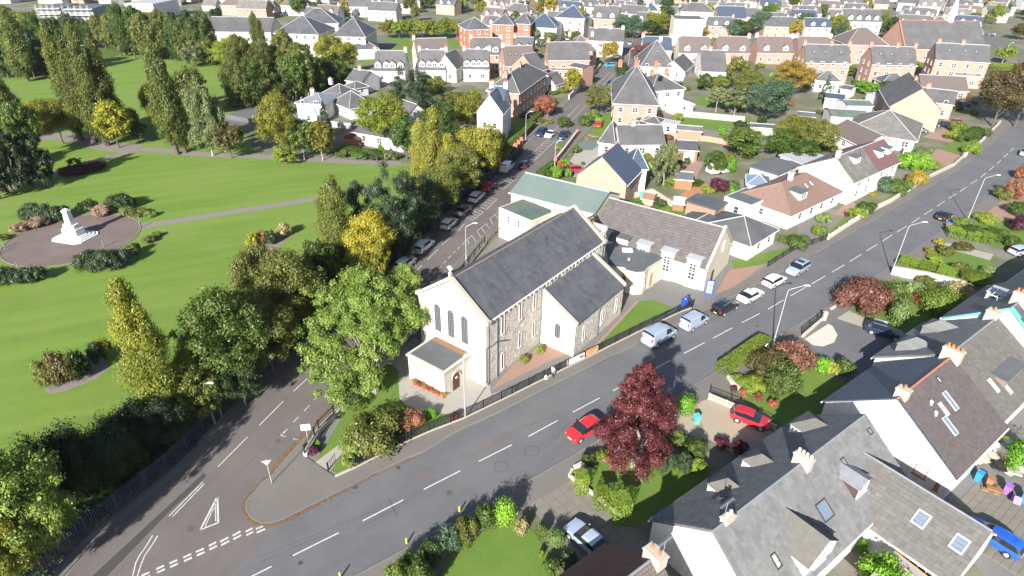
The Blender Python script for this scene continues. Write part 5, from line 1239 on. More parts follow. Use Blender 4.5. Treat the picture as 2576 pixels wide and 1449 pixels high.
o = q.build('roof_frame', 'frame_white', h4.root); o.location = (h4.X(.5), 2.4, 7.2)
ch3 = chimney(h3.root, h3.X(.97), h3.rp - .4, 6.2, 8.3, 1.0, 1.2, 1)
h5 = TH('white house end wall with blue slate roof at the far right edge', 95, 108, -18.6, 10, 4.8, 8.8, wall='render_white', rm='slate_blue', verge='lead', name='house')
h0 = HF('brown tiled house at the bottom centre with two pots on its pale chimney', (1390, 1470), (1525, 1375), 3.0, (1636, 1412), 40, wall='render_cream', rm='tile_brown', side='near', verge='lead', name='house', ov=.2)
h0.tiles('tile', 'tile_single_brown', tw=.33, th=.32, near=Vector((3, 3)))
h0.chim(.97, up=.7, sx=.9, sy=1.5, pots=2)
def aerial(root, x, y, z, h, label=None):
    q = MB(); q.tube((x, y, z), (x, y, z + h), .02, n=5); q.bar((x - .7, y, z + h), (x + .9, y, z + h), .025, .025)
    for i in range(12): q.bar((x - .65 + i * .13, y - .16, z + h), (x - .65 + i * .13, y + .16, z + h), .012, .012)
    q.build('aerial', 'galv', root)
aerial(h0.root, h0.X(.97) - .1, h0.rp + .5, h0.hr + .3, 1.9); aerial(h1.root, h1.X(.075), h1.rp - .3, h1.hr + .5, 1.2)

# ---- the block between the two streets
def front(hs, ts, zs=(1.0,), **k):
    for z in zs:
        for t in ts: hs.win('f', t, z, **k)
b = HF('hipped bungalow with red-brown tiles and grey flat dormer by the main road', (1989, 540), (2116, 481), 2.8, (2030, 435), 30, W=11, wall='render_white', rm='tile_red', roof='hip', name='bungalow', hip=4.5, side='far', verge='ridge_terracotta')
front(b, (.2, .42, .62, .84)); b.chim(.42, up=1.3, pots=2, m='render_white'); b.dormer(.34, 1.4, 2.6, 1.4, 'flat', rm='roof_felt'); b.sky(.55, .6, .8, 1.2, m='glass_blind'); b.sky(.65, .6, .8, 1.2, m='glass_blind'); b.win('a', .5, 1, 1.2, 1.2)
b = HF('tall white gable house with grey tiled roof, left half of the pair', (2147, 457), (2207, 429), 4.6, (2097, 399), 40, wall='render_white', rm='tile_grey', side='far', name='house', W=10.5)
front(b, (.3, .7), (3.0, .9), wd=1.0); b.win('a', .5, 1, 1, 1.2); b.dormer(.5, 2.2, 2.4, 1.3, 'flat', rm='roof_felt'); b.chim(.04, up=1.2, m='render_white', pots=2); b.sky(.85, .75)
b = HF('white house with maroon tiled roof and two box dormers, right half of the pair', (2208, 428.6), (2262, 405), 4.6, (2160, 374), 40, wall='render_white', rm='tile_maroon', side='far', name='house', W=10.5)
front(b, (.25, .75), (2.8, .9), wd=1.0); b.dormer(.42, 1.6, 2.0, 1.4, 'flat', rm='roof_felt'); b.dormer(.78, 1.6, 2.0, 1.4, 'flat', rm='roof_felt')
b = HF('small hipped white bungalow with weathered grey slates next to the church hall', (1888, 616), (1954, 575), 2.8, (1880, 540), 30, W=9.5, wall='render_white', rm='slate_far', roof='hip', hip=4.2, name='bungalow', side='far')
front(b, (.35, .75)); b.win('a', .3, 1.2, .6, .6)
shed('low white flat roofed extension behind the small hipped bungalow', (1778, 585), (1822, 560), 6, 2.8, 'render_white', 'slate_far', .6, 'extension', cat='extension', door=False, side='far')
b = HF('blond sandstone gable house with blue slate roof and orange chimney behind the church', (1576, 462), (1612, 425), 5.0, (1541, 372), 40, W=9.5, wall='sandstone_blond', rm='slate_blue', side='far', name='house', verge='ridge_red')
# ---------------------------------------------------------------- the rest of the town, house by house
FOOT = []
def autowin(h, st, wd=1.0, hh=1.3, frame='frame_white', ends=True, every=3.2):
    n = max(1, int(h.L / every)); zs = [1.0] if st == 1 else ([.9, 3.6] if st == 2 else [.9, 3.5, 6.1])
    for z in zs:
        for i in range(n):
            h.win('f', (i + .5) / n, z, wd * (1.35 if i % 2 else 1), hh, 'double' if i % 2 else 'sash', frame)
        if ends and h.W > 5:
            for t in (.3, .7): h.win('a', t, z, wd * .9, hh, 'sash', frame)
def H(label, A, B, he, R=None, W=None, pitch=38, roof='gable', wall='render_white', rm='slate_far', st=None, ch=(), dm=(), sk=(), cat='house', name='house', side='far', ends=True, hr=None, cm='chimney_stone', dk='gable', dr=None, group=None, **k):
    h = HF(label, A, B, he, R, pitch, W, hr, roof=roof, wall=wall, rm=rm, side=side, name=name, cat=cat, group=group, **k)
    if st is None: st = 1 if he < 4 else (2 if he < 7.2 else 3)
    if st: autowin(h, st, ends=ends)
    for c in ch: h.chim(c, up=1.1, sx=1.0, sy=.7, pots=3, m=cm)
    for c in dm: h.dormer(c, .5, 1.9, 1.4, dk, rm=dr)
    for c in sk: h.sky(c, .55)
    c = h.a + h.u * h.L / 2 + h.n * h.W / 2; FOOT.append((c.x, c.y, math.hypot(h.L, h.W) / 2)); return h
SR, SB = 'sandstone_red', 'sandstone_blond'
H('white rear wing with blue slate hipped roof joined to the blond sandstone gable house', (1586, 421), (1628, 422), 5.2, None, 7, roof='hip', rm='slate_blue', st=2, hip=3)
H('white L-shaped bungalow with grey roof facing the side street', (1560, 362), (1674, 361), 3.2, None, 8.5, 34, rm='slate_far', ch=(.35,))
H('white gable front of the L-shaped bungalow pointing at the side street', (1508, 356), (1545, 360), 3.2, None, 11, 30, 'hip', rm='slate_far', hip=5, st=1)
H('tall sandstone villa with hipped slate roof and red chimneys above the small front lawn', (1545, 257), (1655, 262), 6.0, (1610, 215), None, 31, 'hip', SR, hip=6.5, ch=(.1, .5, .95), cm='brick_red', ov=.45)
H('grey hipped house with many roof planes directly behind the sandstone villa', (1640, 228), (1722, 222), 5.6, None, 12, 26, 'hip', hip=5, ch=(.3, .75), cm='brick_orange')
H('low white porch wing with tall windows attached to the sandstone villa', (1578, 312), (1612, 318), 2.6, None, 3.5, 20, 'hip', hip=1.7, st=1, ends=False)
H('grey roofed low wing beside the white porch of the sandstone villa', (1615, 305), (1662, 312), 2.8, None, 4.5, 22, 'hip', hip=2.2, st=1, ends=False)
H('white conservatory with glass roof behind the sandstone villa', (1700, 268), (1745, 262), 2.3, None, 4, 22, 'hip', 'frame_white', 'glass_blind', hip=2, st=1, ends=False, name='conservatory', cat='conservatory')
H('big grey slated house with broken hip roof at the junction corner', (1613, 165), (1698, 167), 4.2, (1655, 121), None, 42, 'hip', 'render_white', ch=(.6,), dm=(), sk=(.5,), hip=5.5, cm='render_white')
H('white bungalow with grey roof beyond the broken hip house', (1766, 178), (1828, 180), 3.1, (1785, 148), None, 34, ch=(.4,))
H('white gable front of the bungalow beyond the broken hip house', (1722, 179), (1745, 160), 3.1, None, 8, 36, st=1)
DR = 'semi detached houses in a row with white pointed dormers'
for i, (a, b_, w_, tx) in enumerate(((1709, 1788, 'render_cream', 'pale cottage with brown roof and pointed dormers, left end of the dormer row'), (1804, 1886, SR, 'sandstone cottage with two white pointed dormers, second from the left of the dormer row'), (1906, 1996, SR, 'sandstone cottage with two white pointed dormers, third from the left of the dormer row'), (2008, 2092, SR, 'sandstone cottage with one pointed dormer and grey half roof, right end of the dormer row'))):
    H(tx, (a, 131), (b_, 133), 4.2, None, 9.5, 45, 'gable', w_, 'tile_brown', st=1, ch=(.0, 1.0), dm=(.25, .78), group=DR, ends=False, cm='render_white')
H('house with plain blue slate roof left of the dormer row', (1618, 124), (1690, 126), 4.6, None, 9, 40, 'gable', 'render_white', 'slate_blue', ch=(0, 1), st=1, cm='render_white')
H('tall cream flat roofed block with a wide modern window', (1698, 50), (1772, 52), 10, None, 12, 10, 'flat', 'render_cream', 'roof_felt', st=0, name='apartment_block', cat='block')
b = H('cream villa with hipped grey roof above the cream block', (1713, 28), (1796, 30), 7, None, 11, 32, 'hip', 'render_cream', hip=5, ch=(.3, .8))
H('sandstone house with plain blue slate roof beside the cream block', (1805, 44), (1877, 46), 6.5, (1842, 16), None, 40, 'gable', SB, 'slate_blue', ch=(0, 1))
H('pink painted sandstone house with tall grey roof left of the junction', (1380, 150), (1483, 150), 6.6, (1436, 121), None, 40, 'gable', SR, ch=(.03, .98), cm=SR, ends=True)
g_ = H('red front gable of the pink sandstone house', (1432, 166), (1466, 172), 6.2, None, 6, 10, 'gable', SR, st=0, ends=False); 
h = House('projecting pink gable with three windows on the pink sandstone house', G(1394, 170, 5.6), G(1452, 172, 5.6), 3.2, 5.6, 5.9, 'gable', SR, 'slate_far', 'house', 'house', side='near', world_pts=True); bpy.data.objects.remove(h.roof); [h.win('k', t, 3.4, .8, 1.5) for t in (.3, .5, .7)]
H('small white house with grey gable roof in front of the pink sandstone house', (1385, 198), (1428, 200), 2.8, None, 7, 35, st=1)
H('white cottage gable beside the yellow tree by the side street', (1396, 212), (1420, 205), 2.8, None, 6, 40, st=1)
H('brown roofed sandstone house with orange dormer behind the pink house', (1430, 128), (1502, 128), 6.5, None, 11, 38, 'hip', SR, 'tile_brown', hip=5, ch=(.1, .9), dm=(.3,), dk='hip')
H('long grey roofed row with white chimneys beyond the orange tree', (1478, 100), (1568, 104), 6, None, 10, 36, 'gable', 'render_white', ch=(.2, .6, .95), cm='render_white')
H('large pink sandstone house with two arched dormers near the top of the street', (1490, 45), (1556, 48), 7, None, 11, 40, 'gable', SR, ch=(.5, .98), dm=(.25, .75))
H('big red sandstone villa with bay windows and hipped roof beside the side street', (1305, 232), (1374, 183), 6.6, (1287, 182), None, 38, 'hip', SR, hip=6, ch=(.1, .55), cm=SR, ov=.4)
H('dark brown roofed house with three small roof windows behind the red sandstone villa', (1272, 165), (1348, 163), 5.5, None, 12, 38, 'gable', SR, 'tile_brown', sk=(.2, .4, .6), ch=(.02,), cm='render_white')
H('grey gabled wing between the red villa and the side street', (1345, 178), (1376, 172), 6, None, 10, 38, 'gable', SR, st=2)
b = H('white Scots baronial house with blue slate roof and stepped gables', (1225, 277), (1262, 280), 6.8, None, 9, 45, 'gable', 'render_white', 'slate_blue', ch=(.0, .95), cm='render_white', dm=(.3,), dk='gable')
H('white gabled side wing of the baronial house', (1264, 283), (1279, 266), 7.4, None, 6, 52, 'gable', 'render_white', 'slate_blue', st=2, cm='render_white')
RW = 'grey dormered cottages in a row with white dormers'
for i, (a, b_, y, tx) in enumerate(((941, 1018, 176, 'left grey dormered cottage of the row behind the cypress, four white dormers'), (1053, 1120, 174, 'middle grey dormered cottage of the row behind the cypress'), (1166, 1230, 172, 'right grey dormered cottage of the row beside the hedge'))):
    H(tx, (a, y), (b_, y + 1), 4.0, None, 9.5, 46, 'gable', 'render_white', 'slate_far', st=1, ch=(0, 1), dm=(.13, .40, .60, .86), group=RW, cm='chimney_stone')
H('white gable fronted cottage with a small window in the dormered row', (1147, 172), (1172, 158), 4.4, None, 7, 48, st=1)
H('brown roofed house with dark turret in front of the school field', (1049, 141), (1132, 138), 6, None, 12, 36, 'gable', 'render_cream', 'tile_brown', ch=(.0,), dm=(.3, .75))
H('pinkish sandstone house with grey dormered roof near the red flats', (1186, 136), (1262, 136), 5.5, None, 9, 45, 'gable', SR, ch=(0, 1), dm=(.2, .5, .8))
H('grey roofed stone house with two dormers right of the pinkish house', (1291, 128), (1338, 130), 4.5, None, 9, 42, 'gable', 'sandstone_red', dm=(.3, .75), ch=(0,))
FL = 'red brick flats with dark hipped roofs'
H('left block of the red brick flats with pale base', (1174, 74), (1234, 72), 8, None, 13, 28, 'hip', 'brick_red', 'slate', hip=6, st=3, group=FL, name='apartment_block', cat='flats')
H('middle block of the red brick flats, turned towards the street', (1238, 60), (1292, 62), 8.5, None, 12, 28, 'hip', 'brick_red', 'slate', hip=5, st=3, group=FL, name='apartment_block', cat='flats')
H('right block of the red brick flats beside the white flats', (1290, 58), (1334, 60), 8.5, None, 12, 28, 'hip', 'brick_red', 'slate', hip=5, st=3, group=FL, name='apartment_block', cat='flats')
H('white flats with blue hipped roof and small front gable', (1324, 66), (1400, 70), 6.5, None, 13, 34, 'hip', 'render_white', 'slate_blue', hip=6, name='apartment_block', cat='flats')
H('taller white flats with blue hipped roof behind the yellow tree', (1398, 42), (1470, 46), 9, None, 13, 32, 'hip', 'render_white', 'slate_blue', hip=6, st=3, name='apartment_block', cat='flats')
SCH = 'stone school buildings beyond the park'
H('pale stone school block with big hipped slate roof', (836, 90), (918, 92), 7.5, None, 17, 32, 'hip', 'ashlar', 'slate', hip=8, group=SCH, name='school_block', cat='school')
H('low school annexe with grey roof beside the playing field', (880, 124), (952, 122), 3.6, None, 9, 25, 'hip', 'render_cream', 'slate_far', hip=4, st=0, group=SCH, name='school_block', cat='school')
H('long grey school wing with hipped roof left of the big school block', (690, 82), (800, 86), 8, None, 16, 32, 'hip', 'ashlar', 'slate', hip=8, group=SCH, name='school_block', cat='school')
H('school wing with long slate roof behind the tall poplar', (520, 78), (680, 80), 7, None, 14, 30, 'gable', 'ashlar', 'slate_far', group=SCH, name='school_block', cat='school')
H('rear school range with glazed roof light', (740, 58), (850, 58), 9, None, 15, 30, 'hip', 'ashlar', 'slate', hip=7, group=SCH, name='school_block', cat='school')
# bungalows at the park edge
H('hipped bungalow with grey slates and flat dormer at the park edge', (806, 236), (858, 246), 3.4, (834, 208), None, 34, 'hip', 'render_white', 'slate_far', hip=6, ch=(.1,), cm='render_white', dk='flat', dm=())
H('bungalow with pale blue flat roof and black dormer at the park edge', (745, 258), (812, 262), 4.2, None, 11, 12, 'hip', 'render_white', 'lead', hip=4, ch=(.3,), cm='render_white')
H('white conservatory with ribbed glass roof at the park edge', (756, 285), (795, 290), 2.6, None, 4, 30, 'hip', 'frame_white', 'glass_blind', hip=2, ends=False, name='conservatory', cat='conservatory', st=1)
H('white bungalow with dark grey hipped roof behind the chestnut tree', (880, 272), (935, 262), 3.0, None, 9, 34, 'hip', hip=4)
H('white bungalow with wide eaves half hidden by the chestnut tree', (895, 328), (1012, 348), 3.2, None, 9, 24, 'gable', rm='slate_far', ov=.7)
H('small white garden room behind the large cypress', (893, 222), (925, 216), 2.6, None, 5, 25, 'hip', hip=2, st=1)
H('white house with long low roof at the edge of the dark trees', (870, 200), (910, 206), 3.6, None, 8, 30, 'gable', st=1, ch=(.4,))
for i, (p, q_, tx) in enumerate((((925, 180), (956, 182), 'plain white flat roofed garage by the dormered cottages'), ((1041, 184), (1066, 184), 'white flat roofed outhouse left of the middle dormered cottage'), ((1068, 186), (1104, 184), 'second white outhouse in front of the middle dormered cottage'), ((1182, 178), (1204, 177), 'white outhouse below the right dormered cottage'))):
    H(tx, p, q_, 2.8, None, 5, 5, 'flat', rm='roof_felt', st=0, name='garage', cat='garage')
H('grey roofed cottage between the chestnut tree and the poplar', (985, 285), (1020, 298), 3.2, None, 7, 38, st=1)
# right hand block
for i, (a, b_, y, tx) in enumerate(((2027, 2140, 155, 'sandstone house with white rear and grey roof, left of the pair of tall houses'), (2195, 2307, 160, 'sandstone house with pale green gutter and grey roof, right of the pair of tall houses'))):
    h = H(tx, (a, y), (b_, y + 3), 7.2, None, 9, 45, 'gable', SR, 'slate_far', ch=(0, .6, 1), sk=(.2, .45, .8), cm=SR)
H('white rear wing with hipped grey roof on the left tall house', (2052, 200), (2114, 204), 3.6, None, 6, 36, 'hip', hip=3, st=1)
H('white rear wing with hipped grey roof on the right tall house', (2222, 206), (2286, 208), 3.4, None, 6, 34, 'hip', hip=3, st=1)
H('broad sandstone house with grey roof below the spire', (2354, 148), (2490, 156), 8.4, (2431, 112), None, 42, 'gable', SR, 'slate_far', ch=(.05, .5), sk=(.25, .55, .75), cm=SR)
H('sandstone rear wing with small hipped roof under the broad sandstone house', (2402, 186), (2468, 190), 4.2, None, 6, 36, 'hip', SB, hip=3, st=1)
H('brown hipped house of red sandstone with three pairs of windows', (2132, 111), (2234, 113), 7.0, (2185, 84), None, 34, 'hip', SR, 'tile_brown', hip=6, ch=())
H('white house with four pointed dormers left of the large church', (2126, 52), (2219, 54), 6.5, None, 10, 42, 'gable', 'render_white', 'slate_far', ch=(.5,), dm=(.15, .38, .62, .85))
H('large grey-brown hipped bungalow roof beside the sandstone gable', (2133, 325), (2303, 352), 3.0, None, 17, 24, 'hip', 'render_white', 'tile_grey', hip=8, ch=(), ov=.5)
H('low white bungalow with brown-grey roof left of the large hipped bungalow', (2086, 326), (2170, 368), 3.0, None, 8, 30, 'gable', 'render_white', 'tile_brown', st=1)
b = HF('sandstone house with tall blank gable and pale blue verge near the road', (2369, 278), (2330, 232), 5.5, None, 40, 11.5, None, roof='gable', wall=SB, rm='slate_far', side='near', name='house'); b.chim(.5, up=.8, pots=2, m=SR); b.win('f', .2, .9); FOOT.append((108, 172, 8))
H('brown roofed bungalow with gabled porch below the broad sandstone house', (2318, 222), (2436, 228), 3.2, None, 9, 34, 'gable', SB, 'tile_brown', st=1)
H('grey roofed house joined behind the sandstone gable', (2276, 246), (2400, 262), 4.2, None, 8, 32, 'gable', SB, 'slate_far', ch=(.4,), cm=SR)
GA = 'garages and outbuildings in the back gardens on the right'
for p, q_, hh, w_, r_, W_, tx in (((2077, 245), (2124, 250), 2.8, 'render_white', 'slate_blue', 6, 'white garage with blue-grey roof behind the right pair of tall houses'), ((2132, 265), (2196, 266), 2.8, 'render_white', 'roof_green_dark', 6, 'white garage with green roof in the back gardens on the right'), ((2210, 246), (2266, 246), 2.8, 'render_white', 'lead_pale', 6, 'white box garage with flat white roof in the back gardens'), ((2092, 292), (2186, 298), 2.8, 'render_white', 'roof_green_dark', 8, 'long white outbuilding with teal roof above the brown roofed bungalow'), ((2010, 290), (2050, 294), 2.2, 'wood', 'roof_felt', 4, 'red-brown shed by the yellow trees'), ((2116, 222), (2140, 226), 2.6, 'render_white', 'slate_far', 5, 'small white hut with dark pitched roof between the tall houses'),
    ((1888, 318), (1950, 322), 2.0, 'paving_pale', 'slate_far', 3, 'pale low shed on the lawn behind the villa'), ((1706, 325), (1766, 330), 2.4, 'brick_orange', 'tile_grey', 4, 'long brown brick garage with grey roof behind the villa'), ((1600, 300), (1604, 301), 2.2, 'wood', 'roof_felt', 3, 'tiny hut by the villa porch')):
    H(tx, p, q_, hh, None, W_, 12, 'gable', w_, r_, st=0, name='garage', cat='garage', group=GA)
H('red brick garage with white door and grey roof in the middle gardens', (1706, 375), (1756, 378), 2.6, None, 7, 14, 'gable', 'brick_red', 'slate', st=0, name='garage', cat='garage').win('f', .6, .05, 2.2, 2.0, 'plain', 'frame_white', 'frame_white')
H('dark roofed shed beside the driveway in the middle gardens', (1698, 448), (1743, 452), 2.2, None, 4, 18, 'gable', 'wood', 'roof_felt', st=0, name='shed', cat='shed')
H('orange brick garage with dark blue flat roof behind the hall', (1728, 507), (1800, 528), 2.6, None, 4.2, 5, 'slab', 'brick_orange', 'slate', st=0, name='garage', cat='garage', side='far')
H('pink painted garden shed with brown roof behind the hall', (1617, 497), (1643, 502), 2.2, None, 2.6, 24, 'gable', 'skin', 'wood', st=0, name='shed', cat='shed')
H('low log store with pale grey roof behind the hall', (1694, 508), (1722, 512), 1.6, None, 2.4, 22, 'gable', 'wood', 'lead_pale', st=0, name='shed', cat='shed')
H('long white garage block with grey felt roof beside the red-brown tiled bungalow', (1888, 420), (1955, 440), 2.8, None, 9, 6, 'slab', 'render_white', 'roof_felt', st=1, name='garage', cat='garage')
H('white flat roofed extension beside the small hipped bungalow', (1822, 498), (1890, 522), 3.0, None, 7, 5, 'flat', 'render_white', 'roof_felt', st=1, name='extension', cat='extension')
H('conservatory with blue glass roof and white base behind the red-brown bungalow', (1882, 462), (1935, 468), 2.8, None, 5, 24, 'hip', 'render_white', 'glass_sky', hip=2.5, st=1, name='conservatory', cat='conservatory')
H('white house with low pale roof terrace behind the tall gable pair', (2030, 418), (2100, 405), 3.2, None, 7, 12, 'slab', 'render_white', 'lead_pale', st=1)
H('little white summer house with balcony on the villa lawn', (1662, 312), (1702, 318), 2.6, None, 4, 10, 'flat', 'render_white', 'lead_pale', st=1, name='summer_house', cat='summer house')
# church with the spire
sp = H('large church with long grey roof, red verges and white spirelet', (2277, 122), (2480, 124), 5, None, 18, 44, 'gable', SR, 'slate_far', st=1, name='church', cat='church', verge='ridge_red', ends=False)
q = MB(); X_, Y_, Z_ = sp.X(.64), sp.rp, sp.hr
q.tube((X_, Y_, Z_ - .5), (X_, Y_, Z_ + 2.2), 1.0, 1.0, 8); q.tube((X_, Y_, Z_ + 2.2), (X_, Y_, Z_ + 2.9), 1.6, 1.5, 8); q.tube((X_, Y_, Z_ + 2.9), (X_, Y_, Z_ + 9.5), 1.35, .04, 8); q.build('spirelet', 'frame_white', sp.root)
q = MB()
for y0_, y1_ in ((-.3, sp.rp), (sp.W + .3, sp.rp)): q.solid([(sp.X(0) - .2, y0_, 4.9), (sp.X(0) + .3, y0_, 4.9), (sp.X(0) + .3, y1_, sp.hr + .25), (sp.X(0) - .2, y1_, sp.hr + .25)], .4)
q.build('verge_board', 'ridge_red', sp.root)
# ---------------------------------------------------------------- houses further out, drawn up to the skyline of the picture
FR = random.Random(21)
def clear(x, y, r):
    for (a, b, c) in FOOT:
        if (x - a) ** 2 + (y - b) ** 2 < (r + c) ** 2: return False
    for q in left_c[::2]:
        if (x - q[0]) ** 2 + (y - q[1]) ** 2 < (r + 7) ** 2: return False
    return True
ANG = {}
LQ = MB()
KINDS = [('white rendered', 'render_white'), ('cream rendered', 'render_cream'), ('grey rendered', 'render_grey'), ('red sandstone', 'sandstone_red'), ('blond sandstone', 'sandstone_blond'), ('white harled', 'render_white')]
ROOFS = [('grey slates', 'slate_far'), ('brown tiles', 'tile_brown'), ('dark slates', 'slate'), ('blue slates', 'slate_blue'), ('red tiles', 'tile_red'), ('grey tiles', 'tile_grey')]
protos = {}
def far_house(x, y, az, k, r, typ):
    key = (k, r, typ)
    if key not in protos:
        L = (9, 13, 17)[typ]; W = (8, 8.5, 9)[typ]; he = (3.2, 5.6, 5.6)[typ]; hip = typ != 1 and (k + r) % 2
        h = House('x', Vector((0, 0, 0)), Vector((L, 0, 0)), W, he, he + W * .42, 'hip' if hip else 'gable', KINDS[k][1], ROOFS[r][1], 'house', 'house', world_pts=True, side='far' if False else None, hip=W * .45)
        h.root['group'] = 'houses of the far town'
        autowin(h, 1 if typ == 0 else 2, ends=False, every=3.6)
        h.chim(.06 if not hip else .3, up=1.2, pots=2, m='render_white' if k in (0, 1, 5) else 'chimney_stone')
        if typ == 1: h.dormer(.3, .5, 1.9, 1.3, 'gable'); h.dormer(.72, .5, 1.9, 1.3, 'gable')
        if typ == 2: h.chim(.9, up=1.2, pots=2)
        protos[key] = h.root; o = h.root
    else: o = copy_tree(protos[key])
    o.location = (x, y, 0); o.rotation_euler = (0, 0, az); o.scale = (.88, .88, .9)
    o['label'] = f"{('small', 'dormered', 'long')[typ]} {KINDS[k][0]} house with {ROOFS[r][0]} "
    FOOT.append((x + math.cos(az) * 5 - math.sin(az) * 4, y + math.sin(az) * 5 + math.cos(az) * 4, 5.6))
nfar = 0
rows = []
for y in range(226, 560, 13):
    ys = y + (y - 228) * .12
    x = -330
    while x < 380:
        x += FR.uniform(12, 16) * (1 + (y - 232) / 900)
        xx, yy = x + FR.uniform(-2, 2), ys + FR.uniform(-3, 3) + .06 * x
        px, py = proj(Vector((xx, yy, 0)))
        if not (-60 < px < 2640 and -30 < py < 118): continue
        if px < 480 + 1.0 * py and yy < 500 and py > 14: continue         # the wood beyond the park
        if px < 1160 and py > 55 and not (px > 760 and py < 62): continue   # school and field
        if 960 < px < 1190 and py > 36: continue
        if py > 105 and px < 2200: continue
        if px > 2420 and py > 60: continue
        if not clear(xx, yy, 5.2): continue
        if FR.random() < .06 or nfar > 296: continue
        k = FR.choices(range(6), (4, 2, 2, 3 if px > 1200 else 1.5, 3, 3))[0]; r = FR.choices(range(6), (6, 4, 2, 1, .5, 2))[0]
        typ = FR.choices((0, 1, 2), (3, 4, 2))[0]
        az = -.1 + FR.uniform(-.12, .12) + (-.45 if int(x / 60) % 3 == 0 else 0)
        far_house(xx, yy, az, k, r, typ); nfar += 1
        c_, s_ = math.cos(az), math.sin(az); lw, ll = FR.uniform(4, 9), FR.uniform(3, 5)
        if FR.random() < .75: LQ.poly([(xx + c_ * a - s_ * b, yy + s_ * a + c_ * b, .0) for a, b in ((0, -1.5 - ll), (lw, -1.5 - ll), (lw, -1.5), (0, -1.5))])

LQ.build('garden_lawns', 'garden_grass', None, kind='structure')
def scaffold(label, A, B, W, h):
    s = House(label, A, B, W, h, h + .3, 'flat', 'render_grey', 'roof_felt', 'apartment_block', 'block', side='far'); q = MB()
    for y in (-1.2, -.2):
        for i in range(int(s.L / 2.2) + 1): q.bar((i * 2.2, y, 0), (i * 2.2, y, h + 1.5), .12, .12)
        for k in range(int(h / 2) + 1): q.bar((0, y, k * 2 + 1), (s.L, y, k * 2 + 1), .12, .12)
    q.build('scaffolding', 'galv', s.root); q = MB()
    for k in range(int(h / 2) + 1): q.bb(0, s.L, -1.2, -.2, k * 2 + .95, k * 2 + 1.02)
    q.build('scaffold_boards', 'wood_pale', s.root)
scaffold('scaffolded grey block at the top left, nearer the frame edge', (92, 22), (150, 22), 16, 11)
scaffold('scaffolded grey block at the top left, right one with more poles', (160, 24), (232, 24), 16, 13)
House('long white warehouse at the top edge left of the town', (312, 10), (384, 12), 22, 7, 8, 'flat', 'render_white', 'lead_pale', 'warehouse', 'warehouse', side='far')
# ---------------------------------------------------------------- trees, each one where it stands
PK = 'trees of the park'
T_ = tpx
def pop(bx, by, yt, w_, c='poplar', label='', **k): return T_(bx, by, yt, w_, 'poplar', c, label, 'poplar_tree', PK, size='X' if w_ > 110 else 'L', z0=.05, **k)
pop(205, 352, 62, 62, 'poplar', 'leftmost of the cluster of tall poplars in the park')
pop(238, 358, 84, 62, 'poplar', 'second of the tall poplars in the cluster, standing slightly in front')
pop(268, 366, 58, 66, 'poplar', 'tallest poplar of the cluster, third from the left')
pop(296, 340, 98, 60, 'poplar', 'rightmost and darkest poplar of the cluster')
pop(446, 388, 92, 74, 'poplar', 'tall lone poplar beside the park path with a slim double top')
pop(466, 384, 150, 50, 'poplar', 'shorter stem leaning against the lone poplar by the path')
pop(72, 205, 18, 62, 'poplar', 'poplar far left behind the shaded meadow')
pop(42, 352, 168, 70, 'poplar', 'broad poplar at the left edge beyond the dark pines')
pop(20, 300, 190, 46, 'mid', 'narrow dark poplar cut by the left edge of the picture')
pop(656, 156, 28, 34, 'poplar', 'slender poplar in front of the school roof')
pop(668, 160, 44, 26, 'poplar', 'second slender poplar just right of the first by the school')
pop(424, 1062, 700, 128, 'poplaryel', 'yellow and green poplar with sparse top beside the park fence')
pop(866, 690, 440, 84, 'poplar', 'grey green poplar group of stems in front of the church')
pop(838, 640, 462, 62, 'poplar', 'left stem of the grey green poplar group')
pop(1096, 500, 268, 70, 'poplaryel', 'yellowing poplar rising above the trees of the side street')
pop(1062, 480, 300, 54, 'poplaryel', 'shorter yellowing poplar left of the taller one by the side street')
pop(1130, 500, 330, 60, 'yellow', 'bright yellow poplar with ragged foot above the street lamp')
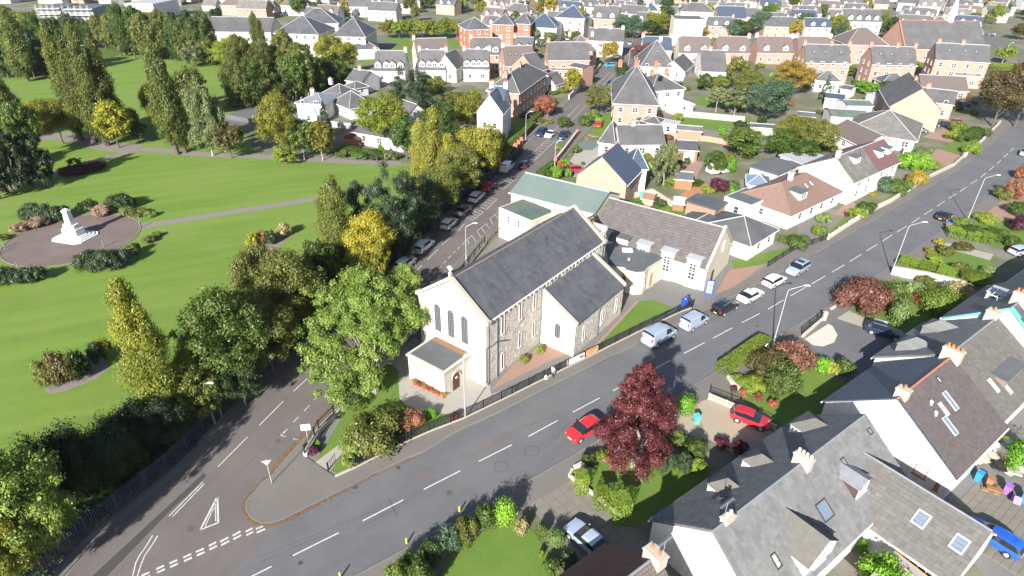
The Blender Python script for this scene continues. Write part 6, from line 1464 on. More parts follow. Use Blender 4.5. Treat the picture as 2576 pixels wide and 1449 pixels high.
L_T = [ # base x, base y, top y, width, kind, colour, label
 (300, 372, 258, 92, 'round', 'yellow', 'golden yellow maple at the foot of the poplar cluster'),
 (160, 362, 246, 128, 'round', 'yelgreen', 'green and yellow tree left of the poplar cluster'),
 (88, 400, 250, 80, 'round', 'mid', 'green tree between the pines and the yellow green tree'),
 (60, 418, 352, 90, 'shrub', 'dark', 'low dark spreading bush tree near the park path on the left'),
 (332, 350, 268, 60, 'round', 'olive', 'small olive tree behind the golden maple'),
 (350, 360, 300, 60, 'loose', 'dark', 'thin dark tree in the shade right of the golden maple'),
 (395, 300, 212, 56, 'round', 'yellow', 'yellow tree peeping out behind the lone poplar'),
 (420, 345, 250, 60, 'round', 'yelgreen', 'pale yellow tree hugging the lone poplar'),
 (496, 300, 166, 84, 'round', 'olive', 'olive tree with rusty patch behind the birch'),
 (470, 290, 205, 40, 'round', 'orange', 'small orange tree between poplar and birch'),
 (536, 392, 214, 104, 'weeping', 'birch', 'grey green birch with hanging twigs by the park path'),
 (584, 398, 304, 78, 'round', 'brown', 'small red-brown tree with a slim stem by the path'),
 (715, 408, 240, 104, 'round', 'yelgreen', 'tall orange-tinted tree at the corner of the park path'),
 (722, 412, 330, 76, 'conifer', 'lime', 'yellow-green bush tree in front of the orange-tinted tree'),
 (766, 404, 300, 84, 'round', 'mid', 'green tree with slim pale trunk by the path'),
 (812, 404, 306, 72, 'round', 'yelgreen', 'yellow green tree with a pale trunk beside the cypress'),
 (822, 340, 250, 40, 'conifer', 'dark', 'dark green cypress behind the path trees'),
 (968, 372, 232, 128, 'round', 'lime', 'bright green chestnut with open crown in front of the white bungalow'),
 (1042, 300, 172, 124, 'pine', 'pine', 'broad dark cypress in the gardens beyond the path'),
 (1062, 240, 186, 60, 'round', 'dark', 'dark tree right of the broad cypress'),
 (1098, 260, 190, 54, 'round', 'olive', 'olive tree in the gardens by the hedge'),
 (1150, 330, 226, 104, 'loose', 'olive', 'open olive tree left of the white baronial house'),
 (1176, 340, 222, 90, 'round', 'yelgreen', 'yellow-green tree close to the white baronial house'),
 (1108, 380, 258, 100, 'round', 'mid', 'green tree behind the yellowing poplar'),
 (1024, 400, 300, 80, 'round', 'mid', 'green tree right of the chestnut'),
 (1204, 472, 300, 124, 'round', 'yelgreen', 'big yellow-olive tree over the side street'),
 (1236, 442, 330, 96, 'round', 'olive', 'olive tree at the street edge by the white van'),
 (1158, 516, 372, 120, 'round', 'olive', 'dense olive tree over the fence by the street lamp'),
 (1104, 556, 410, 116, 'round', 'olive', 'olive and brown tree over the park fence'),
 (1236, 410, 352, 60, 'round', 'mid', 'green tree at the wall corner by the red gate piers'),
 (1004, 655, 416, 140, 'pine', 'pine', 'tall dark pine standing over the fence and parked cars'),
 (1056, 598, 440, 118, 'pine', 'pine', 'dark pine right of the tall pine'),
 (925, 645, 450, 110, 'pine', 'pine', 'dark pine left of the tall pine'),
 (940, 700, 540, 128, 'round', 'yellow', 'yellow-green sycamore beside the park fence'),
 (948, 720, 590, 80, 'round', 'yelgreen', 'yellow green sycamore half in shade by the fence'),
 (820, 750, 600, 90, 'round', 'mid', 'green tree filling the gap left of the fence curve'),
 (750, 850, 645, 170, 'round', 'olive', 'round olive tree with orange flecks at the meadow edge'),
 (690, 840, 620, 150, 'round', 'olive', 'speckled olive tree with a flat top at the meadow edge'),
 (790, 820, 668, 110, 'round', 'dark', 'dark tree in the shade behind the olive tree'),
 (600, 980, 738, 210, 'round', 'mid', 'large deep green sycamore on the meadow edge'),
 (540, 960, 800, 130, 'round', 'mid', 'lighter green bough tree left of the large sycamore'),
 (690, 940, 760, 160, 'round', 'olive', 'autumn tinted tree right of the large sycamore'),
 (500, 1010, 890, 110, 'round', 'yelgreen', 'yellowish small tree between the poplar and the sycamore'),
 (620, 1020, 900, 110, 'round', 'dark', 'dark shaded tree above the park fence sign'),
 (530, 1060, 940, 100, 'round', 'olive', 'dull brownish tree beside the old lamp post'),
 (360, 1140, 990, 130, 'shrub', 'vdark', 'blackish holly at the foot of the yellow poplar'),
 (300, 1210, 1040, 150, 'shrub', 'vdark', 'blackish holly mass, second along the fence'),
 (220, 1250, 1060, 150, 'shrub', 'vdark', 'blackish holly mass, third along the fence'),
 (440, 1130, 1010, 110, 'round', 'vdark', 'dark tree between yellow poplar and fence'),
 (150, 1290, 1080, 140, 'shrub', 'vdark', 'blackish holly nearest the bright green tree'),
 (110, 1420, 1142, 250, 'round', 'bright', 'bright green tree in the lower left corner'),
 (40, 1380, 1150, 190, 'round', 'bright', 'fresh green tree cut by the left edge'),
 (160, 1400, 1230, 130, 'round', 'bright', 'green sycamore sapling by the fence in the lower left'),
 (60, 1500, 1330, 150, 'round', 'yelgreen', 'yellow flecked tree in the bottom left corner'),
 (30, 480, 338, 80, 'pine', 'vdark', 'black-green cedar at the left edge, front one'),
 (60, 486, 320, 80, 'pine', 'vdark', 'black-green cedar second from the left edge'),
 (116, 470, 322, 84, 'pine', 'vdark', 'black-green cedar nearest the dark hedge'),
 (82, 472, 390, 50, 'round', 'mid', 'small round tree between the two cedars'),
 (192, 420, 398, 38, 'loose', 'mid', 'tiny open tree by the dark hedge'),
 (2, 500, 400, 60, 'pine', 'vdark', 'black-green cedar cut by the left edge'),
 # middle and right gardens
 (1668, 464, 358, 80, 'weeping', 'birch', 'pale weeping birch in the garden behind the sandstone house'),
 (1925, 306, 196, 106, 'round', 'blue', 'blue-green round tree in the middle of the gardens'),
 (1986, 238, 154, 106, 'round', 'amber', 'golden tree behind the blue-green round tree'),
 (2072, 252, 186, 32, 'conifer', 'blue', 'bluish pointed cypress by the white garages'),
 (1990, 372, 290, 100, 'round', 'yelgreen', 'yellow-olive tree above the back gardens, left half'),
 (2048, 390, 300, 100, 'round', 'olive', 'yellow-olive tree above the back gardens, right half'),
 (1960, 400, 330, 80, 'round', 'mid', 'green tree below the yellow-olive pair'),
 (2000, 420, 350, 90, 'round', 'mid', 'deep green tree over the white garages'),
 (1862, 400, 318, 90, 'round', 'mid', 'green rounded tree in the back gardens'),
 (1796, 438, 382, 60, 'round', 'mid', 'small round green tree by the parked caravan'),
 (1830, 434, 390, 44, 'shrub', 'fresh', 'small bright green tree by the net frame'),
 (1846, 232, 140, 56, 'round', 'olive', 'tall thin olive tree in front of the dormer row'),
 (1880, 250, 180, 76, 'round', 'olive', 'olive tree with light crown in the gardens'),
 (1800, 282, 210, 70, 'loose', 'birch', 'open apple tree on the lawn behind the villa'),
 (1846, 292, 220, 76, 'loose', 'birch', 'second open apple tree on the villa lawn'),
 (1770, 230, 186, 40, 'round', 'mid', 'green tree behind the white conservatory'),
 (1814, 225, 190, 44, 'round', 'lime', 'yellow green bush tree behind the white conservatory'),
 (1500, 290, 212, 80, 'loose', 'olive', 'spreading olive tree over the side street wall'),
 (1562, 216, 154, 34, 'ball', 'dark', 'clipped dark green column tree by the side street'),
 (1530, 162, 100, 46, 'round', 'amber', 'round orange tree at the junction'),
 (1438, 240, 172, 44, 'round', 'yellow', 'narrow yellow tree in front of the pink house'),
 (1370, 296, 242, 56, 'round', 'redbrown', 'small red cherry tree at the street wall'),
 (1612, 170, 104, 62, 'round', 'copper', 'dark copper tree right of the junction'),
 (1570, 96, 36, 64, 'round', 'blue', 'dark green round tree at the top of the street'),
 (1592, 98, 40, 50, 'round', 'blue', 'dark green tree beside the round one at the top of the street'),
 (1650, 88, 26, 66, 'round', 'yelgreen', 'golden green tree at the top of the side street'),
 (1630, 98, 50, 60, 'round', 'dark', 'green tree below the golden green tree at the top'),
 (1340, 108, 66, 44, 'round', 'birch', 'pale green tree before the white flats'),
 (1357, 120, 76, 22, 'conifer', 'dark', 'dark pointed cypress before the white flats'),
 (1382, 126, 80, 44, 'weeping', 'birch', 'willowy green tree beside the pointed cypress'),
 (1458, 96, 22, 34, 'round', 'yelgreen', 'upright yellow tree between the white flats'),
 (1440, 108, 74, 50, 'round', 'olive', 'dull olive tree below the taller white flats'),
 (1338, 142, 118, 34, 'round', 'rust', 'rust coloured small tree by the grey dormered house'),
 (1846, 92, 50, 90, 'round', 'mid', 'wide green tree beside the cream block'),
 (1905, 90, 26, 56, 'round', 'blue', 'tall dark tree right of the cream block'),
 (1730, 92, 74, 50, 'round', 'amber', 'small golden tree before the cream block'),
 (1778, 92, 74, 36, 'round', 'amber', 'small orange tree right of the cream block'),
 (2014, 86, 30, 50, 'round', 'mid', 'green tree left of the four dormer house'),
 (2052, 92, 52, 50, 'round', 'dark', 'dark green tree before the white terrace on the right'),
 (2100, 92, 40, 56, 'round', 'yelgreen', 'yellow-green tree before the white terrace on the right'),
 (2350, 140, 98, 60, 'pine', 'pine', 'flat topped cedar in front of the large church roof'),
 (2412, 54, 20, 50, 'round', 'blue', 'dark tree behind the spirelet'),
 (2450, 66, 34, 56, 'round', 'olive', 'olive tree right of the spirelet'),
 (2246, 84, 54, 60, 'round', 'mid', 'green bushes beside the four dormer house'),
 (2496, 318, 160, 118, 'round', 'brown', 'large brown-green beech at the right edge, left half'),
 (2552, 318, 150, 128, 'round', 'brown', 'large brown-green beech at the right edge, right half'),
 (2520, 160, 112, 44, 'round', 'lime', 'bright green tree by the far road at the right'),
 (2498, 62, 10, 34, 'round', 'lime', 'lime green tree by the far road junction'),
 (2560, 100, 60, 50, 'round', 'brown', 'brown tree at the right edge by the far road'),
 (2130, 192, 168, 40, 'round', 'olive', 'olive tree between the two tall sandstone houses'),
 (2176, 236, 205, 60, 'round', 'fresh', 'bright green hedge tree in front of the right tall house'),
 (2230, 240, 206, 60, 'round', 'mid', 'green hedge tree in front of the white rear wing'),
]
for x, y, t, w_, k, c, lb in L_T:
    T_(x, y, t, w_, k, c, lb, 'conifer_tree' if k in ('pine', 'conifer') else 'broadleaf_tree', size='L' if w_ > 100 else None, bark='trunk_pale' if 'pale' in lb or c == 'birch' else 'trunk_bark', z0=.1 if k in ('pine', 'conifer', 'shrub', 'weeping') else .2)
# the big ash on the church lawn, its crown hangs wide
b = G(943, 985); h_ = height_for(b, 690); me, pr, ph = crown('round', 'X', 5)
t = empty('broadleaf_tree', 'large bright green ash with thick trunk on the lawn in front of the church', 'tree', (b.x, b.y, 0))
inst('trunk', trunk_mesh(9, limbs=3, spread=.3, r0=.06), t, sc=(6.5, 6.5, 6.5), m='trunk_pale')
C = []; R = []; rs = np.random.RandomState(12); tgt = [(905, 700, 8.8), (850, 740, 7.8), (820, 800, 6.6), (1010, 760, 7.2), (960, 720, 8.6), (880, 830, 6.2), (830, 870, 5.0), (820, 940, 3.4), (870, 950, 3.2), (925, 880, 4.8), (990, 820, 6.0), (1020, 820, 5.6), (950, 800, 7.2), (900, 760, 8.2), (800, 730, 7.2), (1000, 700, 7.8), (935, 950, 2.9), (790, 900, 4.6), (860, 900, 4.6), (980, 870, 5.0), (880, 700, 8.4), (930, 840, 6.5), (960, 760, 8.0), (860, 790, 7.0), (1030, 790, 6.2), (850, 985, 2.3), (1030, 715, 7.2), (1035, 750, 6.6), (1020, 690, 7.8), (915, 780, 7.6), (870, 770, 7.6), (910, 920, 3.8), (800, 850, 5.6)]
for x, y, z in tgt:
    p = G(x, y, z); C.append((p.x - b.x, p.y - b.y, z)); R.append(1.15)
    for _ in range(7):
        d = rs.normal(size=3) * 1.0; C.append((p.x - b.x + d[0], p.y - b.y + d[1], max(1.8, z + d[2] * .7))); R.append(.45 + .4 * rs.rand())
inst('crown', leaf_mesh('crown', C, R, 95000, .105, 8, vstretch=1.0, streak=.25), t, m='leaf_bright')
q = MB()
for C_, x in zip(C[::6], tgt):
    e = Vector(C_); e = e * .82; m_ = Vector((e.x * .3, e.y * .3, min(4.0, e.z * .6))); q.tube((0, 0, 2.6), m_, .13, .09, 5, cap=False); q.tube(m_, e, .09, .03, 5, cap=False)
q.build('limbs', 'trunk_pale', t)
# crimson maple by the drive
b = G(1592, 1172); me, pr, ph = crown('spiky', 'X', 4)
t = empty('broadleaf_tree', 'crimson-leaved maple with fingery boughs beside the red car', 'tree', (b.x, b.y, 0))
hh = height_for(b, 918); rr = 3.75
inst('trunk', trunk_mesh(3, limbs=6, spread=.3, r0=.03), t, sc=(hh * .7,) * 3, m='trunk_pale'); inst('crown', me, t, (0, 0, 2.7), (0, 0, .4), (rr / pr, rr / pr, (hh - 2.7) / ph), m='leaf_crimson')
# yellow screen of trees at the school field and the wood beyond the park
for i in range(7): T_(976 + i * 29, 97 + (i % 2), 46 + (i * 7) % 5, 42, 'round', 'lime' if i % 3 else 'yelgreen', f'yellow-green tree number {("one","two","three","four","five","six","seven")[i]} from the left in the screen beyond the school field', group='yellow-green screen of trees beyond the school field')
WD = random.Random(5)
WOOD = []
def wood(pts, n, top, w0, w1, cols, where):
    for i in range(n):
        t = i / max(1, n - 1) * (len(pts) - 1); k = min(int(t), len(pts) - 2); f = t - k
        x = pts[k][0] + (pts[k + 1][0] - pts[k][0]) * f + WD.uniform(-8, 8); y = pts[k][1] + (pts[k + 1][1] - pts[k][1]) * f + WD.uniform(-4, 4)
        tp = y - top * WD.uniform(.75, 1.15); c = WD.choice(cols)
        nm = {'dark': 'dark green', 'mid': 'green', 'olive': 'olive', 'yelgreen': 'yellow-green', 'amber': 'golden', 'orange': 'orange', 'yellow': 'yellow', 'pine': 'blue-green', 'birch': 'pale green', 'blue': 'bluish green', 'lime': 'lime green'}[c]
        T_(x, y, tp, WD.uniform(w0, w1), WD.choice(('round', 'round', 'loose')), c, f'{nm} tree {where}', group='wood ' + where, z0=.05)
wood([(20, 195), (110, 190), (180, 170)], 10, 100, 50, 70, ['dark', 'mid', 'olive', 'dark'], 'behind the shaded meadow at the far left')
wood([(0, 125), (100, 118), (220, 118), (320, 122)], 20, 82, 44, 66, ['dark', 'mid', 'olive', 'mid', 'pine'], 'beyond the poplars on the far left')
wood([(150, 70), (260, 72)], 6, 34, 32, 44, ['amber', 'orange', 'amber'], 'showing orange above the poplars')
wood([(0, 60), (110, 60), (180, 66)], 9, 40, 36, 50, ['mid', 'olive', 'yelgreen'], 'in the top left corner')
wood([(300, 140), (380, 150), (470, 156), (520, 158)], 13, 118, 52, 74, ['mid', 'dark', 'olive', 'mid'], 'along the far side of the meadow')
wood([(270, 92), (370, 84), (480, 96)], 14, 60, 44, 60, ['mid', 'olive', 'dark', 'yelgreen'], 'behind the far side of the meadow')
wood([(500, 166), (560, 168), (620, 172)], 4, 66, 50, 66, ['birch', 'olive', 'yelgreen', 'mid'], 'at the corner of the far meadow')
wood([(600, 268), (660, 262), (720, 258), (780, 246), (850, 212)], 12, 118, 64, 90, ['mid', 'olive', 'dark', 'mid'], 'along the shaded road by the school')
wood([(620, 200), (700, 190), (760, 180)], 5, 96, 60, 76, ['mid', 'olive', 'olive'], 'between the road and the school')
T_(850, 205, 88, 116, 'round', 'yelgreen', 'golden topped tree in front of the big school block', group=None)
T_(586, 172, 98, 84, 'round', 'lime', 'bright yellow-green tree in the corner of the far meadow', group=None)
T_(620, 240, 150, 96, 'round', 'yelgreen', 'yellow-green tree at the roadside near the birch', group=None)
# scattered trees through the far town
for i in range(420):
    y = WD.uniform(232, 520); x = WD.uniform(-330, 380)
    px, py = proj(Vector((x, y, 0)))
    if not (-20 < px < 2600 and py < 112): continue
    if px < 480 + py and py > 20: continue
    if px < 1190 and py > 56: continue
    if 2260 < px < 2576 and py > 60: continue
    if not clear(x, y, -1.2): continue
    c = WD.choice(['mid', 'olive', 'dark', 'yelgreen', 'mid', 'amber'] if i % 4 else ['dark', 'blue'])
    nm = {'dark': 'dark green', 'mid': 'green', 'olive': 'olive', 'yelgreen': 'yellow-green', 'amber': 'golden', 'blue': 'bluish green'}[c]
    tree(Vector((x, y, 0)), WD.uniform(2.2, 4.4), WD.uniform(5, 10), 'round', c, 'garden_tree', f'{nm} garden tree among the far houses', 'garden trees of the far town', size='M')

# the shaded shrub layer under the far woods
def understory(px, n, label, seed):
    r = np.random.RandomState(seed); C = []
    for i in range(n):
        k = r.randint(len(px) - 1); t = r.rand(); x = px[k][0] + (px[k + 1][0] - px[k][0]) * t; y = px[k][1] + (px[k + 1][1] - px[k][1]) * t; p = G(x, y); C.append((p.x + r.normal() * 1.5, p.y + r.normal() * 2.5, .9 + 1.1 * r.rand()))
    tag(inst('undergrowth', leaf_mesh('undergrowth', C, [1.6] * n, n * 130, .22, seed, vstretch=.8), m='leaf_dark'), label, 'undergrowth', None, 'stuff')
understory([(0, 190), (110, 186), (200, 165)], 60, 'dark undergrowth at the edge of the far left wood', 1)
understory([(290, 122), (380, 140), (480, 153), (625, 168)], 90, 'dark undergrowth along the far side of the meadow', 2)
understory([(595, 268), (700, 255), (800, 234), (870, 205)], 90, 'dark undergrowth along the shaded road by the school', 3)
# ---------------------------------------------------------------- shrubs, beds, hedges
B_ = bpx
SH = [ # base x, base y, top y, width, colour, label
 (225, 676, 622, 70, 'pine', 'dark shrub left part of the clump in front of the memorial'), (262, 680, 620, 74, 'pine', 'dark shrub middle part of the clump in front of the memorial'), (302, 668, 616, 66, 'pine', 'dark shrub right part of the clump in front of the memorial'),
 (338, 640, 606, 40, 'olive', 'rusty low shrub at the right end of the front memorial clump'), (375, 610, 590, 34, 'birch', 'low pale shrub at the memorial terrace edge'), (395, 596, 580, 26, 'sage', 'low silvery shrub by the memorial path'),
 (20, 715, 668, 74, 'pine', 'dark shrub at the left edge below the terrace'), (62, 712, 666, 60, 'pine', 'dark shrub second from the left below the terrace'), (98, 706, 662, 50, 'pine', 'dark shrub third from the left below the terrace'),
 (85, 552, 504, 66, 'pine', 'dark shrub behind the memorial, left one'), (122, 556, 504, 56, 'pine', 'dark shrub behind the memorial, middle one'), (156, 552, 506, 50, 'dark', 'dark shrub behind the memorial, right one'),
 (100, 568, 540, 60, 'pinkflower', 'pinkish flowering shrub behind the memorial'), (48, 582, 556, 44, 'pinkflower', 'pinkish flowering shrub further left of the memorial'), (10, 602, 588, 34, 'olive', 'low olive shrub at the left edge of the terrace'),
 (228, 534, 496, 52, 'dark', 'dark shrub at the top of the terrace, left one'), (302, 520, 478, 66, 'dark', 'big dark shrub at the top of the terrace'), (330, 524, 484, 34, 'dark', 'dark shrub right of the big one at the terrace'),
 (258, 540, 512, 58, 'pinkflower', 'brown flowering shrub at the top of the terrace'), (322, 540, 516, 40, 'sage', 'pale variegated shrub at the top of the terrace'), (350, 542, 524, 50, 'olive', 'low rusty green shrub right of the terrace'), (378, 546, 526, 30, 'sage', 'pale shrub at the end of the terrace bed'),
 (636, 622, 576, 34, 'yellow', 'small bright yellow conifer on the meadow'), (660, 612, 574, 34, 'rust', 'brown-red shrub beside the yellow conifer'), (682, 612, 574, 42, 'dark', 'dark green shrub in the small meadow bed'), (715, 594, 552, 44, 'straw', 'bleached shrub in the small meadow bed'),
 (130, 968, 880, 62, 'olive', 'olive shrub at the left end of the long meadow bed'), (165, 964, 866, 70, 'brown', 'red-tipped shrub in the long meadow bed'), (205, 952, 868, 60, 'dark', 'dark shrub in the long meadow bed'), (145, 960, 895, 60, 'mid', 'green shrub in the long meadow bed'), (250, 912, 850, 50, 'dark', 'shaded dark shrub at the right end of the long meadow bed'), (270, 900, 838, 40, 'yelgreen', 'yellowish shrub beside the yellow poplar'),
 (180, 440, 414, 60, 'purple', 'purple-black hedge shrub by the left cedars, first part'), (208, 434, 410, 60, 'purple', 'purple-black hedge shrub, middle part'), (240, 426, 406, 56, 'purple', 'purple-black hedge shrub, right part'),
 # church corner
 (945, 1118, 1030, 150, 'olive', 'spreading olive shrub on the church corner lawn'), (895, 1128, 1076, 90, 'bright', 'light green shrub left of the spreading olive shrub'), (985, 1080, 1014, 90, 'olive', 'upright olive shrub next to the orange shrub'), (1040, 1076, 1024, 66, 'redbrown', 'orange-red shrub on the church corner lawn'), (1018, 1080, 1040, 50, 'amber', 'golden shrub between olive and orange shrubs'), (1085, 1050, 1022, 30, 'fresh', 'small bright green shrub near the paved court'),
 (880, 1172, 1140, 40, 'bright', 'low green shrub at the ramp corner'), (800, 1120, 1105, 18, 'fresh', 'small green shrub in the stone planter'), (792, 1140, 1120, 32, 'purple', 'dark purple flowers in the corner bed'),
 (1318, 912, 890, 26, 'lime', 'small yellow-green bush left of the gravel bed'), (1358, 888, 866, 26, 'lime', 'small yellow-green bush in the middle of the gravel bed'), (1378, 862, 846, 22, 'fresh', 'small green bush against the aisle gable'), (1426, 882, 870, 16, 'fresh', 'low green bush at the corner of the aisle'),
 # gardens lower centre
 (1270, 1318, 1252, 56, 'fresh', 'vivid green clipped shrub at the end of the bottom hedge'), (1222, 1330, 1268, 56, 'mid', 'leafy green shrub next to the vivid clipped one'), (1175, 1360, 1290, 66, 'olive', 'mossy green shrub in the bottom hedge row'), (1128, 1388, 1318, 70, 'blue', 'blue-green shrub in the bottom hedge row'), (1085, 1420, 1350, 70, 'dark', 'dark leafy shrub in the bottom hedge row'), (1045, 1449, 1378, 70, 'mid', 'green shrub lower in the bottom hedge row'), (1000, 1480, 1400, 70, 'bright', 'light green shrub at the bottom of the hedge row'), (1060, 1500, 1410, 80, 'mid', 'wide leafy shrub in the lower garden corner'),
 (1310, 1340, 1300, 40, 'straw', 'straw coloured grasses at the garden edge'), (1360, 1352, 1312, 34, 'mid', 'small green bush behind the silver car'), (1398, 1372, 1334, 48, 'sage', 'clipped round bush beside the silver car'), (1360, 1400, 1380, 18, 'lime', 'tiny yellow-green bush on the bottom lawn'), (1430, 1425, 1385, 56, 'dark', 'dark bush behind the brown roof'), (1385, 1440, 1400, 50, 'mid', 'green bush by the bottom lawn edge'),
 (1480, 1168, 1134, 44, 'dark', 'dark green shrub at the corner of the maple garden'), (1510, 1158, 1130, 44, 'lime', 'yellow-green shrub beside the maple'), (1540, 1170, 1140, 50, 'redbrown', 'low reddish shrub under the maple'), (1672, 1184, 1118, 56, 'pine', 'blue-green conifer shrub right of the maple'), (1712, 1188, 1130, 56, 'pine', 'feathery green shrub right of the maple'), (1740, 1150, 1092, 66, 'mid', 'dark leafy shrub by the gravel drive'), (1755, 1188, 1150, 44, 'lime', 'yellow-green shrub at the end of the maple garden'), (1700, 1112, 1082, 56, 'bright', 'light green grasses beside the gravel drive'), (1815, 1122, 1098, 44, 'purple', 'purple flowered shrub in the shade by the drive'), (1860, 1140, 1110, 50, 'crimson', 'dark red shrub in shade by the bungalow'),
 (1722, 1042, 990, 50, 'fresh', 'vivid green round shrub beside the crimson maple'),
 # hedge garden
 (1926, 945, 868, 110, 'brown', 'large brown-green beech bush in the hedged garden'), (1990, 930, 850, 104, 'copper', 'copper brown bush in the hedged garden'), (1960, 985, 900, 110, 'mid', 'green bush in front of the brown beech bush'), (2070, 935, 895, 52, 'fresh', 'fresh green bush right of the copper bush'), (2092, 942, 908, 34, 'yellow', 'yellow-green bush right of the copper bush'), (2120, 940, 896, 50, 'mid', 'tall-leaved green bush by the asphalt drive'), (1888, 985, 940, 70, 'lime', 'yellow-green bush inside the long hedge'), (1945, 890, 866, 44, 'fresh', 'bright small shrub at the lamp post'),
 (1905, 1008, 985, 26, 'flower', 'red and orange flowers along the hedge path'), (1870, 996, 976, 26, 'flower', 'pink and orange flowers along the hedge path'), (1940, 1022, 1002, 26, 'flower', 'mixed bright flowers by the fence gate'), (1845, 985, 968, 20, 'purple', 'violet flowers along the hedge path'),
 # garden with copper beech
 (2164, 778, 690, 146, 'copper', 'wide copper-red acer bush by the main road'), (2235, 770, 700, 90, 'mid', 'green bush behind the copper acer'), (2168, 776, 756, 50, 'mid', 'small green bush in front of the copper acer'), (2190, 795, 770, 30, 'lime', 'small yellow-green ball shrub on the lawn'), (2252, 818, 752, 46, 'sage', 'upright pale clipped bush on the lawn'), (2312, 762, 730, 56, 'rust', 'rust coloured round bush on the lawn'), (2356, 792, 722, 92, 'hedge', 'big light green clipped bush at the end of the lawn'), (2300, 750, 706, 60, 'sage', 'silvery bush behind the rust coloured bush'), (2395, 760, 700, 60, 'straw', 'grey-brown bush beyond the light green clipped bush'), (2330, 712, 690, 60, 'olive', 'dull bush against the pale garden wall'),
 # upper right gardens
 (2450, 712, 680, 66, 'hedge', 'flat clipped light green bush by the wall path'), (2480, 690, 664, 36, 'sage', 'small pale round bush in the upper right garden'), (2412, 690, 655, 50, 'olive', 'dull purple-grey bush in the upper right garden'), (2375, 640, 614, 44, 'olive', 'brownish green bush on the upper right lawn'), (2420, 630, 606, 50, 'brown', 'brown bush on the upper right lawn'), (2350, 660, 640, 40, 'lime', 'yellow-green bush in the upper right garden'), (2335, 640, 618, 24, 'yellow', 'bright yellow bush by the main road pavement'), (2360, 618, 596, 24, 'yellow', 'second bright yellow bush by the pavement'), (2440, 596, 560, 60, 'mid', 'green bush in the far garden on the right'), (2500, 600, 566, 60, 'mid', 'leafy bush in the far garden on the right'), (2560, 580, 536, 56, 'purple', 'dark purple bush at the right edge'), (2478, 560, 530, 60, 'lime', 'yellow-green bush beyond the low hedge'), (2420, 568, 545, 50, 'bright', 'light green bush beyond the bin'), (2545, 620, 590, 50, 'mid', 'green bush at the right edge'),
 (2545, 500, 440, 60, 'redbrown', 'orange-red bush at the right edge by the drive'), (2520, 500, 465, 50, 'olive', 'olive bush beside the orange-red bush'), (2565, 450, 410, 40, 'rust', 'rust bush at the far right edge'), (2556, 540, 500, 56, 'mid', 'green hedge bush near the pink drive'),
 # front gardens by the pale wall
 (2004, 622, 582, 62, 'mid', 'round green bush by the pink path gate'), (2070, 560, 530, 44, 'sage', 'pale variegated shrub in front of the red-brown bungalow'), (2130, 545, 530, 14, 'crimson', 'tiny red shrub in front of the red-brown bungalow'), (2178, 532, 502, 52, 'mid', 'rounded green shrub by the gatepost'), (2155, 545, 520, 50, 'lime', 'light green shrub in front of the red-brown bungalow'), (2222, 480, 436, 60, 'blue', 'large grey-green shrub in front of the tall gable pair'), (2260, 488, 440, 60, 'mid', 'dark green shrub in front of the tall gable pair'), (2302, 468, 420, 56, 'amber', 'golden-green shrub by the pavement wall'), (2275, 425, 370, 66, 'fresh', 'tall bright green shrub at the end of the maroon roof'), (2315, 430, 376, 50, 'fresh', 'bright green bush beside the tall one'), (2345, 425, 400, 44, 'bright', 'light green bush at the drive wall'), (2195, 490, 486, 30, 'yellow', 'yellow low shrub below the tall gable pair'), (2320, 395, 362, 50, 'birch', 'pale shrub by the pink drive'), (2395, 352, 318, 36, 'lime', 'tall golden conifer by the red car'), (2420, 355, 320, 50, 'mid', 'green shrub by the drive of the gable house'), (2460, 346, 312, 60, 'mid', 'green shrub left of the beech'), (2440, 388, 350, 50, 'hedge', 'light green hedge piece by the pavement'), (2405, 332, 300, 50, 'hedge', 'light green hedge bush by the sandstone gable'),
 (2060, 590, 560, 40, 'lime', 'pale yellow shrub by the drive'), (1970, 610, 590, 30, 'mid', 'small shrub by the drive'),
 # behind the hall
 (1808, 480, 440, 60, 'purple', 'dark purple acer behind the hall'), (1840, 480, 444, 40, 'mid', 'green shrub right of the purple acer'), (1780, 484, 466, 36, 'lime', 'yellow-green shrub left of the purple acer'), (1842, 490, 470, 16, 'fresh', 'small yellow-green conifer by the purple acer'), (1712, 560, 536, 40, 'lime', 'yellow flowered shrub behind the hall roof'), (1740, 565, 538, 44, 'sage', 'pale yellow shrub behind the hall roof'), (1680, 545, 525, 40, 'yelgreen', 'shrub at the corner of the hall roof'), (1640, 540, 515, 36, 'mid', 'green shrub near the pink shed'), (1660, 520, 495, 30, 'dark', 'dark shrub beside the pink shed'), (1592, 530, 505, 60, 'fresh', 'fresh green clipped bush by the pink shed'), (1770, 555, 530, 50, 'olive', 'olive shrub near the small hipped bungalow'),
 (1402, 450, 412, 32, 'fresh', 'bright green round bush above the green roof'), (1428, 446, 418, 20, 'fresh', 'small bright green bush above the green roof'), (1378, 445, 424, 40, 'mid', 'green bush at the corner wall of the side street'), (1360, 452, 432, 36, 'olive', 'rough green bush at the corner wall'), (1420, 320, 285, 40, 'mid', 'green shrub at the villa garden wall'),
 (1472, 316, 282, 40, 'mid', 'green bush on the corner of the villa lawn'), (1492, 300, 270, 36, 'bright', 'light green bush on the corner of the villa lawn'), (1480, 350, 340, 26, 'straw', 'small dry shrub on the gravel garden'), (1500, 352, 344, 20, 'lime', 'little yellow shrub in the gravel garden'), (1466, 415, 405, 14, 'olive', 'low bush in the gravel garden, left'), (1485, 428, 416, 14, 'olive', 'low bush in the gravel garden, right'), (1410, 232, 214, 40, 'lime', 'light green shrubs in the front garden of the cottage'), (1388, 238, 224, 30, 'mid', 'green shrub in the front garden of the cottage'),
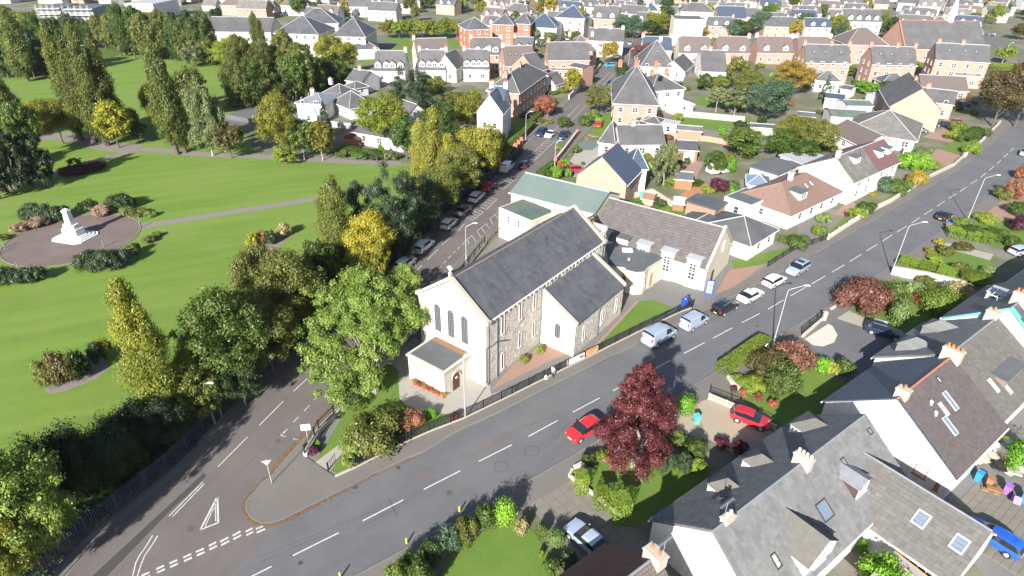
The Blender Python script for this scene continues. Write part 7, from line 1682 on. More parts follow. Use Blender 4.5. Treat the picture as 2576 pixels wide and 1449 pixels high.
 (870, 392, 362, 70, 'mid', 'green bush at the park edge below the brick wall'), (910, 396, 368, 60, 'mid', 'second green bush at the park edge'), (948, 400, 370, 50, 'dark', 'dark green bush at the park edge'), (960, 392, 352, 20, 'conifer' if False else 'fresh', 'small upright green conifer at the park edge'), (985, 402, 372, 44, 'birch', 'pale green bush at the park edge'), (1262, 402, 366, 44, 'mid', 'green bush behind the brick gate piers'), (1280, 388, 354, 36, 'mid', 'second green bush behind the brick gate piers'), (952, 334, 310, 40, 'yellow', 'yellow shrub at the white bungalow'), (1245, 318, 300, 30, 'mid', 'shrub at the foot of the baronial house'),
 (1700, 425, 405, 30, 'mid', 'small bush by the driveway shed'), (1732, 462, 448, 70, 'mid', 'green bush by the orange terrace'),
]
for i, (x, y, t, w_, c, lb) in enumerate(SH): B_(x, y, t, w_, c, lb, size='M' if w_ > 60 and y > 600 else None, kind='ball' if 'clipped' in lb or 'ball' in lb or 'vivid' in lb else 'shrub', name='flower_bed' if 'flowers' in lb else 'shrub', cat='flowers' if 'flowers' in lb else 'shrub')
def clip_bush(px, py, yt, w_, c, lb, sq=.9):
    """clipped box bush with flat sides"""
    b = G(px, py); h = height_for(b, yt) * .9; wd = w_ * depth(b) / F; r = wd / 2
    p = Vector((b.x - r * .8, b.y - r * .8, 0)); return hedge(p, p + Vector((wd * .8, wd * .1, 0)), wd * .85, h, c, lb, 'clipped_bush', cat='bush')
CB = 'clipped green bushes on the maple lawn'
clip_bush(1462, 1238, 1190, 40, 'hedge', 'clipped bush nearest the pavement on the maple lawn')
clip_bush(1512, 1275, 1232, 43, 'hedge', 'middle clipped bush beside the paved drive')
clip_bush(1560, 1308, 1250, 56, 'hedge', 'largest clipped bush beside the paved drive, flat topped')
for p, q_, wd, h_, c, lb in (((2252, 675), (2300, 690), 3.0, 1.4, 'hedge', 'light green hedge block one behind the pale wall'), ((2304, 691), (2344, 702), 3.0, 1.4, 'hedge', 'light green hedge block two behind the pale wall'), ((2348, 703), (2392, 716), 3.0, 1.5, 'hedge', 'light green hedge block three behind the pale wall'),
    ((2382, 600), (2424, 606), 2.6, 1.4, 'hedge', 'light green hedge block left of three in the far garden'), ((2428, 606), (2462, 612), 2.6, 1.4, 'hedge', 'light green hedge block middle of three in the far garden'), ((2466, 612), (2500, 616), 2.6, 1.4, 'hedge', 'light green hedge block right of three in the far garden'),
    ((1828, 952), (1935, 875), 1.6, 1.5, 'lime', 'long yellow-green hedge along the main road pavement'), ((1836, 958), (1870, 992), 1.2, .8, 'lime', 'low hedge along the path to the picket fence'),
    ((1296, 372), (1345, 322), 1.4, 1.5, 'hedgedark', 'dark clipped hedge along the side street wall'), ((1340, 318), (1402, 262), 1.4, 1.5, 'hedgedark', 'dark clipped hedge further up the side street'), ((1060, 252), (1136, 228), 3.0, 2.4, 'hedgedark', 'tall dark hedge in front of the dormered cottages'),
    ((1690, 478), (1740, 452), 2.0, 1.4, 'hedge', 'green hedge sloping along the orange terrace'), ((2298, 180), (2325, 176), 3, 2.2, 'hedge', 'green box hedge between the tall sandstone houses'), ((2498, 178), (2560, 180), 4, 2.0, 'hedge', 'green hedge at the right edge by the beech'), ((1362, 448), (1400, 420), 1.3, 1.3, 'hedgedark', 'dark hedge at the side street corner')):
    hedge(G(*p), G(*q_), wd, h_, c, lb)
for i in range(7):
    b = G(1044 + i * 12, 966 + i * 5.5, .05); r = empty('flower_pot', f'red flower pot {("at the left end", "second from the left", "third from the left", "in the middle", "third from the right", "second from the right", "at the right end")[i]} of the row under the porch windows', 'plant pot', (b.x, b.y, .04), 0, 'red flower pots in front of the porch')
    q = MB(); q.tube((0, 0, 0), (0, 0, .42), .2, .28, 10); q.build('pot', 'paint_red', r)
    me, pr, ph = crown('shrub', 'S', 1 + i % 3); inst('flowers', me, r, (0, 0, .3), (0, 0, i), (.45, .45, .45), m='leaf_flower' if i % 2 else 'leaf_amber')
b = G(1145, 1050, .1); r = empty('flower_pot', 'lone red flower tub beside the lamp post on the main road', 'plant pot', (b.x, b.y, .1)); q = MB(); q.tube((0, 0, 0), (0, 0, .4), .3, .4, 10); q.build('pot', 'paint_red', r); inst('flowers', crown('shrub', 'S', 2)[0], r, (0, 0, .3), sc=(.45, .45, .35), m='leaf_flower')

# ivy and bramble filling the shade behind the park fence
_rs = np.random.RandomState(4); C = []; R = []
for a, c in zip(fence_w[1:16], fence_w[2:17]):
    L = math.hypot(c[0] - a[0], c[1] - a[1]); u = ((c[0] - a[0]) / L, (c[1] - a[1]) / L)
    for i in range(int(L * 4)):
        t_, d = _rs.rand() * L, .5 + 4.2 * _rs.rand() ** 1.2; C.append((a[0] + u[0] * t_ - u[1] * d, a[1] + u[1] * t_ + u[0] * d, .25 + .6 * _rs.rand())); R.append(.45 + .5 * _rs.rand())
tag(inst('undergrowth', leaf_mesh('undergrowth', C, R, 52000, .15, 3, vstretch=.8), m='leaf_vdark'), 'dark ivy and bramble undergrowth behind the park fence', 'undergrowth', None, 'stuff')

GQ = random.Random(77); gb_n = []
for i in range(230):
    px, py = GQ.uniform(1300, 2450), GQ.uniform(150, 440)
    if py > 430 - (px - 1700) * .05 or (px > 2150 and py > 330): continue
    b = G(px, py); ok = all((b.x - a) ** 2 + (b.y - c) ** 2 > (r_ * .8 + .6) ** 2 for a, c, r_ in FOOT) and all((b.x - q[0]) ** 2 + (b.y - q[1]) ** 2 > 60 for q in left_c[::2])
    if not ok or len(gb_n) > 120: continue
    c = GQ.choice(['mid', 'olive', 'dark', 'fresh', 'bright', 'hedgedark', 'yelgreen', 'rust']); gb_n.append(bush(b, GQ.uniform(.8, 2.0), GQ.uniform(.8, 2.4), c, {'mid': 'green', 'hedgedark': 'dark green', 'yelgreen': 'yellow-green', 'fresh': 'fresh green', 'bright': 'light green', 'dark': 'dark'}.get(c, c) + ' bush in the back gardens', 'bushes of the back gardens', size='S'))
SPECK = MB()
for i in range(2600):
    px, py = GQ.gauss(660, 130), GQ.gauss(830, 120)
    if i % 3 == 0: px, py = GQ.gauss(420, 160), GQ.gauss(390, 30)
    if i % 3 == 1: px, py = GQ.gauss(300, 120), GQ.gauss(1060, 70)
    b = G(px, min(1400, max(330, py)))
    if b.x > -11 - (100 - b.y) * .38: continue
    a = GQ.uniform(0, 3); r_ = GQ.uniform(.04, .08); SPECK.poly([(b.x + math.cos(a + q) * r_, b.y + math.sin(a + q) * r_, .03) for q in (0, 1.57, 3.14, 4.71)])
tag(SPECK.build('fallen_leaves', 'leaf_litter'), 'fallen leaves scattered on the park grass', 'leaves', None, 'stuff')
# ---------------------------------------------------------------- plots, walls, cars, street things on both sides
def plot(name, px, m, z=.01): return sheet(name, GP(px), z, m)
plot('garden_lawn', [(1095, 1470), (1130, 1400), (1180, 1345), (1300, 1300), (1345, 1340), (1385, 1400), (1400, 1480)], 'garden_grass', .02)
plot('garden_lawn', [(1470, 1200), (1490, 1160), (1560, 1150), (1680, 1160), (1800, 1175), (1765, 1215), (1640, 1300), (1600, 1330), (1555, 1320)], 'garden_grass', .02)
plot('garden_bed', [(1440, 1190), (1550, 1135), (1700, 1110), (1880, 1150), (1640, 1320), (1560, 1330)], 'earth', .014)
plot('paved_drive', [(1325, 1260), (1360, 1232), (1420, 1196), (1500, 1262), (1640, 1360), (1640, 1430), (1500, 1449), (1345, 1290)], 'slab_stone', .016)
plot('tan_gravel_drive', [(1715, 1030), (1790, 1000), (1880, 1040), (1960, 1100), (1860, 1150), (1790, 1110), (1700, 1085)], 'tan_gravel', .02)
plot('garden_lawn', [(1840, 975), (1880, 930), (2100, 920), (2130, 960), (2060, 1080), (1960, 1070)], 'garden_grass', .018)
plot('asphalt_drive', [(2000, 885), (2100, 790), (2155, 808), (2240, 850), (2320, 900), (2160, 960), (2110, 960)], 'asphalt', .02)
c_ = G(2048, 840); 
cp = GP([(2020, 850), (2068, 808), (2094, 820), (2107, 843), (2098, 862), (2070, 872), (2045, 869)]); sheet('white_gravel_circle', cp, .026, 'white_gravel')
plot('garden_lawn', [(2140, 780), (2250, 700), (2440, 740), (2350, 850), (2240, 830)], 'garden_grass', .018)
plot('garden_path', [(2088, 796), (2110, 770), (2240, 830), (2235, 845)], 'paving_pale', .022)
plot('garden_lawn', [(2245, 690), (2330, 620), (2420, 612), (2500, 640), (2470, 720), (2330, 680)], 'garden_grass', .018)
plot('garden_path', [(2364, 606), (2500, 640), (2490, 655), (2360, 620)], 'paving_pale', .024)
plot('pink_drive', [(2466, 530), (2500, 497), (2576, 505), (2600, 540), (2500, 560)], 'pink_gravel', .02)
plot('garden_lawn', [(2400, 560), (2440, 540), (2600, 560), (2600, 640), (2500, 620)], 'garden_grass', .016)
plot('rear_yard', [(2300, 1230), (2420, 1100), (2576, 980), (2800, 1100), (2800, 1480), (2500, 1480)], 'paving_grey', .012)
plot('front_garden', [(1500, 545), (1560, 500), (1700, 520), (1930, 560), (1900, 600), (1800, 560)], 'garden_grass', .012)
plot('red_block_drive', [(1440, 430), (1475, 420), (1520, 470), (1480, 480)], 'pink_gravel', .016)
plot('gravel_garden', [(1425, 415), (1480, 340), (1540, 350), (1500, 440)], 'paving_pale', .014)
plot('grey_pond_patch', [(1452, 366), (1470, 352), (1498, 352), (1505, 366), (1490, 378), (1462, 378)], 'roof_green', .02)
plot('villa_lawn', [(1466, 330), (1490, 280), (1548, 285), (1560, 325), (1520, 345)], 'garden_grass', .014)
plot('back_lawn', [(1690, 312), (1700, 285), (1890, 292), (1880, 315), (1780, 325)], 'garden_grass', .014)
plot('back_lawn', [(1770, 345), (1840, 340), (1850, 352), (1775, 362)], 'garden_grass', .014)
plot('back_lawn', [(1745, 262), (1760, 240), (1860, 250), (1870, 275)], 'garden_grass', .014)
plot('red_patio', [(1650, 410), (1660, 372), (1720, 392), (1770, 410), (1740, 470), (1700, 440)], 'pink_gravel', .016)
plot('orange_deck', [(1700, 500), (1760, 455), (1790, 470), (1735, 510)], 'wood_orange', .02)
plot('front_lawn', [(1245, 345), (1290, 300), (1340, 312), (1300, 360), (1270, 375)], 'garden_grass', .014)
plot('front_drive', [(1330, 300), (1350, 285), (1400, 280), (1385, 300), (1345, 315)], 'pink_gravel', .016)
plot('front_garden', [(2070, 600), (2130, 540), (2190, 560), (2100, 605)], 'garden_grass', .014)
plot('front_garden', [(2170, 545), (2240, 490), (2330, 440), (2340, 455), (2200, 545)], 'garden_grass', .014)
plot('pink_drive', [(2095, 540), (2135, 505), (2160, 515), (2145, 545)], 'pink_gravel', .018)
plot('pink_drive', [(2005, 560), (2025, 545), (2090, 560), (2060, 600), (2010, 640)], 'paving_grey', .018)
plot('front_lawn', [(2360, 380), (2420, 340), (2480, 350), (2430, 390)], 'garden_grass', .014)
plot('pink_drive', [(2300, 400), (2360, 375), (2420, 392), (2390, 420)], 'pink_gravel', .016)
plot('pink_drive', [(2320, 345), (2390, 315), (2470, 340), (2400, 360)], 'pink_gravel', .012)
plot('park_edge_garden', [(640, 340), (760, 300), (900, 330), (860, 370), (690, 380)], 'earth', .012)
# paving slabs that can be told apart
def slabs(name, O, U, V, nu, nv, su, sv, m, z=.02, skip=None):
    one = MB(); one.bb(.012, su - .012, .012, sv - .012, 0, .05); me = one.mesh(name, m); par = empty('paving', None, None, (O.x, O.y, 0), math.atan2(U.y, U.x)); par['kind'] = 'structure'
    rs = random.Random(nu * nv)
    for i in range(nu):
        for j in range(nv):
            if skip and skip(i, j): continue
            inst(name, me, par, (i * su, j * sv, z + rs.uniform(-.006, .006) - .035))
    return par
def sl_frame(a, b): u = (b - a).normalized(); return u, Vector((-u.y, u.x, 0))
a_, b_ = G(1345, 1272), G(1415, 1200)
slabs('paving_slab', a_ - TU * 0, (TU), None, 7, 4, 1.1, 1.0, 'slab_stone', .05) if False else None
u_, v_ = TN, TU
p0 = G(1340, 1262)
pv = empty('paving', None, None, (p0.x, p0.y, 0), math.atan2(TN.y, TN.x)); pv['kind'] = 'structure'
one = MB(); one.bb(.015, .93, .015, .93, 0, .05); me = one.mesh('paving_slab', 'slab_stone'); rs_ = random.Random(4)
for i in range(14):
    for j in range(5): inst('paving_slab', me, pv, (i * .95, j * .95, .0 + rs_.uniform(-.006, .006)))
p0 = TP(51.9, -9.6)
pv = empty('paving', None, None, (p0.x, p0.y, 0), math.atan2(TN.y, TN.x)); pv['kind'] = 'structure'
one = MB(); one.bb(.012, .60, .012, .60, 0, .05); me = one.mesh('paving_slab', 'slab_stone')
for i in range(24):
    for j in range(14):
      if j < 6 or i > 3: inst('paving_slab', me, pv, (i * .61, .6 + j * .61, .0 + rs_.uniform(-.008, .008)))
# walls and fences
def wl(px, h, t, m, label, **k): return wall_line([tuple(G(*p))[:2] for p in px], h, t, m, label, **k)
wl([(2240, 690), (2330, 706), (2420, 728)], 1.3, .5, 'render_white', 'pale rendered garden wall behind the light green hedge blocks', cap='stone_pale')
wl([(2083, 603), (2140, 565), (2190, 533)], .5, .3, 'stone_pale', 'low pale balustrade wall of the red-brown bungalow garden', cap='stone_pale')
railing([tuple(G(*p))[:2] for p in ((2083, 603), (2140, 565), (2190, 533))], .95, 'white balustrade along the pavement in front of the red-brown bungalow', 'balustrade', .3, 'stone_pale', 4, gz=.1, bw=.05, pw=.14)
wl([(2197, 530), (2240, 510), (2282, 482)], .8, .3, 'stone_pale', 'pale garden wall with piers in front of the tall gable pair', cap='stone_pale', piers='stone_pale')
wl([(2285, 480), (2342, 446), (2400, 418), (2424, 396)], .7, .3, 'chimney_stone', 'stone garden wall along the pavement further up the main road', cap='stone_pale', piers='stone_pale')
wl([(2430, 392), (2467, 360), (2515, 311)], .8, .3, 'stone_pale', 'pale garden wall at the top of the main road', cap='stone_pale')
wl([(1397, 411), (1418, 385), (1451, 340)], 1.1, .35, 'sandstone_red', 'dark red stone wall on the right of the side street', cap='stone_pale', piers='ridge_red')
wl([(1431, 251), (1470, 212), (1511, 170)], 1.3, .4, 'rubble', 'brown stone wall in front of the pink sandstone house', cap='stone_pale')
wl([(1343, 320), (1300, 366), (1282, 390)], .9, .4, 'sandstone_red', 'low red stone wall under the hedge on the left of the side street', cap='stone_pale', piers='ridge_red')
for i, p in enumerate(((1290, 388), (1297, 380), (1304, 372), (1311, 365))):
    b = G(*p); q = MB(); q.bb(-.35, .35, -.35, .35, 0, 1.7); q.bb(-.42, .42, -.42, .42, 1.7, 1.85); o = q.build('gate_pier', 'ridge_red', None); o.location = (b.x, b.y, 0)
    tag(o, f'red stone gate pier {("nearest the white van", "second from the white van", "third from the white van", "furthest up the street")[i]} by the side street', 'gate pier', 'red gate piers')
wl([(1700, 292), (1790, 300), (1872, 308)], 1.6, .4, 'paving_pale', 'long pale stone wall behind the villa lawn')
wl([(1676, 346), (1780, 356), (1850, 368)], 1.3, .3, 'sandstone_red', 'low red brick wall across the back gardens')
wl([(1560, 505), (1640, 488), (1690, 520)], 1.1, .25, 'chimney_stone', 'weathered stone wall behind the hall garden')
wl([(865, 356), (905, 335)], 1.3, .3, 'brick_red', 'red brick wall stepping down beside the white bungalow')
wl([(865, 360), (985, 372)], 1.0, .3, 'brick_red', 'long low red brick wall at the park edge')
wl([(568, 298), (640, 312), (690, 330)], 1.2, .3, 'roof_felt', 'grey park boundary wall near the dark trees')
wl([(820, 318), (885, 325)], 1.5, .15, 'render_grey', 'grey panelled garden fence below the cypress')
wl([(2270, 392), (2262, 330)], 1.2, .25, 'chimney_stone', 'stone wall between the back gardens on the right')
wl([(1440, 1184), (1432, 1200), (1500, 1252), (1560, 1300)], .35, .25, 'stone_pale', 'low pale edging wall beside the paved drive')
wl([(1444, 1182), (1515, 1143)], .5, .3, 'stone_pale', 'low pale garden wall in front of the crimson maple')
wl([(1830, 952), (1840, 966), (1858, 982)], .5, .3, 'stone_pale', 'pale low wall at the corner of the long hedge')
wl([(2018, 850), (2072, 802)], .45, .3, 'stone_pale', 'low pale wall beside the white gravel circle')
wl([(2090, 780), (2112, 768)], .4, .3, 'stone_pale', 'low pale wall under the copper acer')
railing([tuple(G(*p))[:2] for p in ((2016, 848), (2070, 802))], .9, 'curved black railing on the wall by the white gravel circle', 'iron_railing', .16, gz=.45, bw=.016)
b = G(2071, 806, .0); q = MB(); q.bb(-.22, .22, -.22, .22, 0, 1.2); q.bb(-.27, .27, -.27, .27, 1.2, 1.32); o = q.build('gate_pier', 'stone_pale', None); o.location = (b.x, b.y, 0); tag(o, 'pale stone gate pier with dark cap at the asphalt drive', 'gate pier')
railing([tuple(G(*p))[:2] for p in ((1782, 1004), (1860, 1036), (1950, 1085))], .85, 'pale wooden picket fence between the gravel drive and the hedge path', 'picket_fence', .16, 'wood_pale', 2.0, gz=.0, bw=.025, flatbar=True)
railing([tuple(G(*p))[:2] for p in ((1784, 998), (1862, 1030), (1955, 1080))], 1.15, 'black spiked railing behind the picket fence', 'iron_railing', .16, 'iron_black', 2.4, gz=0, bw=.014)
# steel palisade along the park
pal = [(p[0], p[1]) for p in fence_w[1:]]
railing(pal, 2.2, 'long blue-grey steel palisade fence between the park and the side street', 'palisade_fence', .18, 'steel_fence', 2.75, gz=.03, rail_z=(.18, .82), bw=.016, pw=.035, flatbar=True, cat='fence')
railing([tuple(G(*p))[:2] for p in ((640, 300), (700, 262), (770, 238), (860, 205))], 1.4, 'dark railing along the shaded road by the school', 'railing', .5, 'iron_black', 3.5, gz=0, most=60, bw=.02)
# lamps
away = math.degrees
street_lamp(1944.5, 867, rad(150), 'tall grey lamp post by the main road hedge, nearest of the right-hand lamps')
street_lamp(2242, 689, rad(150), 'tall grey lamp post behind the light green hedge blocks')
street_lamp(2433, 554.6, rad(150), 'tall grey lamp post near the pink drive, furthest right')
street_lamp(1170, 1050.6, rad(-80), 'tall grey lamp post in front of the church porch', arm=.6, h=8.2)
street_lamp(1173, 660, rad(165), 'grey lamp post between the church and the side street', h=6.0, arm=1.2, group='lamp posts of the side street')
street_lamp(541, 1066, rad(10), 'old green-grey lamp post at the park fence near the bus stop sign', h=5.3, arm=.5, m='lamp_old', group='old lamp posts along the park fence', rake=.1)
street_lamp(1110, 523, rad(10), 'old lamp post in front of the pine trees', h=5.6, arm=.8, m='lamp_old', group='old lamp posts along the park fence', rake=.1)
street_lamp(1322, 352, rad(5), 'lamp post beside the dark clipped hedge', h=6.2, arm=.9, group='lamp posts of the side street', m='galv')
street_lamp(1377, 296, rad(10), 'lamp post in front of the red cherry tree', h=6.5, arm=1.0, m='ridge_terracotta', group='lamp posts of the side street')
street_lamp(1395, 424, rad(170), 'slim lamp post on the corner above the green roof', h=5.5, arm=.6, group='lamp posts of the side street')
street_lamp(1580, 170, rad(170), 'lamp post at the junction by the copper tree', h=6, arm=.8, group='lamp posts of the side street')
street_lamp(732, 236, rad(150), 'lamp post beside the shaded road at the park corner', h=5, arm=.8, group='lamp posts of the side street')
for x, y, lb in ((2010, 150, 'lamp post among the dormer row on the right'), (2194, 228, 'lamp post between the tall sandstone houses'), (2520, 160, 'lamp post by the far road at the right edge'), (2400, 108, 'lamp post in front of the large church')): street_lamp(x, y, rad(120), lb, h=7, arm=.9, group='lamp posts of the far streets')
# signs
def sign(px, label, h, panels, gz=.1, rz=0, m='galv', cat='sign'):
    b = G(*px, gz); r = empty('street_sign', label, cat, (b.x, b.y, gz), rad(rz)); q = MB(); q.tube((0, 0, 0), (0, 0, h), .045, n=7); q.build('post', m, r)
    for pts, mm in panels:
        q = MB(); P = [(x, -.06, z) for x, z in pts]; q.poly(P); q.poly([(x, -.04, z) for x, z in pts][::-1])
        for i in range(len(P)): a, c = P[i], P[(i + 1) % len(P)]; q.poly([a, c, (c[0], -.04, c[2]), (a[0], -.04, a[2])])
        q.build('panel', mm, r)
    return r
sign((684, 1215), 'grey post with the backs of two triangular signs on the junction island', 3.0, [([(-.45, 2.95), (0, 2.3), (.45, 2.95)], 'galv')], rz=15)
r_ = bpy.context.scene.collection.objects[-1]
b = G(684, 1215, .1); 
sign((779, 1125), 'white rectangular sign board on a post at the church corner', 3.0, [([(-.45, 2.3), (.45, 2.3), (.45, 3.05), (-.45, 3.05)], 'sign_white')], rz=10)
sign((559, 1049), 'white and yellow bus stop sign at the park fence', 3.2, [([(-.35, 2.5), (.35, 2.5), (.35, 3.2), (-.35, 3.2)], 'sign_white'), ([(-.2, 1.9), (.2, 1.9), (.2, 2.3), (-.2, 2.3)], 'plastic_yellow')], rz=12)
sign((1925, 890), 'small white and black triangular sign at the long hedge', 1.6, [([(-.35, 1.0), (.35, 1.0), (0, 1.6)], 'sign_white')], rz=-30)
for i, p in enumerate(((1023, 1366), (1156, 1286), (856, 1452))):
    b = G(*p, .1); q = MB(); q.tube((0, 0, 0), (0, 0, .52), .08, .07, 8); q.tube((0, 0, .52), (0, 0, .6), .07, .04, 8); o = q.build('hydrant_marker', 'plastic_yellow', None); o.location = (b.x, b.y, .1)
    tag(o, ('short yellow marker post halfway along the bottom pavement', 'short yellow marker post nearest the vivid green shrub', 'short yellow marker post at the bottom edge')[i], 'marker post', 'short yellow marker posts on the pavement')
# cars ------------------------------------------------------------------
LM = 'cars parked along the main road'; LS = 'cars parked in the shade of the side street'
mh = 38.5
car(1657, 855, mh + 2, 'van', 'silver', 'large silver van parked behind the maple shadow', LM, scale=1.08)
car(1745, 818, mh + 1, 'van', 'silver', 'smaller silver van with dark rear doors, second in the parked line', LM, scale=.95)
car(1822, 781, mh + 1, 'estate', 'black', 'dark blue-black estate in the parked line', LM, rails=True)
car(1886, 751, mh, 'saloon', 'white', 'white coupe in the parked line', LM)
car(1946, 714, mh, 'hatch', 'white', 'white hatchback in the parked line', LM, scale=1.04)
car(2005, 683, mh + 182, 'estate', 'silver', 'silver estate with a glass roof facing the camera', LM, sunroof=True, rails=True)
car(2373, 549, 42, 'saloon', 'black', 'black saloon with yellow plate driving up the main road', None)
car(2577, 390, 225, 'hatch', 'silver', 'pale car cut by the right edge on the main road')
car(1468, 1090, mh + 180, 'hatch', 'red', 'bright red hatchback with its nose towards the camera beside the maple')
car(1886, 1062, -30, 'hatch', 'crimson', 'dark red hatchback on the tan gravel drive', gz=.02)
car(2222, 842, -33, 'estate', 'navy', 'dark blue estate on the asphalt drive beside the white gravel', gz=.02, rails=True)
car(1478, 1368, -48 + 180, 'saloon', 'paleblue', 'pale blue-silver saloon on the paved drive by the brown roof', gz=.05, scale=1.0)
p_ = TP(54.4, -3.6); car(0, 0, math.degrees(math.atan2(TN.y, TN.x)) + 180, 'estate', 'blue', 'vivid blue car in the narrow yard behind the white gable house', world_pt=Vector((p_.x, p_.y, .05)), gz=.05, scale=.95)
sh = 68
for (x, y, k, c, hd, lb) in ((1021, 670, 'hatch', 'white', 68, 'white hatchback nearest the church front in the side street'), (1066, 627, 'estate', 'white', 68, 'white estate second in the side street line'), (1130, 569, 'hatch', 'white', 70, 'white hatchback with a dark rear window, third in the side street line'), (1166, 535, 'saloon', 'grey', 70, 'dark grey saloon in deep shade of the side street'), (1200, 502, 'estate', 'white', 70, 'white estate just before the red car in the side street'), (1228, 476, 'hatch', 'crimson', 70, 'red hatchback in the shade of the side street'), (1275, 428, 'van', 'white', 68, 'white van parked under the olive trees'), (1320, 420, 'hatch', 'black', 68, 'black hatchback driving beside the white van')):
    car(x, y, hd, k, c, lb, LS, gz=.005, scale=1.02)
for (x, y, k, c, hd, lb) in ((1361, 339, 'estate', 'navy', 248, 'dark estate parked at the left kerb below the hedge'), (1384, 343, 'saloon', 'white', 248, 'white car driving down the middle of the side street'), (1417, 346, 'estate', 'navy', 248, 'navy estate on the right of the side street'), (1240, 350, 'estate', 'paleblue', 20, 'pale blue car below the white baronial house'), (1535, 214, 'hatch', 'navy', 250, 'dark hatchback parked by the column tree'), (1533, 168, 'hatch', 'teal', 190, 'teal car turning at the junction'), (1552, 147, 'estate', 'silver', 250, 'silver estate above the junction'), (1585, 112, 'hatch', 'silver', 250, 'pale hatchback further up the side street'), (1603, 92, 'estate', 'white', 250, 'white estate near the top of the side street'), (1598, 88, 'hatch', 'silver', 250, 'silver hatchback at the top of the side street'),
    (1451, 432, 'hatch', 'crimson', 10, 'crimson car on the red block drive by the sandstone gable house'), (1505, 318, 'hatch', 'red', 80, 'small bright red car on the villa lawn drive'), (2310, 332, 'estate', 'grey', 5, 'grey estate beside the sandstone gable house'), (2370, 318, 'hatch', 'navy', 170, 'dark car in the shade behind the sandstone gable house'), (2396, 312, 'hatch', 'crimson', 170, 'red car beside the golden conifer'), (2425, 268, 'estate', 'navy', 10, 'navy car under the big beech'), (2495, 90, 'hatch', 'navy', 150, 'dark blue car on the far road at the right'), (2492, 50, 'hatch', 'red', 5, 'red car on the far road junction'), (1134, 152, 'hatch', 'red', 5, 'red car beside the school field') if False else (1158, 100, 'hatch', 'red', 5, 'red car at the far end of the school field'), (1250, 168, 'estate', 'navy', 10, 'dark car on the cross street'), (1278, 160, 'hatch', 'red', 5, 'red car parked behind the brown roofed house'), (1262, 180, 'estate', 'grey', 60, 'grey car in the yard behind the red villa'), (1340, 170, 'hatch', 'teal', 5, 'teal car on the cross street by the pink house'), (2564, 638, 'hatch', 'paleblue', 20, 'pale car at the right edge in the shade of the house'), (1960, 250, 'hatch', 'white', 20, 'white car behind the golden tree'), (1000, 168, 'hatch', 'silver', 10, 'silver car by the dormered cottages')):
    car(x, y, hd, k, c, lb, None, gz=.005)
b = G(1804, 435); r = empty('caravan', 'white parked caravan in the back gardens', 'caravan', (b.x, b.y, 0), rad(20)); q = MB(); q.box((0, 0, 1.3), (4.6, 2.1, 1.9), 0, 0, .92); q.build('body', 'render_white', r, smooth=False); q = MB(); q.bb(-1.8, 1.8, -1.13, -1.08, 1.3, 1.9); q.build('window', 'glass', r)
q = MB(); q.tube((0, -1.1, .33), (0, 1.1, .33), .33, n=12); q.build('wheel', 'rubber', r)
# memorial -----------------------------------------------------------------
b = G(190, 596); mz = rad(-14); r = empty('war_memorial', 'white stone war memorial with a tall shaft on stepped base', 'memorial', (b.x, b.y, .02), mz); r.scale = (.92, .92, .70)
def oct_(r1, r2, c=.3): return [(-r1 + c, -r2), (r1 - c, -r2), (r1, -r2 + c), (r1, r2 - c), (r1 - c, r2), (-r1 + c, r2), (-r1, r2 - c), (-r1, -r2 + c)]
for i in range(4): q = MB(); q.prism(oct_(3.1 - i * .38, 2.6 - i * .38, .8), i * .2, (i + 1) * .2); q.build('step', 'memorial_white', r)
q = MB(); q.prism(oct_(1.5, 1.2, .35), .8, 2.3); q.prism(oct_(1.25, 1.0, .3), 2.3, 2.55); q.build('plinth', 'memorial_white', r)
for sx in (-1, 1): q = MB(); q.box((sx * .95, 0, 2.9), (.5, 1.3, .8), 0, 0, .8); q.build('buttress', 'memorial_white', r)
q = MB(); q.box((0, 0, 4.4), (1.35, 1.1, 3.9), 0, 0, .72); q.build('shaft', 'memorial_white', r)
q = MB(); q.box((0, 0, 6.5), (1.15, .95, .35)); q.box((0, 0, 6.8), (.7, .6, .25)); q.build('capital', 'memorial_white', r)
for k in range(2):
    for i in range(5): q = MB(); q.bb(-1.05 + i * .44, -.68 + i * .44, -1.225 - k * .55, -1.205 - k * .55, 1.15 - k * .75 + .1, 2.05 - k * .75); q.build('inscription_panel', 'inscription', r) if k == 0 else None
for i, p in enumerate(((12, 625), (0, 638), (352, 560), (354, 573), (265, 521), (262, 622), (48, 678), (72, 560))):
    b = G(*p); q = MB(); q.tube((0, 0, 0), (0, 0, 1.1), .07, n=7); q.tube((0, 0, 1.1), (0, 0, 1.2), .09, .03, 7); o = q.build('bollard', 'lamp_old', None); o.location = (b.x, b.y, 0); tag(o, ('dark green post left side of the terrace entrance', 'dark green post at the left edge of the terrace', 'dark green post above the path at the terrace', 'dark green post below the path at the terrace', 'dark post between the shrubs at the top of the terrace', 'dark post behind the front memorial clump', 'dark post at the lower left rim of the terrace', 'dark post behind the memorial')[i], 'post', 'dark posts round the memorial terrace')
b = G(283, 648 - 28, .02); q = MB(); q.bb(-1, 1, -.25, .25, .4, .47); q.bb(-.9, -.8, -.2, .2, 0, .4); q.bb(.8, .9, -.2, .2, 0, .4); o = q.build('bench', 'wood', None); b = G(285, 641); o.location = (b.x, b.y, .02); o.rotation_euler = (0, 0, .5); tag(o, 'dark bench at the lower rim of the memorial terrace', 'bench')
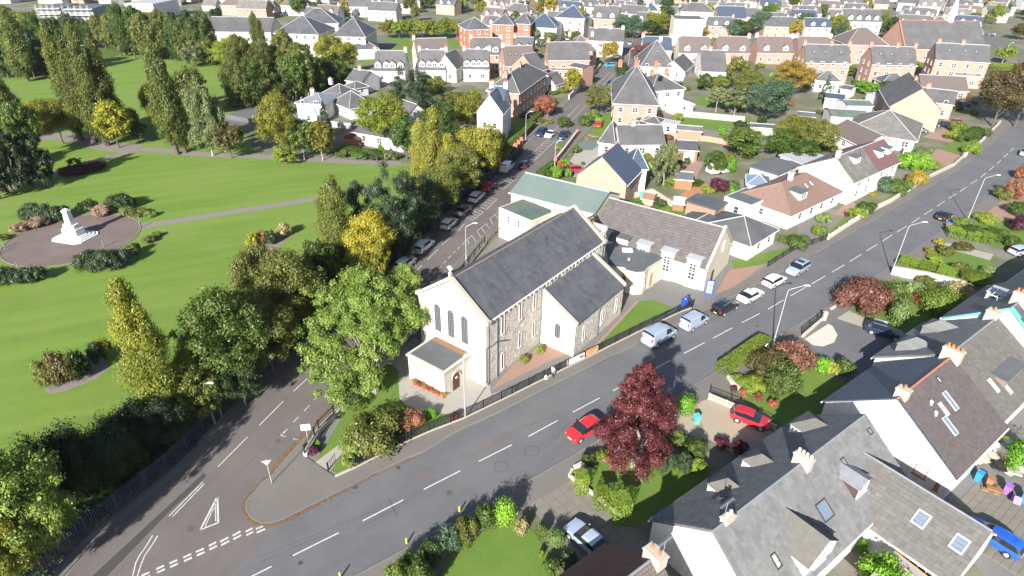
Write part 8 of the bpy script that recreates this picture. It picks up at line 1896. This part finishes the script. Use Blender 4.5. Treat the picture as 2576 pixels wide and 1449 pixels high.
# bins and yard things
bin_(1751, 1062, 'plastic_teal', 'teal wheelie bin standing on the tan gravel', rz=10, gz=.02)
bin_(2384, 574, 'plastic_brown', 'brown bin with blue lid by the far pavement', rz=20, lid='plastic_blue')
bin_(2430, 1190, 'plastic_teal', 'teal wheelie bin behind the white gable house, left of the pair', rz=-50, gz=.05, h=1.15)
bin_(2458, 1208, 'plastic_blue', 'pale blue wheelie bin beside the teal one in the yard', rz=-50, gz=.05, h=1.15)
bin_(2486, 1222, 'plastic_brown', 'brown wheelie bin in the yard behind the white gable house', rz=-50, gz=.05)
bin_(2530, 1240, 'plastic_purple', 'purple wheelie bin in the yard', rz=-50, gz=.05); bin_(2552, 1252, 'plastic_purple', 'second purple bin lying tilted in the yard', rz=-30, gz=.3, tip=60); bin_(2574, 1262, 'plastic_blue', 'bright blue bin at the right edge of the yard', rz=-50, gz=.05)
bin_(1612, 497, 'plastic_teal', 'small teal bin beside the pink shed', rz=0, gz=0)
bin_(2062, 590, 'plastic_blue', 'blue bin on the drive of the small hipped bungalow', rz=20, gz=0)
YR = random.Random(3)
for i, (x, y, c, lb, dz) in enumerate(((2440, 1110, 'sign_red', 'red and white board lying on the yard wall', .9), (2470, 1130, 'frame_white', 'white sheet of board in the yard', .5), (2465, 1160, 'wood_pale', 'stack of pale timber offcuts in the yard', .4), (2500, 1150, 'wood_pale', 'weathered plank pile further along the yard', .3), (2510, 1180, 'plastic_black', 'black rubbish bags in the yard', .5), (2540, 1190, 'chimney_stone', 'stack of concrete blocks in the yard', .5), (2560, 1170, 'wood', 'brown timber pallet at the right edge of the yard', .4), (2535, 1130, 'tarp', 'grey tarpaulin heap in the yard', .8), (2515, 1105, 'plastic_yellow', 'yellow plastic item on the yard wall', .3), (2490, 1235, 'wood', 'open brown timber frame by the bins', .5))):
    b = G(x, y); q = MB()
    for k in range(4): q.box((YR.uniform(-.3, .3), YR.uniform(-.3, .3), dz * (k + .5) / 4), (YR.uniform(.7, 1.5), YR.uniform(.4, .9), dz / 4), YR.uniform(-.5, .5))
    o = q.build('yard_clutter', c, None); o.location = (b.x, b.y, .04); tag(o, lb, 'clutter')
B_(2560, 1180, 1100, 90, 'fresh', 'bright green shrub in the yard at the right edge', size='M'); B_(2205, 1480, 1390, 110, 'fresh', 'palm-like bright green shrub below the french windows', size='M'); B_(2160, 1392, 1352, 22, 'fresh', 'small potted green plant at the corner of the rear wing')
wl([(2455, 1105), (2500, 1130), (2576, 1190)], .9, .25, 'render_white', 'white yard wall behind the bungalows')
# pergola with orange glazing bars by the rear wing
p0 = TP(38.5, -7.6); r = empty('glass_canopy', 'grey canopy roof with orange glazing bars beside the rear wing', 'canopy', (p0.x, p0.y, 0), math.atan2(TU.y, TU.x))
q = MB(); q.solid([(0, 0, 2.5), (0, -4.4, 2.1), (5.6, -4.4, 2.1), (5.6, 0, 2.5)], .05); q.build('canopy_roof', 'render_grey', r)
for i in range(8): q = MB(); q.bar((i * .8, 0, 2.54), (i * .8, -4.4, 2.14), .05, .06); q.build('glazing_bar', 'frame_orange', r)
for x in (.1, 5.5): q = MB(); q.bb(x - .05, x + .05, -4.35, -4.25, 0, 2.1); q.build('post', 'frame_orange', r)
# person ------------------------------------------------------------------
def person(px, label, hz, coat='cloth_white', leg='cloth_navy', hgt=1.7):
    b = G(*px, .1); s = hgt / 1.75
    me = bpy.data.meshes.new('body'); V = [(0, 0, .95), (0, .02, 1.15), (0, .02, 1.38), (0, .02, 1.50), (0, .06, 1.62), (.19, .02, 1.42), (.25, .08, 1.17), (.20, .30, 1.04), (-.19, .02, 1.42), (-.27, .05, 1.17), (-.22, .26, 1.02), (.10, 0, .88), (.11, .04, .50), (.11, -.05, .09), (.12, .12, .04), (-.10, 0, .88), (-.12, -.06, .50), (-.12, .1, .09), (-.12, .26, .04)]
    Rr = [.15, .13, .16, .06, .105, .07, .05, .035, .07, .05, .035, .095, .07, .045, .04, .095, .07, .045, .04]
    Ed = [(0, 1), (1, 2), (2, 3), (3, 4), (2, 5), (5, 6), (6, 7), (2, 8), (8, 9), (9, 10), (0, 11), (11, 12), (12, 13), (13, 14), (0, 15), (15, 16), (16, 17), (17, 18)]
    me.from_pydata(V, Ed, []); o = bpy.data.objects.new('person', me); COL.objects.link(o)
    sk = o.modifiers.new('s', 'SKIN'); ss = o.modifiers.new('u', 'SUBSURF'); ss.levels = 1; ss.render_levels = 1
    for i, v in enumerate(me.skin_vertices[0].data): v.radius = (Rr[i], Rr[i]); v.use_root = (i == 0)
    dg = bpy.context.evaluated_depsgraph_get(); m2 = bpy.data.meshes.new_from_object(o.evaluated_get(dg)); bpy.data.objects.remove(o)
    for mm in (coat, leg, 'skin', 'hair'): m2.materials.append(MAT[mm])
    for p in m2.polygons:
        c = p.center; p.material_index = 1 if c.z < .86 else (0 if c.z < 1.5 and not (abs(c.x) > .1 and c.z < 1.08) else (2 if c.z < 1.62 and c.y > .02 or c.z < 1.54 else 3))
    r = tag(inst('person', m2, None, (b.x, b.y, .1), (0, 0, rad(hz)), (s, s, s)), label, 'person'); return r
person((1390, 950), 'person in a white coat and dark trousers standing at the church railing', -50)
b = G(1372, 952, .1); q = MB(); q.box((0, 0, .2), (.42, .3, .4), 0, 0, .8); o = q.build('bag', 'frame_white', None); o.location = (b.x, b.y, .1); tag(o, 'white bag on the pavement beside the person', 'bag')
# bicycle leaning in the upper yard
b = G(2545, 1092); r = empty('bicycle', 'dark bicycle leaning against the white yard wall', 'bicycle', (b.x, b.y, .3), rad(-30))
for x in (-.52, .52):
    q = MB()
    for i in range(14): a0, a1 = i * .4488, (i + 1) * .4488; q.tube((x + .33 * math.cos(a0), 0, .35 + .33 * math.sin(a0)), (x + .33 * math.cos(a1), 0, .35 + .33 * math.sin(a1)), .018, n=4)
    q.build('wheel', 'rubber', r)
q = MB()
for a, c in (((-.52, 0, .35), (-.12, 0, .8)), ((-.12, 0, .8), (.38, 0, .85)), ((-.02, 0, .33), (.38, 0, .85)), ((-.12, 0, .8), (-.02, 0, .33)), ((-.52, 0, .35), (-.02, 0, .33)), ((.52, 0, .35), (.36, 0, 1.0))): q.tube(a, c, .018, n=5)
q.build('frame', 'iron_black', r); q = MB(); q.box((-.14, 0, .86), (.24, .12, .05)); q.build('saddle', 'rubber', r); q = MB(); q.bar((.36, -.25, 1.0), (.36, .25, 1.0), .03, .03); q.build('handlebar', 'rubber', r)
# ---------------------------------------------------------------- air, and labels that tell the repeats apart
haze_box()
def word(n):
    ones = 'first second third fourth fifth sixth seventh eighth ninth tenth eleventh twelfth thirteenth fourteenth fifteenth sixteenth seventeenth eighteenth nineteenth'.split()
    tens = {20: 'twenti', 30: 'thirti', 40: 'forti', 50: 'fifti', 60: 'sixti', 70: 'seventi', 80: 'eighti', 90: 'nineti'}
    if n >= 100: return 'hundredth' if n == 100 else ('hundred and ' if n < 200 else 'two hundred and ') + (word(n % 100) if n % 100 else 'noughth')
    if n < 20: return ones[n - 1]
    t = tens[n // 10 * 10]
    return (t + 'eth') if n % 10 == 0 else t[:-1] + 'y-' + ones[n % 10 - 1]
def number(objs, fmt):
    for i, o in enumerate(sorted(objs, key=lambda o: proj(Vector((o.location.x, o.location.y, 0)))[0])): o['label'] = fmt(o, word(i + 1))
FH = [o for o in COL.objects if o.get('group') == 'houses of the far town' and not o.parent]
rowsF = {}
for o in FH: rowsF.setdefault(int(proj(Vector((o.location.x, o.location.y, 0)))[1] // 9), []).append(o)
for k, (r_, os_) in enumerate(sorted(rowsF.items())): number(os_, lambda o, w_: f"{o['label']}, {w_} from the left, {word(k + 1)} far row")
GT = [o for o in COL.objects if o.get('group') == 'garden trees of the far town' and not o.parent]
number(GT, lambda o, w_: o['label'].replace('garden tree among', 'garden tree,') + f', {w_} from the left')
for g in {o.get('group') for o in COL.objects if str(o.get('group')).startswith('wood ')}:
    number([o for o in COL.objects if o.get('group') == g and not o.parent], lambda o, w_: f"{o['label']}, {w_} from the left there")
number([o for o in COL.objects if o.get('group') == 'bushes of the back gardens'], lambda o, w_: f"{o['label']}, {w_} from the left")
